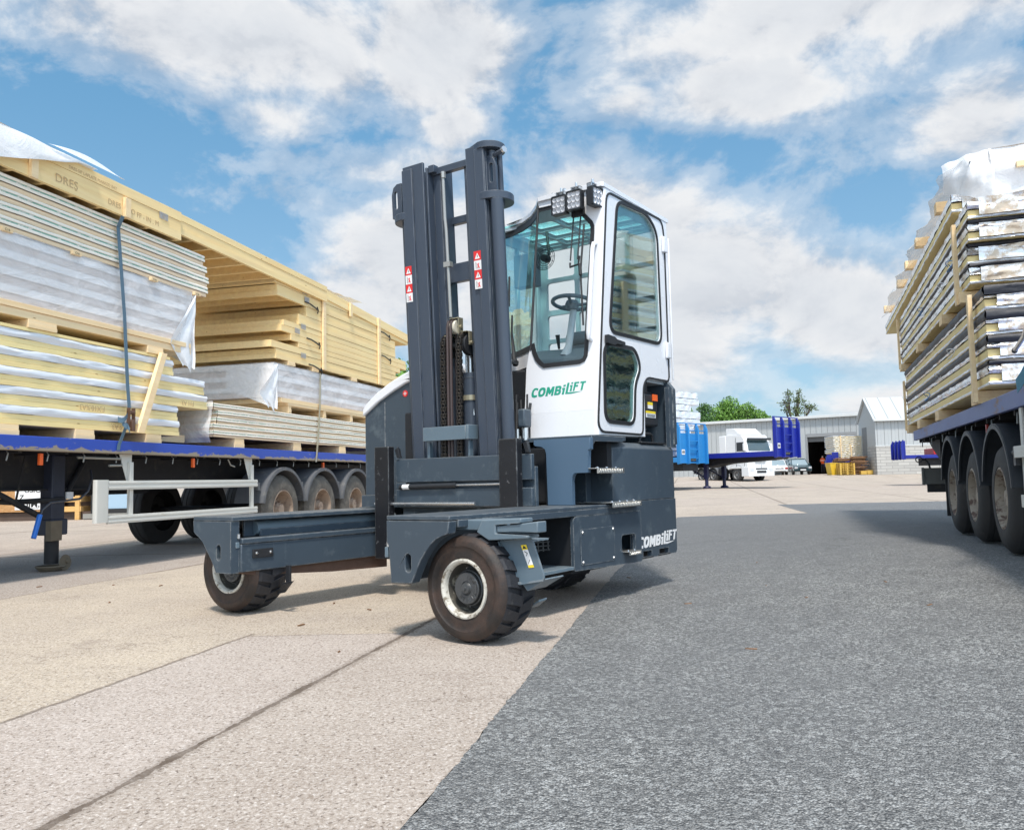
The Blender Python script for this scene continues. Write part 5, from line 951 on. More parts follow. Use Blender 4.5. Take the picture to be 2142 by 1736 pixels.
def skirt(u, v):
    a = -9 + 4.75 * u; lo = 4.405 - .30 * max(0, min(1.25, (-4.5 - a) / .95)) - .02 + .02 * nz(a * 2.2, 5); return (-.156 - .05 * math.sin(PI * v * .6) * min(1, (-4.2 - a)) - .02 * nz(a * 3, v * 2), a, 4.407 + (lo - 4.407) * v)
m.grid(skirt, 50, 7)
m.grid(lambda u, v: (-.17 - .02 * v, -4.95 + 1.05 * u + .06 * v, 4.42 + .07 * math.sin(u * PI) * (1 - v)), 14, 4)
solo(m, 'plastic_sheet', FILM2, 'milky plastic sheet billowing over the long top timber cassette at far left', 'plastic sheet', LF, (1, -6.5, 4.4), smooth=60)
cassette(LF, -.06, -2.80, 1.33, 4.135, 4.405, 'topmost timber cassette of the rear stack, jutting out to the left', TOPG, 3, tilt=-.017)
cassette(LF, -.02, 1.34, 5.30, 4.112 + .02, 4.30, 'topmost timber cassette of the rear stack, right of the jutting one', TOPG, 2, tilt=-.028 * 1.6, off=0)
RG = 'timber cassettes in the rear stack'
rows = [(-.255, 4.42, 2.875, 3.032, 2), (-.40, 4.75, 3.036, 3.140, 1), (.43, 4.5, 3.144, 3.222, 1), (.19, 4.75, 3.226, 3.328, 1), (-.10, 5.10, 3.332, 3.432, 1), (-.03, 5.08, 3.436, 3.524, 1), (.45, 4.5, 3.528, 3.70, 2), (.70, 4.5, 3.704, 3.868, 2), (-.225, 4.26, 3.872, 4.052, 2), (-.29, 5.24, 4.056, 4.130, 1)]
for i, (a0, a1, z0, z1, r) in enumerate(rows):
    cassette(LF, .0 + .008 * nz(i * 9.1, 2), a0, a1, z0, z1, '%s timber cassette from the bottom of the rear bare wood stack' % ORD[i], RG, r)
m = MB(); m.box(.01, 1.2, 4.27, 5.23, 3.90, 4.054); solo(m, 'timber_cassette', WOOD, 'short timber cassette end jutting out at the right of the rear stack', 'timber panel', LF, (.6, 4.7, 3.9), RG, bevel=.002)
m = MB()
def flap(u, v):
    a = 1.36 + 1.75 * u; lift = (.30 * u ** 1.2 * (1 - .25 * u)) * math.sin(PI * min(1, .15 + v * .7)); return (.0 + 1.5 * v + .04 * nz(a * 3, v * 2, 3), a + .18 * u * math.sin(v * 3), 4.315 - .03 * u + lift + .03 * nz(a * 4, v * 4, 9))
m.grid(flap, 24, 14); solo(m, 'plastic_sheet', FILM2, 'milky plastic sheet curling up on top of the rear bare wood stack', 'plastic sheet', LF, (.7, 2.2, 4.31), smooth=60)
for i, a in enumerate((1.22, 3.56)): m = MB(); m.box(-.045, -.008, a, a + .10, 2.87, 4.20); solo(m, 'timber_batten', WOODB, ('tall upright batten on the rear stack, the left one', 'tall upright batten on the rear stack, the right one')[i], 'batten', LF, (-.03, a, 2.87), 'tall battens on the rear stack', bevel=.002)
m = MB(); m.box(-.06, -.025, 2.26, 2.34, 3.99, 4.24); solo(m, 'timber_batten', WOODB, 'short batten near the top of the rear stack, between the tall ones', 'batten', LF, (-.04, 2.3, 3.99), bevel=.002)
for i, (a, z) in enumerate(((.62, 3.93), (.68, 3.33), (.75, 2.90), (3.72, 3.95), (3.75, 3.47))):
    m = MB(); m.tube([(-.02, a, z), (-.04, a + .12, z - .01), (-.04, a + .30, z - .04), (-.03, a + .42, z - .06)], .012, 6); m.tube([(-.03, a + .40, z - .01), (-.035, a + .43, z - .07), (-.02, a + .43, z - .12)], .012, 6)
    solo(m, 'rubber_tie', BLACK, ('upper left', 'middle left', 'lower left', 'upper right', 'lower right')[i] + ' black rubber tie on the rear timber stack', 'strap', LF, (-.03, a, z), 'black rubber ties')
for i, a in enumerate((-.55, .1, .9, 1.6, 2.4, 3.3)): bearer(LF, -.01, 2.3, a, a + .22, 2.80 + .008, 2.873, 'wood spacer under the rear bare wood stack, %s from the left' % ORD[i].replace('lowest', 'first'), 'wood spacers under the rear stack') if i in (1, 2, 4) else None
NAILP = mat('nail_plate', (.45, .47, .50), .4, .6, .3, 60, .6, 160)
for i, (w_, a, z_) in enumerate(((-.107, -3.15, 4.20), (-.012, .62, 3.94), (-.012, .50, 3.46), (-.012, .30, 3.36), (-.012, .50, 2.98), (-.012, .55, 4.06))):
    m = MB()
    for j in range(7): m.box(w_ - .0012, w_, a + j * .024, a + j * .024 + .015, z_, z_ + .085)
    par_ = [o for o in COL.objects if o.type == 'EMPTY' and o.name.startswith('timber_cassette')]
    lab_ = {0: 'longest topmost', 1: 'ninth timber', 2: 'sixth timber', 3: 'fifth timber', 4: 'lowest timber', 5: 'tenth timber'}[i]
    q_ = [o for o in par_ if o.get('label', '').startswith(lab_)]
    if q_: build(m, 'nail_plate', NAILP, q_[0], 0, 0)
wrapped_pack(LF, .0, -.31, 4.5, 2.27, 2.80, 3, 'clear film wrapped pack with visible end below the bare wood stack', 8.2, (-.28, 2.10))
m = MB(); m.box(-.01, 2.35, -.12, 4.5, 2.20, 2.265); m.box(-.005, 2.35, .1, 4.5, 2.165, 2.199); solo(m, 'timber_pallet', WOODB, 'long timber boards between the film wrapped pack and the green striped panels', 'pallet', LF, (1.2, 2, 2.16), bevel=.003)
for i, a in enumerate((.12, 1.3, 2.35, 3.2)): bearer(LF, .0, 2.3, a, a + .09, 2.045, 2.163, 'small wood spacer above the green striped panels, %s from the left' % ORD[i].replace('lowest', 'first'), 'small spacers above the green striped panels')
for i in range(5): green_panel(LF, .01 * nz(i * 2.2, 7), -1.88 + .06 * nz(i * 7.7, 1) + (.1 if i in (2, 3) else 0), 4.4, 1.578 + i * .093, 1.578 + (i + 1) * .093 - .003, '%s green striped panel from the bottom above the trailer wheels' % ORD[i], 'green striped panels above the trailer wheels', 30 + i * 3.7)
m = MB(); m.grid(lambda u, v: (-.02 + 1.2 * u, -1.95 - .07 * nz(u * 6, v * 3, 4) - .04 * math.sin(v * 5), 1.50 + .56 * v), 14, 8); solo(m, 'loose_film', FILM, 'torn clear film hanging at the left end of the green striped panels', 'plastic film', LF, (0, -1.95, 1.5), smooth=60)
for i, (w0, a0, a1, z0, z1, mm) in enumerate(((.5, -2.55, -1.98, 1.66, 1.76, WOODO), (.35, -2.5, -2.0, 1.50, 1.60, WOODB), (.8, -2.5, -2.0, 1.80, 1.95, WOODD))):
    m = MB(); m.box(w0, 2.2, a0, a1, z0, z1); solo(m, 'timber_offcut', mm, ('orange brown timber deep in the gap between the two stacks', 'pale timber on the bed in the gap between the two stacks', 'dark timber highest in the gap between the two stacks')[i], 'timber', LF, (1.3, a0, z0), bevel=.003)
# straps and plank
st = thing('ratchet_strap', 'slate blue ratchet strap hanging down over the front stack', 'strap', LF, (0, -3.6, 1.4))
def ribb(pts, wd, name, mt, par, ax=(0, 1, 0)):
    m = MB(); P = [Vector(p) for p in pts]; A = Vector(ax) * wd / 2
    for p, q in zip(P, P[1:]):
        n = (q - p).cross(A).normalized() * .0015; m.hexa([tuple(x) for x in (p - A - n, p + A - n, p + A + n, p - A + n, q - A - n, q + A - n, q + A + n, q - A + n)])
    return build(m, name, mt, par, 0, 0)
ribb([(-.12, -3.80, 4.02), (-.05, -3.79, 3.9), (-.045, -3.66, 2.9), (-.05, -3.60, 2.1), (-.06, -3.575, 1.82)], .055, 'webbing', STRAPM, st); ribb([(-.06, -3.60, 1.66), (-.03, -3.70, 1.40), (-.03, -3.71, 1.34)], .05, 'webbing', STRAPM, st)
m = MB(); m.box(-.10, -.05, -3.61, -3.60, 1.60, 1.83); m.box(-.10, -.05, -3.53, -3.52, 1.60, 1.83); m.tube([(-.09, -3.61, 1.62), (-.09, -3.52, 1.62)], .012, 8); m.tube([(-.075, -3.61, 1.78), (-.075, -3.52, 1.78)], .026, 12); m.hexa([(-.12, -3.60, 1.66), (-.12, -3.54, 1.66), (-.12, -3.54, 1.56), (-.12, -3.60, 1.56), (-.10, -3.60, 1.70), (-.10, -3.54, 1.70), (-.09, -3.54, 1.56), (-.09, -3.60, 1.56)]); build(m, 'ratchet', mat('ratchet_rust', (.16, .09, .06), .5, .5), st, .002)
m = MB()
for k, (da, dz) in enumerate(((-.16, .02), (-.10, -.05), (-.05, -.10))): m.grid(lambda u, v: (-.075 - .03 * math.sin(u * PI) - .01 * k, -3.62 + da * u, 1.66 + dz + .07 * math.cos(u * 4 + k) * .5 + .06 * v), 8, 2)
build(m, 'strap_tail', STRAPM, st, 0, 60)
sb = thing('ratchet_strap', 'beige webbing strap hanging over the rear stack above the wheels', 'strap', LF, (0, 1.1, 1.4)); ribb([(-.02, 1.145, 2.80), (-.03, 1.10, 2.2), (-.03, 1.05, 1.75), (-.035, .97, 1.36)], .05, 'webbing', STRAPB, sb); m = MB(); m.tube([(-.035, .97, 1.37), (-.03, .96, 1.28)], .014, 6); build(m, 'hook', GALV, sb)
m = MB(); m.hexa([(-.075, -3.03, 2.55), (-.075, -2.93, 2.55), (-.03, -2.93, 2.56), (-.03, -3.03, 2.56), (-.10, -3.47, 1.55), (-.10, -3.36, 1.55), (-.055, -3.36, 1.56), (-.055, -3.47, 1.56)]); solo(m, 'leaning_plank', WOODB, 'slanted plank leaning against the silver edged panels by the ratchet', 'plank', LF, (-.05, -3.2, 1.55), bevel=.002)
for i, (a, z, t_) in enumerate(((-4.35, 1.75, 'F.X10.%A3'), (-3.95, 1.565, 'FX 9.A3.'), (-2.75, 1.94, 'F11 A3.'))):
    m = MB(); text_poly(t_, .085, lambda x, y, z_: (-.004 - z_, a - x + .45, z + .07 - y), m, .0003); build(m, 'handwriting', MATS['pencil_brown'], [o for o in COL.objects if o.get('label', '').startswith(('second', 'lowest', 'third')[i] + ' silver edged panel')][0], 0, 0)
# ================================================================ loaded trailer on the right   (w towards the left, so the load is at negative w)
RF = Frame((4.32, 7.4, 0), 19.5)
rt = thing('flatbed_trailer', 'flatbed trailer with faded blue side rail and black mudguards at the right edge', 'trailer', RF, (-1.25, 1.6, .15))
m = MB(); m.box(-.05, 0.0, -4, 6.54, 1.402, 1.552); m.box(-2.5, -2.45, -4, 6.54, 1.402, 1.552); m.box(-2.45, -.05, -4, 6.54, 1.50, 1.54); m.box(-2.45, -.05, 6.50, 6.54, 1.41, 1.499); build(m, 'bed', BLUEW, rt, .006)
m = MB()
for w_ in (-.85, -1.75): m.box(w_, w_ + .02, -4, 6.0, 1.0, 1.499); m.box(w_ - .06, w_ + .08, -4, 6.0, .98, 1.0)
m.prism([(5.2, 1.40), (6.45, 1.40), (6.1, 1.28), (5.6, 1.15), (5.2, 1.05)], 'yz', -2.3, -.2)
for i in range(18): a = -3.9 + i * .6; m.box(-2.44, -.06, a, a + .05, 1.36, 1.499)
build(m, 'chassis_frame', CHAS, rt)
for k, a in enumerate((.18, 1.56, 2.87)):
    truck_wheel(rt, 0, a, .645, .49, -1, TYRB, mat('rusty_cream_rim', (.40, .34, .27), .6, .1, .3, 6, .1, 60, col2=(.13, .08, .06), c2t=(.5, .6), c2s=10)); truck_wheel(rt, -2.5, a, .645, .49, 1, TYRB, RIMB)
    mudguard(rt, 0, a, .66, .66, MUDB, -1, .46, 12, 172)
    m = MB(); m.tube([(-.3, a, .645), (-2.2, a, .645)], .07, 12); m.box(-.9, -.7, a - .25, a + .25, .7, 1.0); build(m, 'axle', CHAS, rt)
m = MB(); m.box(-.42, -.40, 3.56, 3.575, .35, 1.0); m.box(-.41, -.02, 3.57, 3.58, .33, .95); build(m, 'mud_flap', BLACK, rt)
m = MB(); m.box(-.02, .03, -3.0, -.60, .995, 1.09); m.box(-.02, .03, -3.0, -.75, .60, .70); build(m, 'guard_rail', ALU, rt, .004); m = MB(); m.box(-.04, -.021, -.70, -.62, .6, 1.40); build(m, 'guard_post', ALU, rt, .002)
m = MB(); m.tube([(-.02, -.50, 1.04), (-.02, -.40, 1.04)], .03, 10); m.box(-.05, .02, -.60, -.52, .93, 1.09); build(m, 'mudguard_bracket', BLKP, rt, .004)
m = MB(); m.box(-2.4, -.06, 6.2, 6.26, .70, .955); m.box(-.085, -.055, 6.18, 6.28, .69, .965); build(m, 'rear_bumper', mat('rear_bumper_grey', (.13, .13, .12), .6, .2, .2, 8, .1, 50), rt, .004); m = MB(); m.box(-2.35, -.12, 6.22, 6.25, .575, .6995); build(m, 'bumper_bar', CHAS, rt)
m = MB(); m.lathe([(.045 + .008 * math.cos(t), .008 * math.sin(t)) for t in [2 * PI * i / 8 for i in range(9)]], (-.02, 6.2, 1.09), 'y', 18); m.tube([(-.065, 6.2, 1.09), (-.12, 6.2, 1.08), (-.16, 6.2, 1.02), (-.17, 6.2, .95)], .016, 8); m.box(-.55, -.42, 6.2, 6.24, .956, 1.08); build(m, 'lamp_stalk', BLACK, rt)
for i in range(9): a = -2.5 + i * 1.05; m = MB(); m.tube([(-.10, a, 1.40), (-.05, a - .03, 1.37), (-.04, a - .06, 1.28)], .008, 6); build(m, 'rope_hook', GALV, rt)
m = MB(); m.box(-.07, -.05, .9, .94, 1.25, 1.35); build(m, 'marker_light', mat('marker_red', (.4, .03, .02), .4), rt)
def foil_pack_panel(w1, a0, a1, z0, z1, lab, grp, seed, kraft=KRAFT, bl=True, fb=.80):
    """thick panel: yellow timber, crinkled foil, and a black membrane roll on top; near end wrapped in brown backed foil"""
    t = thing('foil_wall_panel', lab, 'wall panel', RF, (w1 - 1.2, (a0 + a1) / 2, z0), grp); h = z1 - z0; wd = 2.35
    def side(za, zb, out, amp, sd, dd):
        m = MB(); n = int((a1 - a0) / .07)
        f = lambda a, v, k: amp * nz(a * 4.1, v * 2 + k, sd) + amp * .7 * nz(a * 11, v * 3, sd + k)
        m.grid(lambda u, v: (w1 + out * math.sin(PI * v) + f(a0 + (a1 - a0) * u, v, 0), a0 + dd + (a1 - a0 - 2 * dd) * u, za + (zb - za) * v + .5 * f(a0 + (a1 - a0) * u, v, 5)), n, 4)
        for e, s in ((a0 + dd, -1), (a1 - dd, 1)): m.grid(lambda u, v: (w1 - wd * u + (f(e, v, 0) if u == 0 else 0), e + s * (out * math.sin(PI * v) + amp * 1.6 * nz(u * 9, v * 3, sd + 2) + amp * nz(u * 23, v * 6, sd + 2)), za + (zb - za) * v + .5 * f(u * 6, v, 5)), 46, 5)
        m.grid(lambda u, v: (w1 - wd * v, a0 + dd + (a1 - a0 - 2 * dd) * u, zb), 2, 2); return m
    m = MB(); m.box(w1 - wd, w1 - .005, a0 + .03, a1 - .03, z0, z0 + h * .44); m.box(w1 - wd, w1 - .012, a0 + .045, a1 - .04, z0 + h * .44, z0 + h * .46); build(m, 'timber_frame', WOODY, t, .002)
    m = MB(); build(side(z0 + h * .02, z0 + h * .13, .004, .010, seed + 1, .0), 'foil_edge', FOILW, t, 0, 60)
    build(side(z0 + h * .47, z0 + h * fb, .010, .014, seed, .0), 'foil_edge', FOIL, t, 0, 60)
    if bl: build(side(z0 + h * (fb + .02), z0 + h * .985, .016, .008, seed + 3, -.02), 'membrane_roll', BMEM, t, 0, 60)
    e = MB(); zb = z0 + h * (fb if bl else .96); e.grid(lambda u, v: (w1 - .10 - (wd - .2) * u, a0 - .018 - .016 * nz(u * 13, v * 3, seed) - .010 * nz(u * 31, v * 8, seed), z0 + h * .14 + (zb - z0 - h * .14) * v + .008 * nz(u * 8, v, seed)), 60, 7); build(e, 'end_wrap', kraft, t, 0, 60)
    return t
LG = 'foil wrapped panels in the lower right stack'; UG = 'foil wrapped panels in the upper right stack'
z = 1.685
for i in range(4): foil_pack_panel(.0 + .01 * nz(i, 4), .32 + .05 * nz(i * 3, 1), 7.2, z, z + .232, '%s foil and timber panel from the bottom, lower stack on right trailer' % ORD[i], LG, 50 + i * 6.1, fb=(.80, .66, .60, .58)[i]); z += .234
z = 2.765
UT = [(.95, 7.65), (1.0, 7.6), (.9, 7.7), (.85, 7.55)]
for i in range(4): foil_pack_panel(.0 + .012 * nz(i, 8), UT[i][0] + .05 * nz(i * 3, 6), UT[i][1], z, z + .212, '%s foil and timber panel from the bottom, upper stack on right trailer' % ORD[i], UG, 80 + i * 6.1, bl=(i < 3)); z += .214
foil_pack_panel(.06, 1.35, 9.6, 3.63, 3.87, 'highest foil and timber panel, overhanging at the back of the right trailer', UG, 120, bl=False)
for i, (a, zc) in enumerate(((.83, 1.552), (3.44, 1.552), (5.40, 1.552), (6.9, 1.552))): bearer(RF, -2.4, .03, a, a + .30, zc, zc + .125, '%s wood bearer from the near end on the right trailer bed' % ORD[i].replace('lowest', 'first'), 'wood bearers on the right trailer bed')
for i, a in enumerate((1.25, 2.55, 4.91, 7.3)): bearer(RF, -2.4, .05, a, a + .22, 2.64, 2.755, '%s wood bearer between the two right hand stacks, counted from the near end' % ORD[i].replace('lowest', 'first'), 'wood bearers between the right stacks')
for i, (a, zc) in enumerate(((2.17, 3.885), (4.12, 3.99), (5.45, 3.99), (6.70, 3.975), (9.28, 4.03))): bearer(RF, -2.35, .09, a, a + .16, zc, zc + .12, '%s wood bearer from the near end sticking out below the right hand plastic drape' % ORD[i].replace('lowest', 'first'), 'wood bearers under the right hand plastic drape')
for i, (a, z0, z1) in enumerate(((.74, 1.56, 2.62), (1.36, 2.64, 3.50), (7.12, 1.60, 2.44), (7.56, 2.70, 3.58))):
    m = MB(); m.box(.030 if i < 2 else .018, .07 if i < 2 else .05, a, a + .09, z0, z1); solo(m, 'timber_batten', WOODB, ('upright batten on the near end of the lower right stack', 'upright batten on the near end of the upper right stack', 'upright batten on the far end of the lower right stack', 'upright batten on the far end of the upper right stack')[i], 'batten', RF, (.05, a, z0), 'upright battens on the right load', bevel=.002)
# plastic covered top pack
t = thing('film_wrapped_pack', 'plastic covered timber pack on top of the load on the right trailer', 'wrapped pack', RF, (-1.2, 4, 3.9))
m = MB()
for i in range(3): m.box(-2.3, -.22 - .02 * i, 1.55 + .02 * i, 8.8, 3.90 + i * .12, 4.00 + i * .12)
build(m, 'timber_core', WOODB, t, .003); m = MB(); m.grid(lambda u, v: (-.10 - 2.1 * u, 1.50 - .02 * nz(u * 9, v * 2, 3), 3.72 + .12 * v + .01 * nz(u * 7, 1)), 40, 4); m.grid(lambda u, v: (-.40 - 1.9 * u, 1.45 - .02 * nz(u * 9, v * 2, 3), 3.90 + .10 * v), 30, 3); build(m, 'foil_band', KRAFT, t, 0, 60)
def drape(u, v):
    a = 1.2 + 8.2 * u; w_ = -.35 + .50 * v ** .8; zt = 4.32 - .02 * u - .13 * (1 - min(1, (a - 1.15) / .5)); z = zt - (zt - 3.98 + .05 * u) * v + .03 * math.sin(a * 5 + v * 3); return (w_ + .012 * math.sin(a * 4.2) * v + .09 * nz(a * 1.3, v * 2, 7) * (.3 + v) + .03 * nz(a * 5, v, 2), a, z + .02 * nz(a * 3, v * 3))
m = MB(); m.grid(drape, 90, 8); build(m, 'plastic_drape', FILM3, t, 0, 60)
def top(u, v):
    w_ = -2.35 + 2.05 * v; a = 1.15 + 8.2 * u; return (w_, a, 4.335 - .14 * (1 - min(1, (a - 1.15) / .5)) + .04 * math.sin(PI * v) + .02 * nz(a * 2, v * 5, 5))
m = MB(); m.grid(top, 50, 14)
m.grid(lambda u, v: (-.28 - 2.1 * u, 1.16 - .10 * math.sin(v * 2.6) * (1 - .4 * v) - .05 * nz(u * 6, v * 2, 11) - .02 * nz(u * 15, v * 3, 1), 4.205 - (.50 + .16 * nz(u * 3, 5, 2)) * v), 44, 12)
m.grid(lambda u, v: (-.30 + .42 * u, 1.16 + .30 * u ** 2 - .10 * math.sin(v * 3) - .06 * nz(u * 5, v * 3, 6), 4.20 - .02 * u - .58 * v * (1 - .45 * u)), 14, 12)
build(m, 'plastic_cover', FILM2, t, 0, 60)
m = MB(); m.box(-2.2, -.50, 1.04, 1.08, 3.94, 4.0); solo(m, 'timber_batten', WOODB, 'pale batten lying across the plastic at the top right of the load', 'batten', RF, (-1.2, 1.1, 4.04), bevel=.002)
m = MB(); m.tube([(-.10, 1.1, 4.08), (-.02, 1.35, 3.84)], .006, 6); solo(m, 'thin_rod', CHAS, 'thin dark rod poking through the plastic on the right load', 'rod', RF, (-.1, 1.1, 3.9))
for i, (a, z) in enumerate(((1.9, 3.20), (2.6, 3.1), (3.6, 3.0), (4.6, 3.18), (2.2, 2.25), (3.3, 2.1), (4.4, 1.95), (5.6, 1.85), (6.3, 3.0), (2.9, 3.72), (6.6, 1.78))):
    m = MB(); r_ = random.Random(i); p = Vector((.03, a, z)); pts = []
    for k in range(14): t_ = k / 13 * 2 * PI * 1.2; pts.append((.03 + .03 * math.sin(t_ * 1.7), a + .10 * math.cos(t_) + .02 * r_.random(), z + .05 * math.sin(t_) - .01 * k * .3))
    m.tube(pts, .005, 5); solo(m, 'strap_loop', STW if i % 3 else SKYB, 'loop of white lifting tape, right load, number %s from the near end' % ORD[i].replace('lowest', 'first') if i % 3 else 'loop of blue lifting tape, right load, number %s from the near end' % ORD[i].replace('lowest', 'first'), 'strap', RF, (.03, a, z), 'loops of lifting tape on the right load')
t = thing('strut', 'pale metal strut with a black tip hanging at the right edge beside the load', 'strut', RF, (.1, -1.3, 1.9)); m = MB(); m.tube([(.13, -1.95, 2.02), (.10, -1.52, 1.86), (.10, -1.215, 1.80)], .017, 8); build(m, 'tube', STEEL, t); m = MB(); m.tube([(.10, -1.225, 1.803), (.10, -1.20, 1.797)], .021, 10); build(m, 'rubber_tip', BLACK, t)
t = thing('ratchet_strap', 'teal blue webbing at the right edge just above the faded blue rail', 'strap', RF, (.05, -1.2, 1.55)); ribb([(.05, -1.5, 1.70), (.055, -1.15, 1.585), (.05, -.95, 1.55)], .11, 'webbing', mat('teal_webbing', (.05, .22, .32), .7), t, (0, .3, 1))
# ================================================================ background
LEAFS = [mat('leaf_fresh_green', (.15, .29, .05), .6, 0, .35, 1.3), mat('leaf_deep_green', (.075, .16, .04), .6, 0, .35, 1.3), mat('leaf_thin_green', (.10, .14, .045), .6, 0, .35, 1.5)]; BARK = mat('bark', (.10, .08, .06), .8, 0, .3, 3, .3, 20)
def tree(x, y, zb, h, blobs, seed, n, ls, lab, lm, sparse=0.0, grp='trees beyond the warehouse'):
    r_ = random.Random(seed); F_ = Frame((x, y, zb), 0, 1); t = thing('deciduous_tree', lab, 'tree', F_, (0, 0, 0), grp)
    m = MB(); m.tube([(0, 0, -.3), (.1, 0, h * .25), (.0, .1, h * .55)], [h * .035, h * .028, h * .015], 8)
    for b in blobs:
        c = Vector((b[0], r_.uniform(-1, 1) * b[2] * .3, b[1])); s_ = Vector((.02, 0, h * r_.uniform(.2, .5))); mid = (s_ + c) / 2 + Vector((r_.uniform(-.3, .3), 0, .2)); m.tube([s_, mid, c], [h * .014, h * .009, h * .003], 6)
        for k in range(4): d = Vector((r_.gauss(0, 1), r_.gauss(0, 1), r_.gauss(0, 1) + .5)).normalized() * b[2] * .85; m.tube([mid, c + d * .4, c + d], [h * .006, h * .004, h * .0015], 5)
    build(m, 'trunk', BARK, t)
    m = MB(); tot = sum(b[2] ** 2 for b in blobs)
    for b in blobs:
        for k in range(int(n * b[2] ** 2 / tot)):
            d = Vector((r_.gauss(0, 1), r_.gauss(0, 1), r_.gauss(0, 1))).normalized(); rr_ = b[2] * (r_.random() ** (.45 if not sparse else .7)) * (1 + .35 * nz(d.x * 2.2 + seed, d.y * 2.2, d.z * 2.2 + b[0]))
            if sparse and nz(d.x * 3 + b[0], d.z * 3, seed) < sparse - .5: continue
            p = Vector((b[0], 0, b[1])) + Vector((d.x, d.y * .9, d.z * .82)) * rr_; a = Vector((r_.gauss(0, 1), r_.gauss(0, 1), r_.gauss(0, 1))).normalized(); b_ = a.cross(Vector((r_.gauss(0, 1), r_.gauss(0, 1), r_.gauss(0, 1)))).normalized(); s = ls * r_.uniform(.6, 1.4)
            q = m.P([p - a * s, p + b_ * s * .6, p + a * s, p - b_ * s * .6]); m.fa(q, (0, 1, 2, 3))
    build(m, 'crown', lm, t, 0, 0); return t
tree(25.6, 112, .9, 9.5, [(0, 7.6, 1.3), (.3, 9.0, 1.0), (-.3, 6.0, 1.5), (.6, 6.8, 1.2)], 1, 4200, .13, 'narrow dark green tree, leftmost behind the warehouse roof', LEAFS[1])
tree(29.0, 114, .9, 10.5, [(-.6, 8.0, 2.0), (.6, 9.3, 1.7), (1.4, 7.6, 1.9), (-1.2, 6.8, 1.7), (0, 6.0, 2.2)], 2, 9000, .14, 'largest bright green rounded tree behind the warehouse roof', LEAFS[0])
tree(32.3, 113, .9, 9.8, [(-.6, 8.6, 1.5), (.9, 7.9, 1.3), (2.0, 7.3, 1.1), (0, 6.4, 1.8), (-1.6, 6.6, 1.4)], 3, 6500, .13, 'green tree sloping down to the right beside the largest tree', LEAFS[0])
tree(23.0, 112, .9, 9, [(0, 7.5, 1.2), (.5, 8.4, .9), (-.7, 6.4, 1.2)], 4, 2600, .13, 'small tree showing beside the white foil stack', LEAFS[0])
tree(38.2, 112, .9, 11, [(-1.6, 9.6, 1.0), (-1.0, 10.8, .9), (.2, 10.0, 1.2), (1.4, 9.0, 1.1), (2.2, 8.9, .8), (0, 8.4, 1.3), (-1.5, 8.6, .7), (.4, 11.0, .6)], 5, 1500, .13, 'thin sparse tree with gaps above the warehouse roof', LEAFS[2], .42)
tree(-4.9, 36, .2, 6, [(-.2, 5.2, 1.1), (.7, 4.6, 1.2), (-.5, 4.2, 1.4)], 6, 3000, .09, 'green tree top behind the end of the bare wood stack', LEAFS[0], 0, None)
tree(53.5, 108, .9, 10, [(0, 8.0, 1.8), (1.0, 9.2, 1.3)], 7, 2600, .13, 'tree just showing at the right behind the pale shed', LEAFS[1])
def clad(name, col, per, ax):
    M = bpy.data.materials.new(name); M.use_nodes = True; t_ = M.node_tree; t_.nodes.clear(); k = NT(t_)
    co = k.n('ShaderNodeTexCoord').outputs['Object']; s_ = k.n('ShaderNodeSeparateXYZ', ins={0: co}).outputs[ax]; f = k.m('FRACT', k.m('DIVIDE', s_, per)); e = k.ramp(f, [(0, 0), (.06, 1), (.5, 1), (.56, 0)])
    c = k.mix(k.ramp(f, [(0, 1), (.05, 0), (.94, 0), (1, 1)]), k.mix(k.noise(co, .5, 4), tuple(x * .93 for x in col), col), tuple(x * .55 for x in col))
    bn = k.n('ShaderNodeBump', ins={'Strength': .8, 'Distance': .04, 'Height': e}); b = k.n('ShaderNodeBsdfPrincipled', ins={'Base Color': c, 'Roughness': .5, 'Normal': bn.outputs[0]}); k.n('ShaderNodeOutputMaterial', ins={0: b.outputs[0]}); return M
CLAD = clad('pale_wall_cladding', (.44, .465, .475), .55, 0); CLADR = clad('ribbed_roof', (.52, .55, .56), 1.0, 0); WTRIM = mat('pale_trim', (.62, .64, .64), .5, 0, .05, 1)
def brick_mat():
    M = bpy.data.materials.new('grey_block_wall'); M.use_nodes = True; t_ = M.node_tree; t_.nodes.clear(); k = NT(t_)
    co = k.n('ShaderNodeTexCoord').outputs['Object']; s_ = k.n('ShaderNodeSeparateXYZ', ins={0: co}).outputs; v = k.n('ShaderNodeCombineXYZ', ins={0: k.m('ADD', s_[0], s_[1]), 1: s_[2], 2: 0.0}).outputs[0]
    b_ = k.n('ShaderNodeTexBrick', ins={0: v, 'Color1': (.42, .41, .39, 1), 'Color2': (.54, .53, .50, 1), 'Mortar': (.27, .26, .25, 1), 'Scale': 1.0, 'Mortar Size': .022, 'Brick Width': .9, 'Row Height': .24}); c = k.mix(k.m('MULTIPLY', k.noise(co, 2.5, 5), .5), b_.outputs[0], (.36, .35, .33))
    bn = k.n('ShaderNodeBump', ins={'Strength': .5, 'Distance': .03, 'Height': b_.outputs[1]}); b = k.n('ShaderNodeBsdfPrincipled', ins={'Base Color': c, 'Roughness': .85}); k.n('ShaderNodeOutputMaterial', ins={0: b.outputs[0]}); return M
BLOCK = brick_mat()
WH = Frame((20.95, 91, .6), 33.5, 1); wh = thing('warehouse', 'long pale grey clad warehouse with a wide dark open doorway', 'building', WH, (4, 8, 0))
Lx, Rx, D0, D1, HT, DH = -18.0, 24.0, 10.8, 15.4, 5.95, 4.05
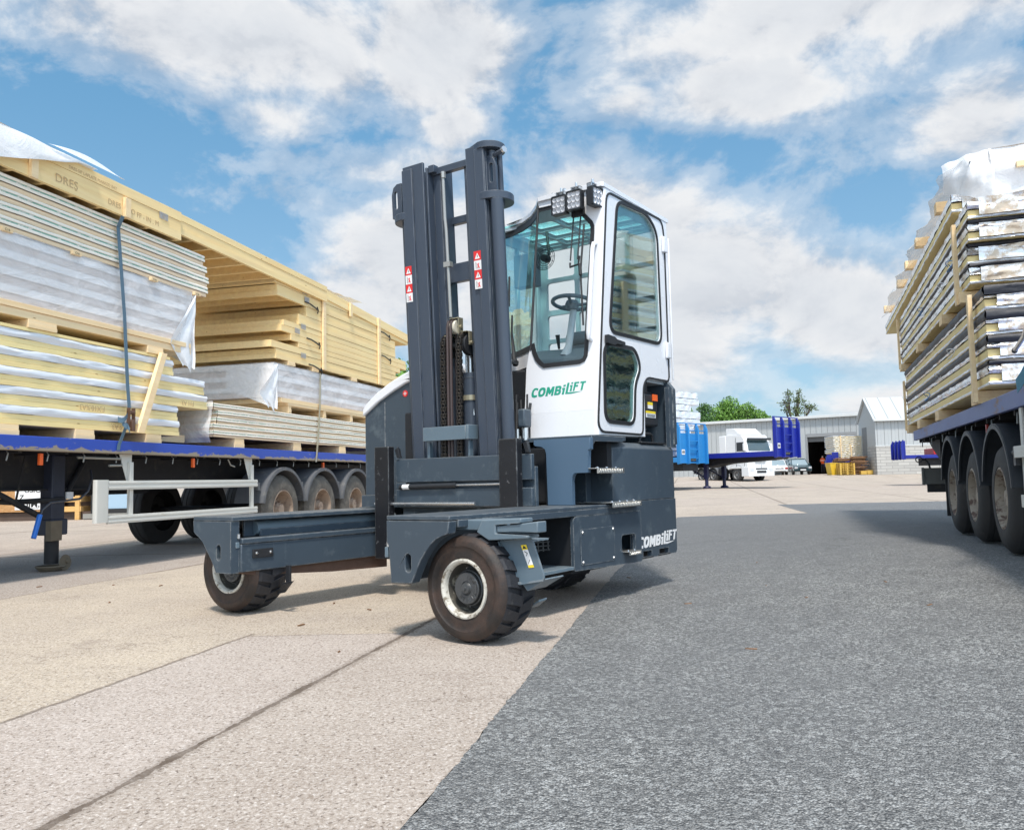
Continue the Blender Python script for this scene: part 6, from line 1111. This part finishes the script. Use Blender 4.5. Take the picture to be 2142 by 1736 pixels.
m = MB(); m.prism([[(Lx, .0), (D0, .0), (D0, DH), (D1, DH), (D1, .0), (Rx, .0), (Rx, HT), (Lx, HT)]], 'xz', 0, .15); m.box(Lx, Lx + .15, .15, 22, 0, HT); m.box(Rx - .15, Rx, .15, 22, 0, HT); m.box(Lx + .15, Rx - .15, 21.8, 22, 0, HT); build(m, 'wall', CLAD, wh, 0, 0)
m = MB(); m.hexa([(Lx - .2, -.25, HT + .02), (Rx + .2, -.25, HT + .02), (Rx + .2, 22, HT + .9), (Lx - .2, 22, HT + .9), (Lx - .2, -.25, HT + .15), (Rx + .2, -.25, HT + .15), (Rx + .2, 22, HT + 1.05), (Lx - .2, 22, HT + 1.05)]); build(m, 'roof', CLADR, wh, 0, 0)
m = MB(); m.box(Lx - .2, Rx + .2, -.42, -.252, HT - .05, HT + .22); build(m, 'gutter', WTRIM, wh, .02)
m = MB(); m.box(D0 - .12, D0, -.03, -.002, 0, DH + .3); m.box(D1, D1 + .12, -.03, -.002, 0, DH + .3); m.box(D0, D1, -.04, -.002, DH - .02, DH + .32); build(m, 'door_frame', mat('door_frame_grey', (.28, .29, .30), .5), wh)
m = MB(); m.box(D0, D1, .2, .5, DH - .5, DH + .05); build(m, 'roller_door', mat('roller_dark', (.12, .12, .12), .5), wh)
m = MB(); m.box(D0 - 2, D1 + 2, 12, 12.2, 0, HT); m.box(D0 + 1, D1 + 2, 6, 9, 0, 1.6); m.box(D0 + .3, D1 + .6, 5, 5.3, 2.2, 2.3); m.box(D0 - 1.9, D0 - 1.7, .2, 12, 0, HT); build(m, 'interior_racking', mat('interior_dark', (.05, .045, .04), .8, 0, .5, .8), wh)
m = MB(); m.box(D0 + 2.6, D1 - .6, 1.5, 1.8, 1.0, 1.35); m.box(D0 + 1.5, D1 - .6, 1.2, 1.5, .85, .98); solo(m, 'workbench', WOODO, 'wood bench just inside the dark warehouse doorway', 'bench', WH, (D0 + 3, 1.5, .85))
# shed
SF = Frame((29.5, 68, .72), 7, 1); sh = thing('gabled_shed', 'pale grey shed with gable roof and grey block base on the right', 'building', SF, (4, 3, 0)); EH, RH, SL, SD = 4.45, 6.35, 26.0, 4.6
# gable end (left) faces left and slightly towards us; long side faces us
gx = lambda y: -.0 - .16 * y
m = MB()
def gab(z0, z1, hole=None): return None
dy0, dy1 = 2.3, 3.7
m.hexa([(.0, 0, 2.37), (SL, 0, 2.37), (SL, .2, 2.37), (.0, .2, 2.37), (.0, 0, EH), (SL, 0, EH), (SL, .2, EH), (.0, .2, EH)])
m.prism([[(.2, 2.37), (dy0, 2.37), (dy0, 4.0), (dy1, 4.0), (dy1, 2.37), (SD, 2.37), (SD, EH), (SD / 2, RH), (.2, EH + .16)]], 'yz', .0, .2); build(m, 'wall', CLAD, sh, 0, 0)
m = MB(); m.box(0, SL, -.03, .25, -.3, 2.368); m.box(-.03, .25, .25, dy0, -.3, 2.368); m.box(-.03, .25, dy1, SD, -.3, 2.368); build(m, 'block_base', BLOCK, sh, .01)
m = MB(); m.box(.02, .3, dy0, dy1, -.2, 4.0); build(m, 'doorway_recess', mat('doorway_grey', (.20, .21, .22), .7), sh)
m = MB(); m.hexa([(-.2, -.25, EH - .06), (SL, -.25, EH - .06), (SL, SD / 2, RH), (-.2, SD / 2, RH), (-.2, -.25, EH + .06), (SL, -.25, EH + .06), (SL, SD / 2, RH + .12), (-.2, SD / 2, RH + .12)]); m.hexa([(-.2, SD / 2, RH), (SL, SD / 2, RH), (SL, SD + .25, EH - .06), (-.2, SD + .25, EH - .06), (-.2, SD / 2, RH + .12), (SL, SD / 2, RH + .12), (SL, SD + .25, EH + .06), (-.2, SD + .25, EH + .06)]); build(m, 'roof', CLADR, sh, 0, 0)
m = MB(); m.box(-.2, SL, -.40, -.252, EH - .12, EH + .04); build(m, 'gutter', WTRIM, sh, .02); m = MB(); m.box(-.02, .10, -.05, .02, 0, EH) if 0 else m.box(-.04, SL, -.06, -.0301, 2.30, 2.37); build(m, 'flashing', WTRIM, sh)
# ---- headboard trailers
def headboard(par, wdt, h, z0, mt, broken=False):
    m = MB(); m.box(-wdt, 0, -.02, .02, z0, z0 + h * .74); m.box(-wdt, 0, -.02, .02, z0 + h * .765, z0 + h * .79) if 0 else None; build(m, 'headboard_panel', mt, par)
    m = MB(); n = 4
    for i in range(n):
        w_ = -wdt * i / (n - 1) ; w_ = min(-.06, max(-wdt + .06, w_)); m.prism([(.021, z0 - .05), (-.16, z0 - .02), (-.16, z0 + h * .86), (-.03, z0 + h), (.021, z0 + h)], 'yz', w_ - .05, w_ + .05)
    for zz in (z0 + h - .05, z0 + h * .80, z0): m.box(-wdt, 0, -.06, -.021, zz, zz + .05)
    build(m, 'headboard_posts', mt, par, .01)
    m = MB()
    for zz in (.12, .33, .54): m.box(-wdt * .66, -wdt * .34, -.14, -.09, z0 + h * zz, z0 + h * zz + .04)
    build_each(m, 'headboard_step', mt, par)
    m = MB(); m.box(-wdt * .62, -wdt * .38, -.05, -.021, z0 + .10, z0 + .24); build(m, 'connector_panel', CHAS, par); m = MB()
    for i in range(5): m.lathe([(0, -.08), (.03, -.075), (.035, -.05)], (-wdt * (.42 + .04 * i), 0, z0 + .17), 'y', 8)
    build_each(m, 'air_coupling', GALV, par)
    m = MB(); m.box(-.62, -.36, -.03, -.0215, z0 + .42, z0 + .66); m.cm = 1; m.box(-.58, -.50, -.034, -.031, z0 + .47, z0 + .61); m.box(-.47, -.40, -.034, -.031, z0 + .47, z0 + .61); build(m, 'number_plate', [STW, INK], par)
BF = Frame((12.47, 40, .24), -45); bt = thing('flatbed_trailer', 'empty deep blue flatbed trailer with tall ribbed headboard in front of the white truck', 'trailer', BF, (-1.2, 3, 0))
headboard(bt, 2.5, 1.95, 1.52, BLUED)
m = MB(); m.box(-2.5, 0, .02, 13, 1.55, 1.80); build(m, 'bed', BLUED, bt, .01)
m = MB(); m.prism([(.1, 1.549), (12.8, 1.549), (12.8, 1.1), (4.2, 1.1), (3.2, 1.28), (.3, 1.42)], 'yz', -1.9, -.6); build(m, 'chassis_frame', CHAS, bt)
for w_ in (-.4, -2.1): m = MB(); m.box(w_ - .1, w_ + .1, 3.9, 4.1, .55, 1.5); m.tube([(w_, 4.0, .55), (w_, 4.0, .12)], .09, 10); m.lathe([(0, .16), (.16, .14), (.22, .06), (.2, 0), (0, 0)], (w_, 4.0, .02), 'z', 14); m.tube([(w_, 4.1, .6), (w_, 5.4, 1.3)], .035, 6); build(m, 'landing_leg', mat('leg_navy', (.012, .014, .06), .5), bt)
for w_ in (0, -2.5):
    for a in (8.6, 9.9, 11.2): truck_wheel(bt, w_, a, .53, .53, -1 if w_ == 0 else 1, TYRB, RIMB)
m = MB()
for a in (6.2, 8.6):
    for w_ in (-.2, -1.3): m.tube([(w_, a, 1.8), (w_, a, 3.1)], .05, 6)
    m.tube([(-.2, a, 3.1), (-1.3, a, 3.1)], .05, 6)
m.tube([(-.2, 6.2, 3.1), (-.2, 8.6, 3.1)], .04, 6); m.tube([(-.2, 6.2, 2.5), (-.2, 8.6, 2.5)], .03, 6); build(m, 'load_frame', mat('purple_frame', (.07, .06, .2), .5), bt)
CFm = Frame((7.79, 39.7, .24), -45); ct = thing('flatbed_trailer', 'bright sky blue trailer headboard standing beside the forklift counterweight', 'trailer', CFm, (-1.2, 3, 0))
headboard(ct, 2.5, 1.95, 1.30, SKYB); m = MB(); m.box(-2.5, 0, .02, 13, 1.35, 1.58); build(m, 'bed', SKYB, ct, .01); m = MB(); m.box(-1.9, -.6, .1, 12.8, .95, 1.349); m.box(-.9, -.1, 4.5, 7.5, .55, .85); build(m, 'chassis_frame', CHAS, ct)
for w_ in (-.4, -2.1): m = MB(); m.box(w_ - .1, w_ + .1, 2.2, 2.4, .5, 1.3); m.tube([(w_, 2.3, .5), (w_, 2.3, .12)], .09, 10); m.lathe([(0, .16), (.16, .14), (.22, .06), (.2, 0), (0, 0)], (w_, 2.3, .0), 'z', 14); build(m, 'landing_leg', MATS['leg_navy'], ct)
for w_ in (0, -2.5):
    for a in (8.6, 9.9, 11.2): truck_wheel(ct, w_, a, .53, .53, -1 if w_ == 0 else 1, TYRB, RIMB)
z = 1.66
for i, (e, hh, o) in enumerate(((.55, .26, 0), (.85, .30, .35), (.65, .26, .5), (.25, .36, -.35), (.2, .22, -.1), (.9, .30, .50), (1.0, .34, .55), (.3, .30, -.3), (.8, .28, .45), (.7, .30, .35))):
    m = MB(); w1 = -2.5 - o; z1 = z + hh
    for fn in (lambda u, v: (-.05 - (2.4 + o) * u, .55 - .05 * nz(u * 8, v * 2, i) - .03 * nz(u * 21, v * 4, i), z + hh * v), lambda u, v: (-.05 - (2.4 + o), .55 + 8 * u, z + hh * v), lambda u, v: (-.05 + .03 * nz(u * 30, v * 3, i), .55 + 8 * u, z + hh * v), lambda u, v: (-.05 - (2.4 + o) * v, .55 + 8 * u, z + hh), lambda u, v: (-.05 - (2.4 + o) * v, .55 + 8 * u, z)): m.grid(fn, 30, 4)
    solo(m, 'foil_wall_panel', FOILW, '%s shiny white foil wrapped panel from the bottom behind the sky blue headboard' % ORD[i], 'wall panel', CFm, (-1.2, 4, z), 'foil panels behind the sky blue headboard', smooth=60); z = z1 + .03
# ---- white truck
TFm = Frame((16.75, 60, .45), -28); tk = thing('tractor_truck', 'white articulated lorry tractor parked beyond the empty blue trailer', 'truck', TFm, (-1.2, 2.5, 0)); TW = mat('truck_white', (.80, .81, .82), .3, 0, .03, 1, coat=.2)
m = MB()
pr = [(.02, .95), (-.02, 1.8), (.0, 2.15), (.12, 2.6), (.32, 3.15), (.55, 3.38), (2.15, 3.45), (2.15, .95)]
m.prism([pr, ], 'yz', -2.45, -.05); build(m, 'cab', TW, tk, .05, seg=3)
m = MB(); m.prism([(.70, 3.42), (1.0, 3.62), (1.35, 3.9), (2.3, 3.92), (2.3, 3.43)], 'yz', -2.3, -.2); m.box(-.14, -.04, 2.16, 2.9, 1.1, 3.4); m.box(-2.46, -2.36, 2.16, 2.9, 1.1, 3.4); build(m, 'wind_deflector', TW, tk, .06)
m = MB(); m.hexa([(-2.3, .03, 2.22), (-.2, .03, 2.22), (-.28, .35, 3.0), (-2.22, .35, 3.0), (-2.3, -.02, 2.22), (-.2, -.02, 2.22), (-.28, .22, 3.0), (-2.22, .22, 3.0)]); build(m, 'windscreen', glassm('truck_glass', (.35, .45, .48), 2.0), tk)
m = MB(); m.box(-2.32, -.18, -.12, .12, 2.98, 3.14); m.box(-2.3, -.2, .03, .045, 2.15, 2.22); build(m, 'sun_visor', BLKP, tk, .03)
m = MB(); m.box(-2.5, -.0, -.12, .6, .38, 1.05); m.box(-2.46, -.04, -.02, .3, 1.05, 1.10); build(m, 'bumper', TW, tk, .07, seg=3)
m = MB(); m.box(-1.7, -.8, -.135, -.121, .60, .78); m.box(-1.8, -.7, -.135, -.121, .86, .96); build(m, 'lower_grille', BLKP, tk); m = MB()
for i in range(5): m.box(-1.75, -.75, -.05, -.021, 1.32 + i * .085, 1.365 + i * .085)
build(m, 'grille', mat('grille_silver', (.4, .41, .42), .4, .5), tk); m = MB(); m.prism([(-1.25, 1.0 + .22), (-1.33, 1.10), (-1.25, .98), (-1.17, 1.10)], 'xz', -.155, -.13); build(m, 'emblem', STEEL, tk)
for w_ in (-2.36, -.52): m = MB(); m.box(w_, w_ + .38, -.135, -.121, .74, .95); build(m, 'headlight', LENS, tk, .01)
m = MB(); m.box(-1.52, -.98, -.14, -.1215, .44, .55); build(m, 'number_plate', STW, tk)
for w_ in (-2.62, -.02): m = MB(); m.box(w_, w_ + .14, .1, .25, 2.25, 2.75); m.tube([(w_ + .07, .2, 2.75), (-1.25 + (w_ + 1.25) * .9, .3, 2.8)], .02, 6); build(m, 'mirror', TW, tk, .03)
m = MB(); m.box(-.049, -.035, .35, 1.05, 2.2, 2.85); build(m, 'side_window', BLKP, tk); m = MB(); m.box(-.05, -.03, 1.12, 1.14, 1.1, 3.2); m.box(-.05, -.03, .3, .32, 1.1, 2.2); build(m, 'door_gap', BLKP, tk)
m = MB(); m.prism([(.5, .55), (.55, .95), (.75, 1.2), (1.2, 1.3), (1.65, 1.2), (1.9, .9), (2.05, .9), (2.05, 1.45), (.3, 1.45), (.3, .55)], 'yz', -2.47, -.03); build(m, 'wheel_arch', TW, tk, .02); m = MB(); m.box(-2.2, -.3, .6, 6.2, .65, .95); m.box(-.35, -.06, 2.3, 3.1, .45, 1.0); m.box(-2.4, -2.1, 2.3, 3.1, .45, 1.0); build(m, 'chassis_frame', CHAS, tk, .02)
for w_, sg in ((-.06, -1), (-2.44, 1)):
    for a in (1.2, 3.7, 5.0): truck_wheel(tk, w_, a, .50, .50, sg, TYRB, mat('truck_rim_grey', (.3, .3, .3), .5, .4))
    for a in (3.7, 5.0): mudguard(tk, w_, a, .52, .60, MUDG, sg, .5)
# ---- car and van
def small_car(name, lab, cat, fr, body, k=1.0, glass=None, tail=False):
    c = thing(name, lab, cat, fr, (0, 2, 0)); W2 = .84
    lower = [(.0, .32), (-.02, .62), (.10, .82), (.95, .98), (4.1, 1.0), (4.18, .7), (4.12, .3)]; roof = [(.95, .96), (1.55, 1.50), (2.2, 1.60), (3.6, 1.56), (4.05, .98)]
    m = MB(); m.prism(lower, 'yz', -W2, W2); b = build(m, 'body', body, c, .07, seg=3)
    m = MB(); m.hexa([(-W2 + .06, .97, .96), (W2 - .06, .97, .96), (W2 - .06, 4.05, .96), (-W2 + .06, 4.05, .96), (-W2 + .18, 1.6, 1.52), (W2 - .18, 1.6, 1.52), (W2 - .18, 3.7, 1.54), (-W2 + .18, 3.7, 1.54)]); build(m, 'cabin_glass', mat('car_glass', (.30, .38, .42), .08, .2), c, .04)
    m = MB(); m.hexa([(-W2 + .15, 1.52, 1.50), (W2 - .15, 1.52, 1.50), (W2 - .15, 3.75, 1.53), (-W2 + .15, 3.75, 1.53), (-W2 + .22, 1.7, 1.585), (W2 - .22, 1.7, 1.585), (W2 - .22, 3.6, 1.60), (-W2 + .22, 3.6, 1.60)])
    for s in (-1, 1): m.tube([(s * (W2 - .07), 1.0, .98), (s * (W2 - .19), 1.6, 1.51)], .035, 6); m.box(*sorted((s * (W2 - .1), s * (W2 - .15))), 2.5, 2.6, .97, 1.5)
    build(m, 'roof', body, c, .02)
    for s in (-1, 1):
        x0, x1 = sorted((s * .52, s * .80)); m = MB(); m.box(x0, x1, -.045, -.0, .58, .76); build(m, 'headlight' if not tail else 'tail_light', LENS if not tail else MATS['marker_red'], c, .01); m = MB(); x0, x1 = sorted((s * .86, s * 1.02)); m.box(x0, x1, 1.25, 1.35, .98, 1.12); build(m, 'mirror', body, c, .02)
    m = MB(); m.box(-.26, .26, -.06, -.03, .42, .53); build(m, 'number_plate', STW, c); m = MB(); m.box(-.6, .6, -.05, -.015, .33, .41); m.box(-.4, .4, -.045, -.012, .62, .72); build(m, 'grille', BLKP, c)
    for s in (-1, 1):
        for a in (.75, 3.35): m = MB(); m.lathe([(.12, 0), (.18, -.01), (.30, .0), (.31, .03), (.31, .18), (.2, .2)], (s * .84, a, .31), 'x', 20, -s, cap=True); build(m, 'wheel', TYRB, c)
small_car('parked_car', 'dark teal compact car parked before the warehouse wall', 'car', Frame((27.75, 80.3, .85), 4, 1), mat('car_teal', (.025, .06, .075), .25, .3, .1, 1, coat=.5))
small_car('parked_van', 'white and red car mostly hidden behind the white lorry', 'car', Frame((26.2, 82.5, .86), 10, 1), TW, tail=True)
# ---- yard clutter near the doorway
PF = Frame((26.5, 70, .77), 3, 1)
m = MB(); m.hexa([(.08, 0, 0), (1.75, 0, 0), (1.75, 1.2, 0), (.08, 1.2, 0), (-.05, -.05, .98), (1.85, -.05, .98), (1.85, 1.3, .98), (-.05, 1.3, .98)]); m.box(-.08, 1.88, -.08, 1.33, .98, 1.03); solo(m, 'waste_skip', mat('skip_yellow', (.70, .46, .03), .5, 0, .15, 2), 'yellow skip standing before the dark warehouse doorway', 'skip', PF, (.9, .6, 0), bevel=.02)
PALM = wood('pallet_yellow', (.62, .42, .10)); 
def pallet(mb, w_=1.2, d=1.0):
    for y in (0, d / 2 - .05, d - .1): mb.box(0, w_, y, y + .1, .0, .02); mb.box(0, .12, y, y + .1, .02, .105); mb.box(w_ / 2 - .06, w_ / 2 + .06, y, y + .1, .02, .105); mb.box(w_ - .12, w_, y, y + .1, .02, .105)
    for i in range(6): mb.box(i * (w_ - .1) / 5, i * (w_ - .1) / 5 + .1, 0, d, .106, .128)
m = MB(); pallet(m)
for i in range(7):
    mm_ = MB(); mm_.v = [v + Vector((.35 + .03 * nz(i, 3), -1.25, .005 + i * .135)) for v in m.v]; mm_.f = m.f; mm_.mi = m.mi
    solo(mm_, 'wooden_pallet', PALM, '%s pallet from the ground in the yellow stack beside the skip' % ORD[i], 'pallet', PF, (.9, -.8, i * .135), 'stacked yellow pallets beside the skip')
m = MB()
for i in range(3): m.box(2.15 + .5 * i, 2.62 + .5 * i, -.9, .1, .01, .30 + .04 * (i % 2))
solo(m, 'timber_crate', PALM, 'low pale wood crate on the ground between the brown pile and the shed', 'crate', PF, (2.9, -.4, 0), bevel=.01)
r_ = random.Random(9); m = MB()
for i in range(80):
    z_ = .06 + 1.42 * (i / 80); x = 1.55 + r_.uniform(-.1, .25); L_ = r_.uniform(.9, 1.35); d = r_.uniform(-.6, .4); t_ = r_.uniform(-.05, .05); m.hexa([(x, d, z_), (x + L_, d, z_ + t_), (x + L_, d + .12, z_ + t_), (x, d + .12, z_), (x, d, z_ + .045), (x + L_, d, z_ + .045 + t_), (x + L_, d + .12, z_ + .045 + t_), (x, d + .12, z_ + .045)])
tagp(solo(m, 'scrap_wood_pile', WOODD, 'untidy brown pile of scrap wood strips beside the shed corner', 'wood pile', PF, (2.2, 0, 0)), kind='stuff')
m = MB()
for i in range(26): z_ = 1.08 + .30 * (i / 26); x = .5 + r_.uniform(-.1, .15); L_ = r_.uniform(.9, 1.1); d = r_.uniform(-.2, 1.0); m.box(x, x + L_, d, d + .12, z_, z_ + .045)
tagp(solo(m, 'scrap_wood_pile', WOODD, 'brown scrap wood heaped on top of the yellow skip', 'wood pile', PF, (1, .5, 1.05)), kind='stuff')
Z0 = 1.35
for i in range(12):
    m = MB(); o = .12 * nz(i * 3.7, 5); hh = .155; x0, x1 = 1.0 + o + (.5 if i < 3 else 0), 3.95
    m.box(x0 + .1, x1, 2.1, 4.5, Z0 + i * .168, Z0 + i * .168 + hh * .55); m.cm = 1; m.grid(lambda u, v: (x0 + (x1 - x0) * u, 2.07 + .05 * nz(u * 14, v * 2, i), Z0 + i * .168 + hh * (.5 + .5 * v)), 30, 2); m.grid(lambda u, v: (x0 - .04 * nz(u * 9, v, i), 2.07 + 2.4 * u, Z0 + i * .168 + hh * (.4 + .6 * v)), 14, 2); m.grid(lambda u, v: (x0 + (x1 - x0) * u, 2.07 + 2.4 * v, Z0 + (i + 1) * .168 - .013), 4, 4)
    solo(m, 'foil_wall_panel', [WOODY, FOILW], '%s panel from the bottom of the big foil edged stack before the shed' % ORD[i], 'wall panel', PF, (2, 3, Z0 + i * .168), 'foil edged panels stacked before the shed')
for x in (1.55, 2.4): m = MB(); m.box(x, x + .08, 1.98, 2.03, 1.3 if x < 2 else .9, 3.35 if x < 2 else 2.6); solo(m, 'timber_batten', WOODB, 'pale upright batten against the foil edged stack, the %s one' % ('left' if x < 2 else 'right'), 'batten', PF, (x, 2, 1), bevel=.004)
m = MB(); m.box(.9, 3.9, 2.2, 4.4, .75, 1.33); m.box(1.05, 1.15, 2.15, 2.3, -.05, .8); m.box(3.2, 3.3, 2.15, 2.3, -.05, .8); o = solo(m, 'trailer_bed', BLUED, 'dark blue trailer bed under the foil edged stack, mostly hidden by the wood pile', 'trailer', PF, (2, 3, 0))
m = MB(); m.box(.35, .75, 1.9, 2.0, .95, 1.75); m.box(.25, .34, 1.85, 2.0, .9, 1.6); m.box(.76, 1.3, 1.86, 1.95, 1.3, 1.95); build(m, 'headboard', BLUED, o, .01, fr=PF, org=(2, 3, 0))
# worker in orange
PW = Frame((31.75, 86.0, 1.02), 0, 1)
bmh = bmesh.new(); pts = [(0, 0, .92), (0, 0, 1.12), (0, 0, 1.36), (0, 0, 1.50), (0, -.02, 1.62), (.10, 0, .88), (.12, .02, .48), (.13, .03, .06), (.13, -.10, .03), (-.10, 0, .88), (-.12, .02, .48), (-.13, .03, .06), (-.13, -.10, .03), (.19, 0, 1.40), (.25, -.03, 1.14), (.24, -.20, .98), (-.19, 0, 1.40), (-.26, -.05, 1.15), (-.20, -.22, 1.05), (0, -.02, 1.72)]
ed = [(0, 1), (1, 2), (2, 3), (3, 4), (4, 19), (0, 5), (5, 6), (6, 7), (7, 8), (0, 9), (9, 10), (10, 11), (11, 12), (2, 13), (13, 14), (14, 15), (2, 16), (16, 17), (17, 18)]; rad = [.15, .14, .16, .06, .095, .09, .065, .05, .04, .09, .065, .05, .04, .07, .05, .04, .07, .05, .04, .08]
me = bpy.data.meshes.new('person'); me.from_pydata(pts, ed, []); po = bpy.data.objects.new('person', me); COL.objects.link(po); po.location = PW.world((0, 0, 0))
po.modifiers.new('skin', 'SKIN'); lay = me.skin_vertices[0].data
for i, r in enumerate(rad): lay[i].radius = (r, r * .8); lay[i].use_root = (i == 0)
sb_ = po.modifiers.new('sub', 'SUBSURF'); sb_.levels = 1; sb_.render_levels = 2
PM = bpy.data.materials.new('worker_clothes'); PM.use_nodes = True; k = NT(PM.node_tree); PM.node_tree.nodes.clear(); zz = k.n('ShaderNodeSeparateXYZ', ins={0: k.n('ShaderNodeTexCoord').outputs['Object']}).outputs[2]
c = k.ramp(k.m('DIVIDE', zz, 2.0), [(0, (.03, .03, .04)), (.44, (.03, .03, .05)), (.45, (.85, .12, .02)), (.60, (.85, .12, .02)), (.605, (.8, .8, .7)), (.625, (.8, .8, .7)), (.63, (.85, .12, .02)), (.745, (.85, .12, .02)), (.75, (.55, .36, .28)), (.85, (.55, .36, .28)), (.855, (.08, .06, .05)), (1, (.08, .06, .05))], 'CONSTANT'); k.n('ShaderNodeOutputMaterial', ins={0: k.n('ShaderNodeBsdfPrincipled', ins={'Base Color': c, 'Roughness': .8}).outputs[0]}); me.materials.append(PM)
tagp(po, 'person in an orange high visibility jacket standing in the warehouse doorway', 'person')
# far trailer seen under the right trailer, red unit
XF = Frame((18.72, 40, .24), 100); xt = thing('flatbed_trailer', 'deep blue flatbed trailer seen beyond the rear bumper of the right trailer', 'trailer', XF, (1, 3, 0))
m = MB(); m.box(0, 1.9, .0, 11, 1.30, 1.46); build(m, 'bed', BLUED, xt, .01); m = MB(); m.box(0, 1.9, -.03, .04, 1.26, 2.15)
for i in range(4): w_ = .06 + i * .59; m.prism([(-.0301, 1.24), (-.16, 1.28), (-.16, 2.0), (-.06, 2.2), (-.0301, 2.2)], 'yz', w_ - .05, w_ + .05)
build(m, 'headboard', BLUED, xt, .02); m = MB(); m.box(.4, 1.5, 1, 10.5, .95, 1.299); build(m, 'chassis_frame', CHAS, xt)
for a in (7.5, 8.8, 10.1): truck_wheel(xt, 0, a, .5, .5, 1, TYRB, RIMB)
RU = Frame((20.0, 39.8, .24), 100); m = MB(); m.box(0, 1.5, .0, 2.0, 1.465, 1.76)
for i in range(6): m.box(-.04, 1.54, .05 + i * .36, .11 + i * .36, 1.465, 1.74)
solo(m, 'loading_ramp', mat('red_paint', (.60, .02, .02), .45), 'bright red ribbed box lying on the far blue trailer', 'box', RU, (.9, 1, 1.465), bevel=.01)
# ---- behind the left trailer: racks, board crate and panel
KF = Frame((-14.0, 22.6, .10), 87)     # a runs to the right in the picture
m = MB(); m.box(.8, 3.4, -3, 3.3, 0, .22)
for i in range(9): m.box(.0, .06, -3 + i * .85, -2.9 + i * .85, 0, 2.2)
m.box(-.02, .1, -3, 3.6, .95, 1.15); m.box(-.02, .1, -3, 3.6, .0, .22); m.box(-.02, .1, -3, 3.6, 2.0, 2.2); m.box(.9, 3.4, -3, 3.4, .22, 2.3); solo(m, 'timber_rack', mat('rack_dark_wood', (.09, .06, .045), .8, 0, .4, 2, .2, 20), 'dark wood rack stacked behind the left trailer', 'rack', KF, (1, 0, 0), bevel=.006)
m = MB(); m.box(-.10, .70, -2.6, 1.55, .24, .92); ob = solo(m, 'board_crate', OSB, 'orange strand board crate with a white notice behind the landing leg', 'crate', KF, (.3, 0, .24), bevel=.006)
m = MB(); m.box(-.115, -.101, .62, 1.32, .30, .92); nb = build(m, 'notice', STW, ob); m = MB(); text_poly('USIO', .20, lambda x, y, z_: (-.117 - z_, .86 + x, .76 + y * .8), m, .001, bold=.004); text_poly('Z', .18, lambda x, y, z_: (-.117 - z_, .74 + x, .57 + y), m, .001, bold=.004); text_poly('iJM.', .24, lambda x, y, z_: (-.117 - z_, .92 + x, .37 + y), m, .001, bold=.006)
for i in range(1): m.box(-.119, -.1165, .8, 1.25, .33, .34)
build(m, 'notice_text', INK, nb, 0, 0)
m = MB()
for i in range(3): m.box(-.12, .5, 1.62 + i * .0, 2.35, .22 + i * .26, .36 + i * .26)
m.box(-.14, -.05, 2.2, 2.32, .0, 1.0); solo(m, 'timber_bundle', WOODO, 'short orange timber pieces between the board crate and the pale blue panel', 'timber', KF, (.2, 2, .2), bevel=.006)
m = MB(); m.box(-.06, .0, 2.75, 4.55, .28, .94); pb = solo(m, 'blue_panel', mat('pale_blue_panel', (.36, .50, .62), .5, 0, .06, 1.5, st=(1, 1, 1)), 'pale blue sheet framed in black behind the left trailer', 'panel', KF, (0, 3.6, .28))
m = MB(); m.box(-.09, .03, 2.6, 4.75, .16, .28); m.box(-.09, .03, 2.6, 4.75, .94, 1.08); m.box(-.09, .03, 4.55, 4.75, .28, .94); m.box(-.09, .03, 2.6, 2.75, .28, .94); build(m, 'frame', INK, pb, fr=KF, org=(0, 3.6, .28)); m = MB(); m.box(-.10, .05, 2.4, 5.0, .02, .155); solo(m, 'metal_beam', GALV, 'grey metal beam lying under the pale blue sheet', 'beam', KF, (0, 3.7, 0))
m = MB(); m.box(.1, 2.6, 2.5, 12.0, 1.08, 2.6); m.box(.1, 2.6, 5.0, 12.0, .0, 1.07); solo(m, 'storage_container', CHAS, 'dark storage container behind the pale blue sheet under the left trailer', 'container', KF, (1, 4, 0), bevel=.01)
# bits lying on the yard
r_ = random.Random(21); m = MB()
for i in range(26):
    x, y = (r_.uniform(-5, 3), r_.uniform(3.2, 9)) if i % 3 else (r_.uniform(2, 7), r_.uniform(3, 8)); gzz = gz(x, y); L_ = r_.uniform(.02, .06); an = r_.uniform(0, 3); dx, dy = math.cos(an) * L_, math.sin(an) * L_
    m.hexa([(x, y, gzz + .002), (x + dx, y + dy, gzz + .002), (x + dx - dy * .25, y + dy + dx * .25, gzz + .002), (x - dy * .25, y + dx * .25, gzz + .002), (x, y, gzz + .010), (x + dx, y + dy, gzz + .007), (x + dx - dy * .25, y + dy + dx * .25, gzz + .010), (x - dy * .25, y + dx * .25, gzz + .008)])
solo(m, 'wood_litter', WOODD, 'tiny loose splinters of wood scattered over the yard surface', 'litter', WORLD, (0, 5, 0), kind='stuff')
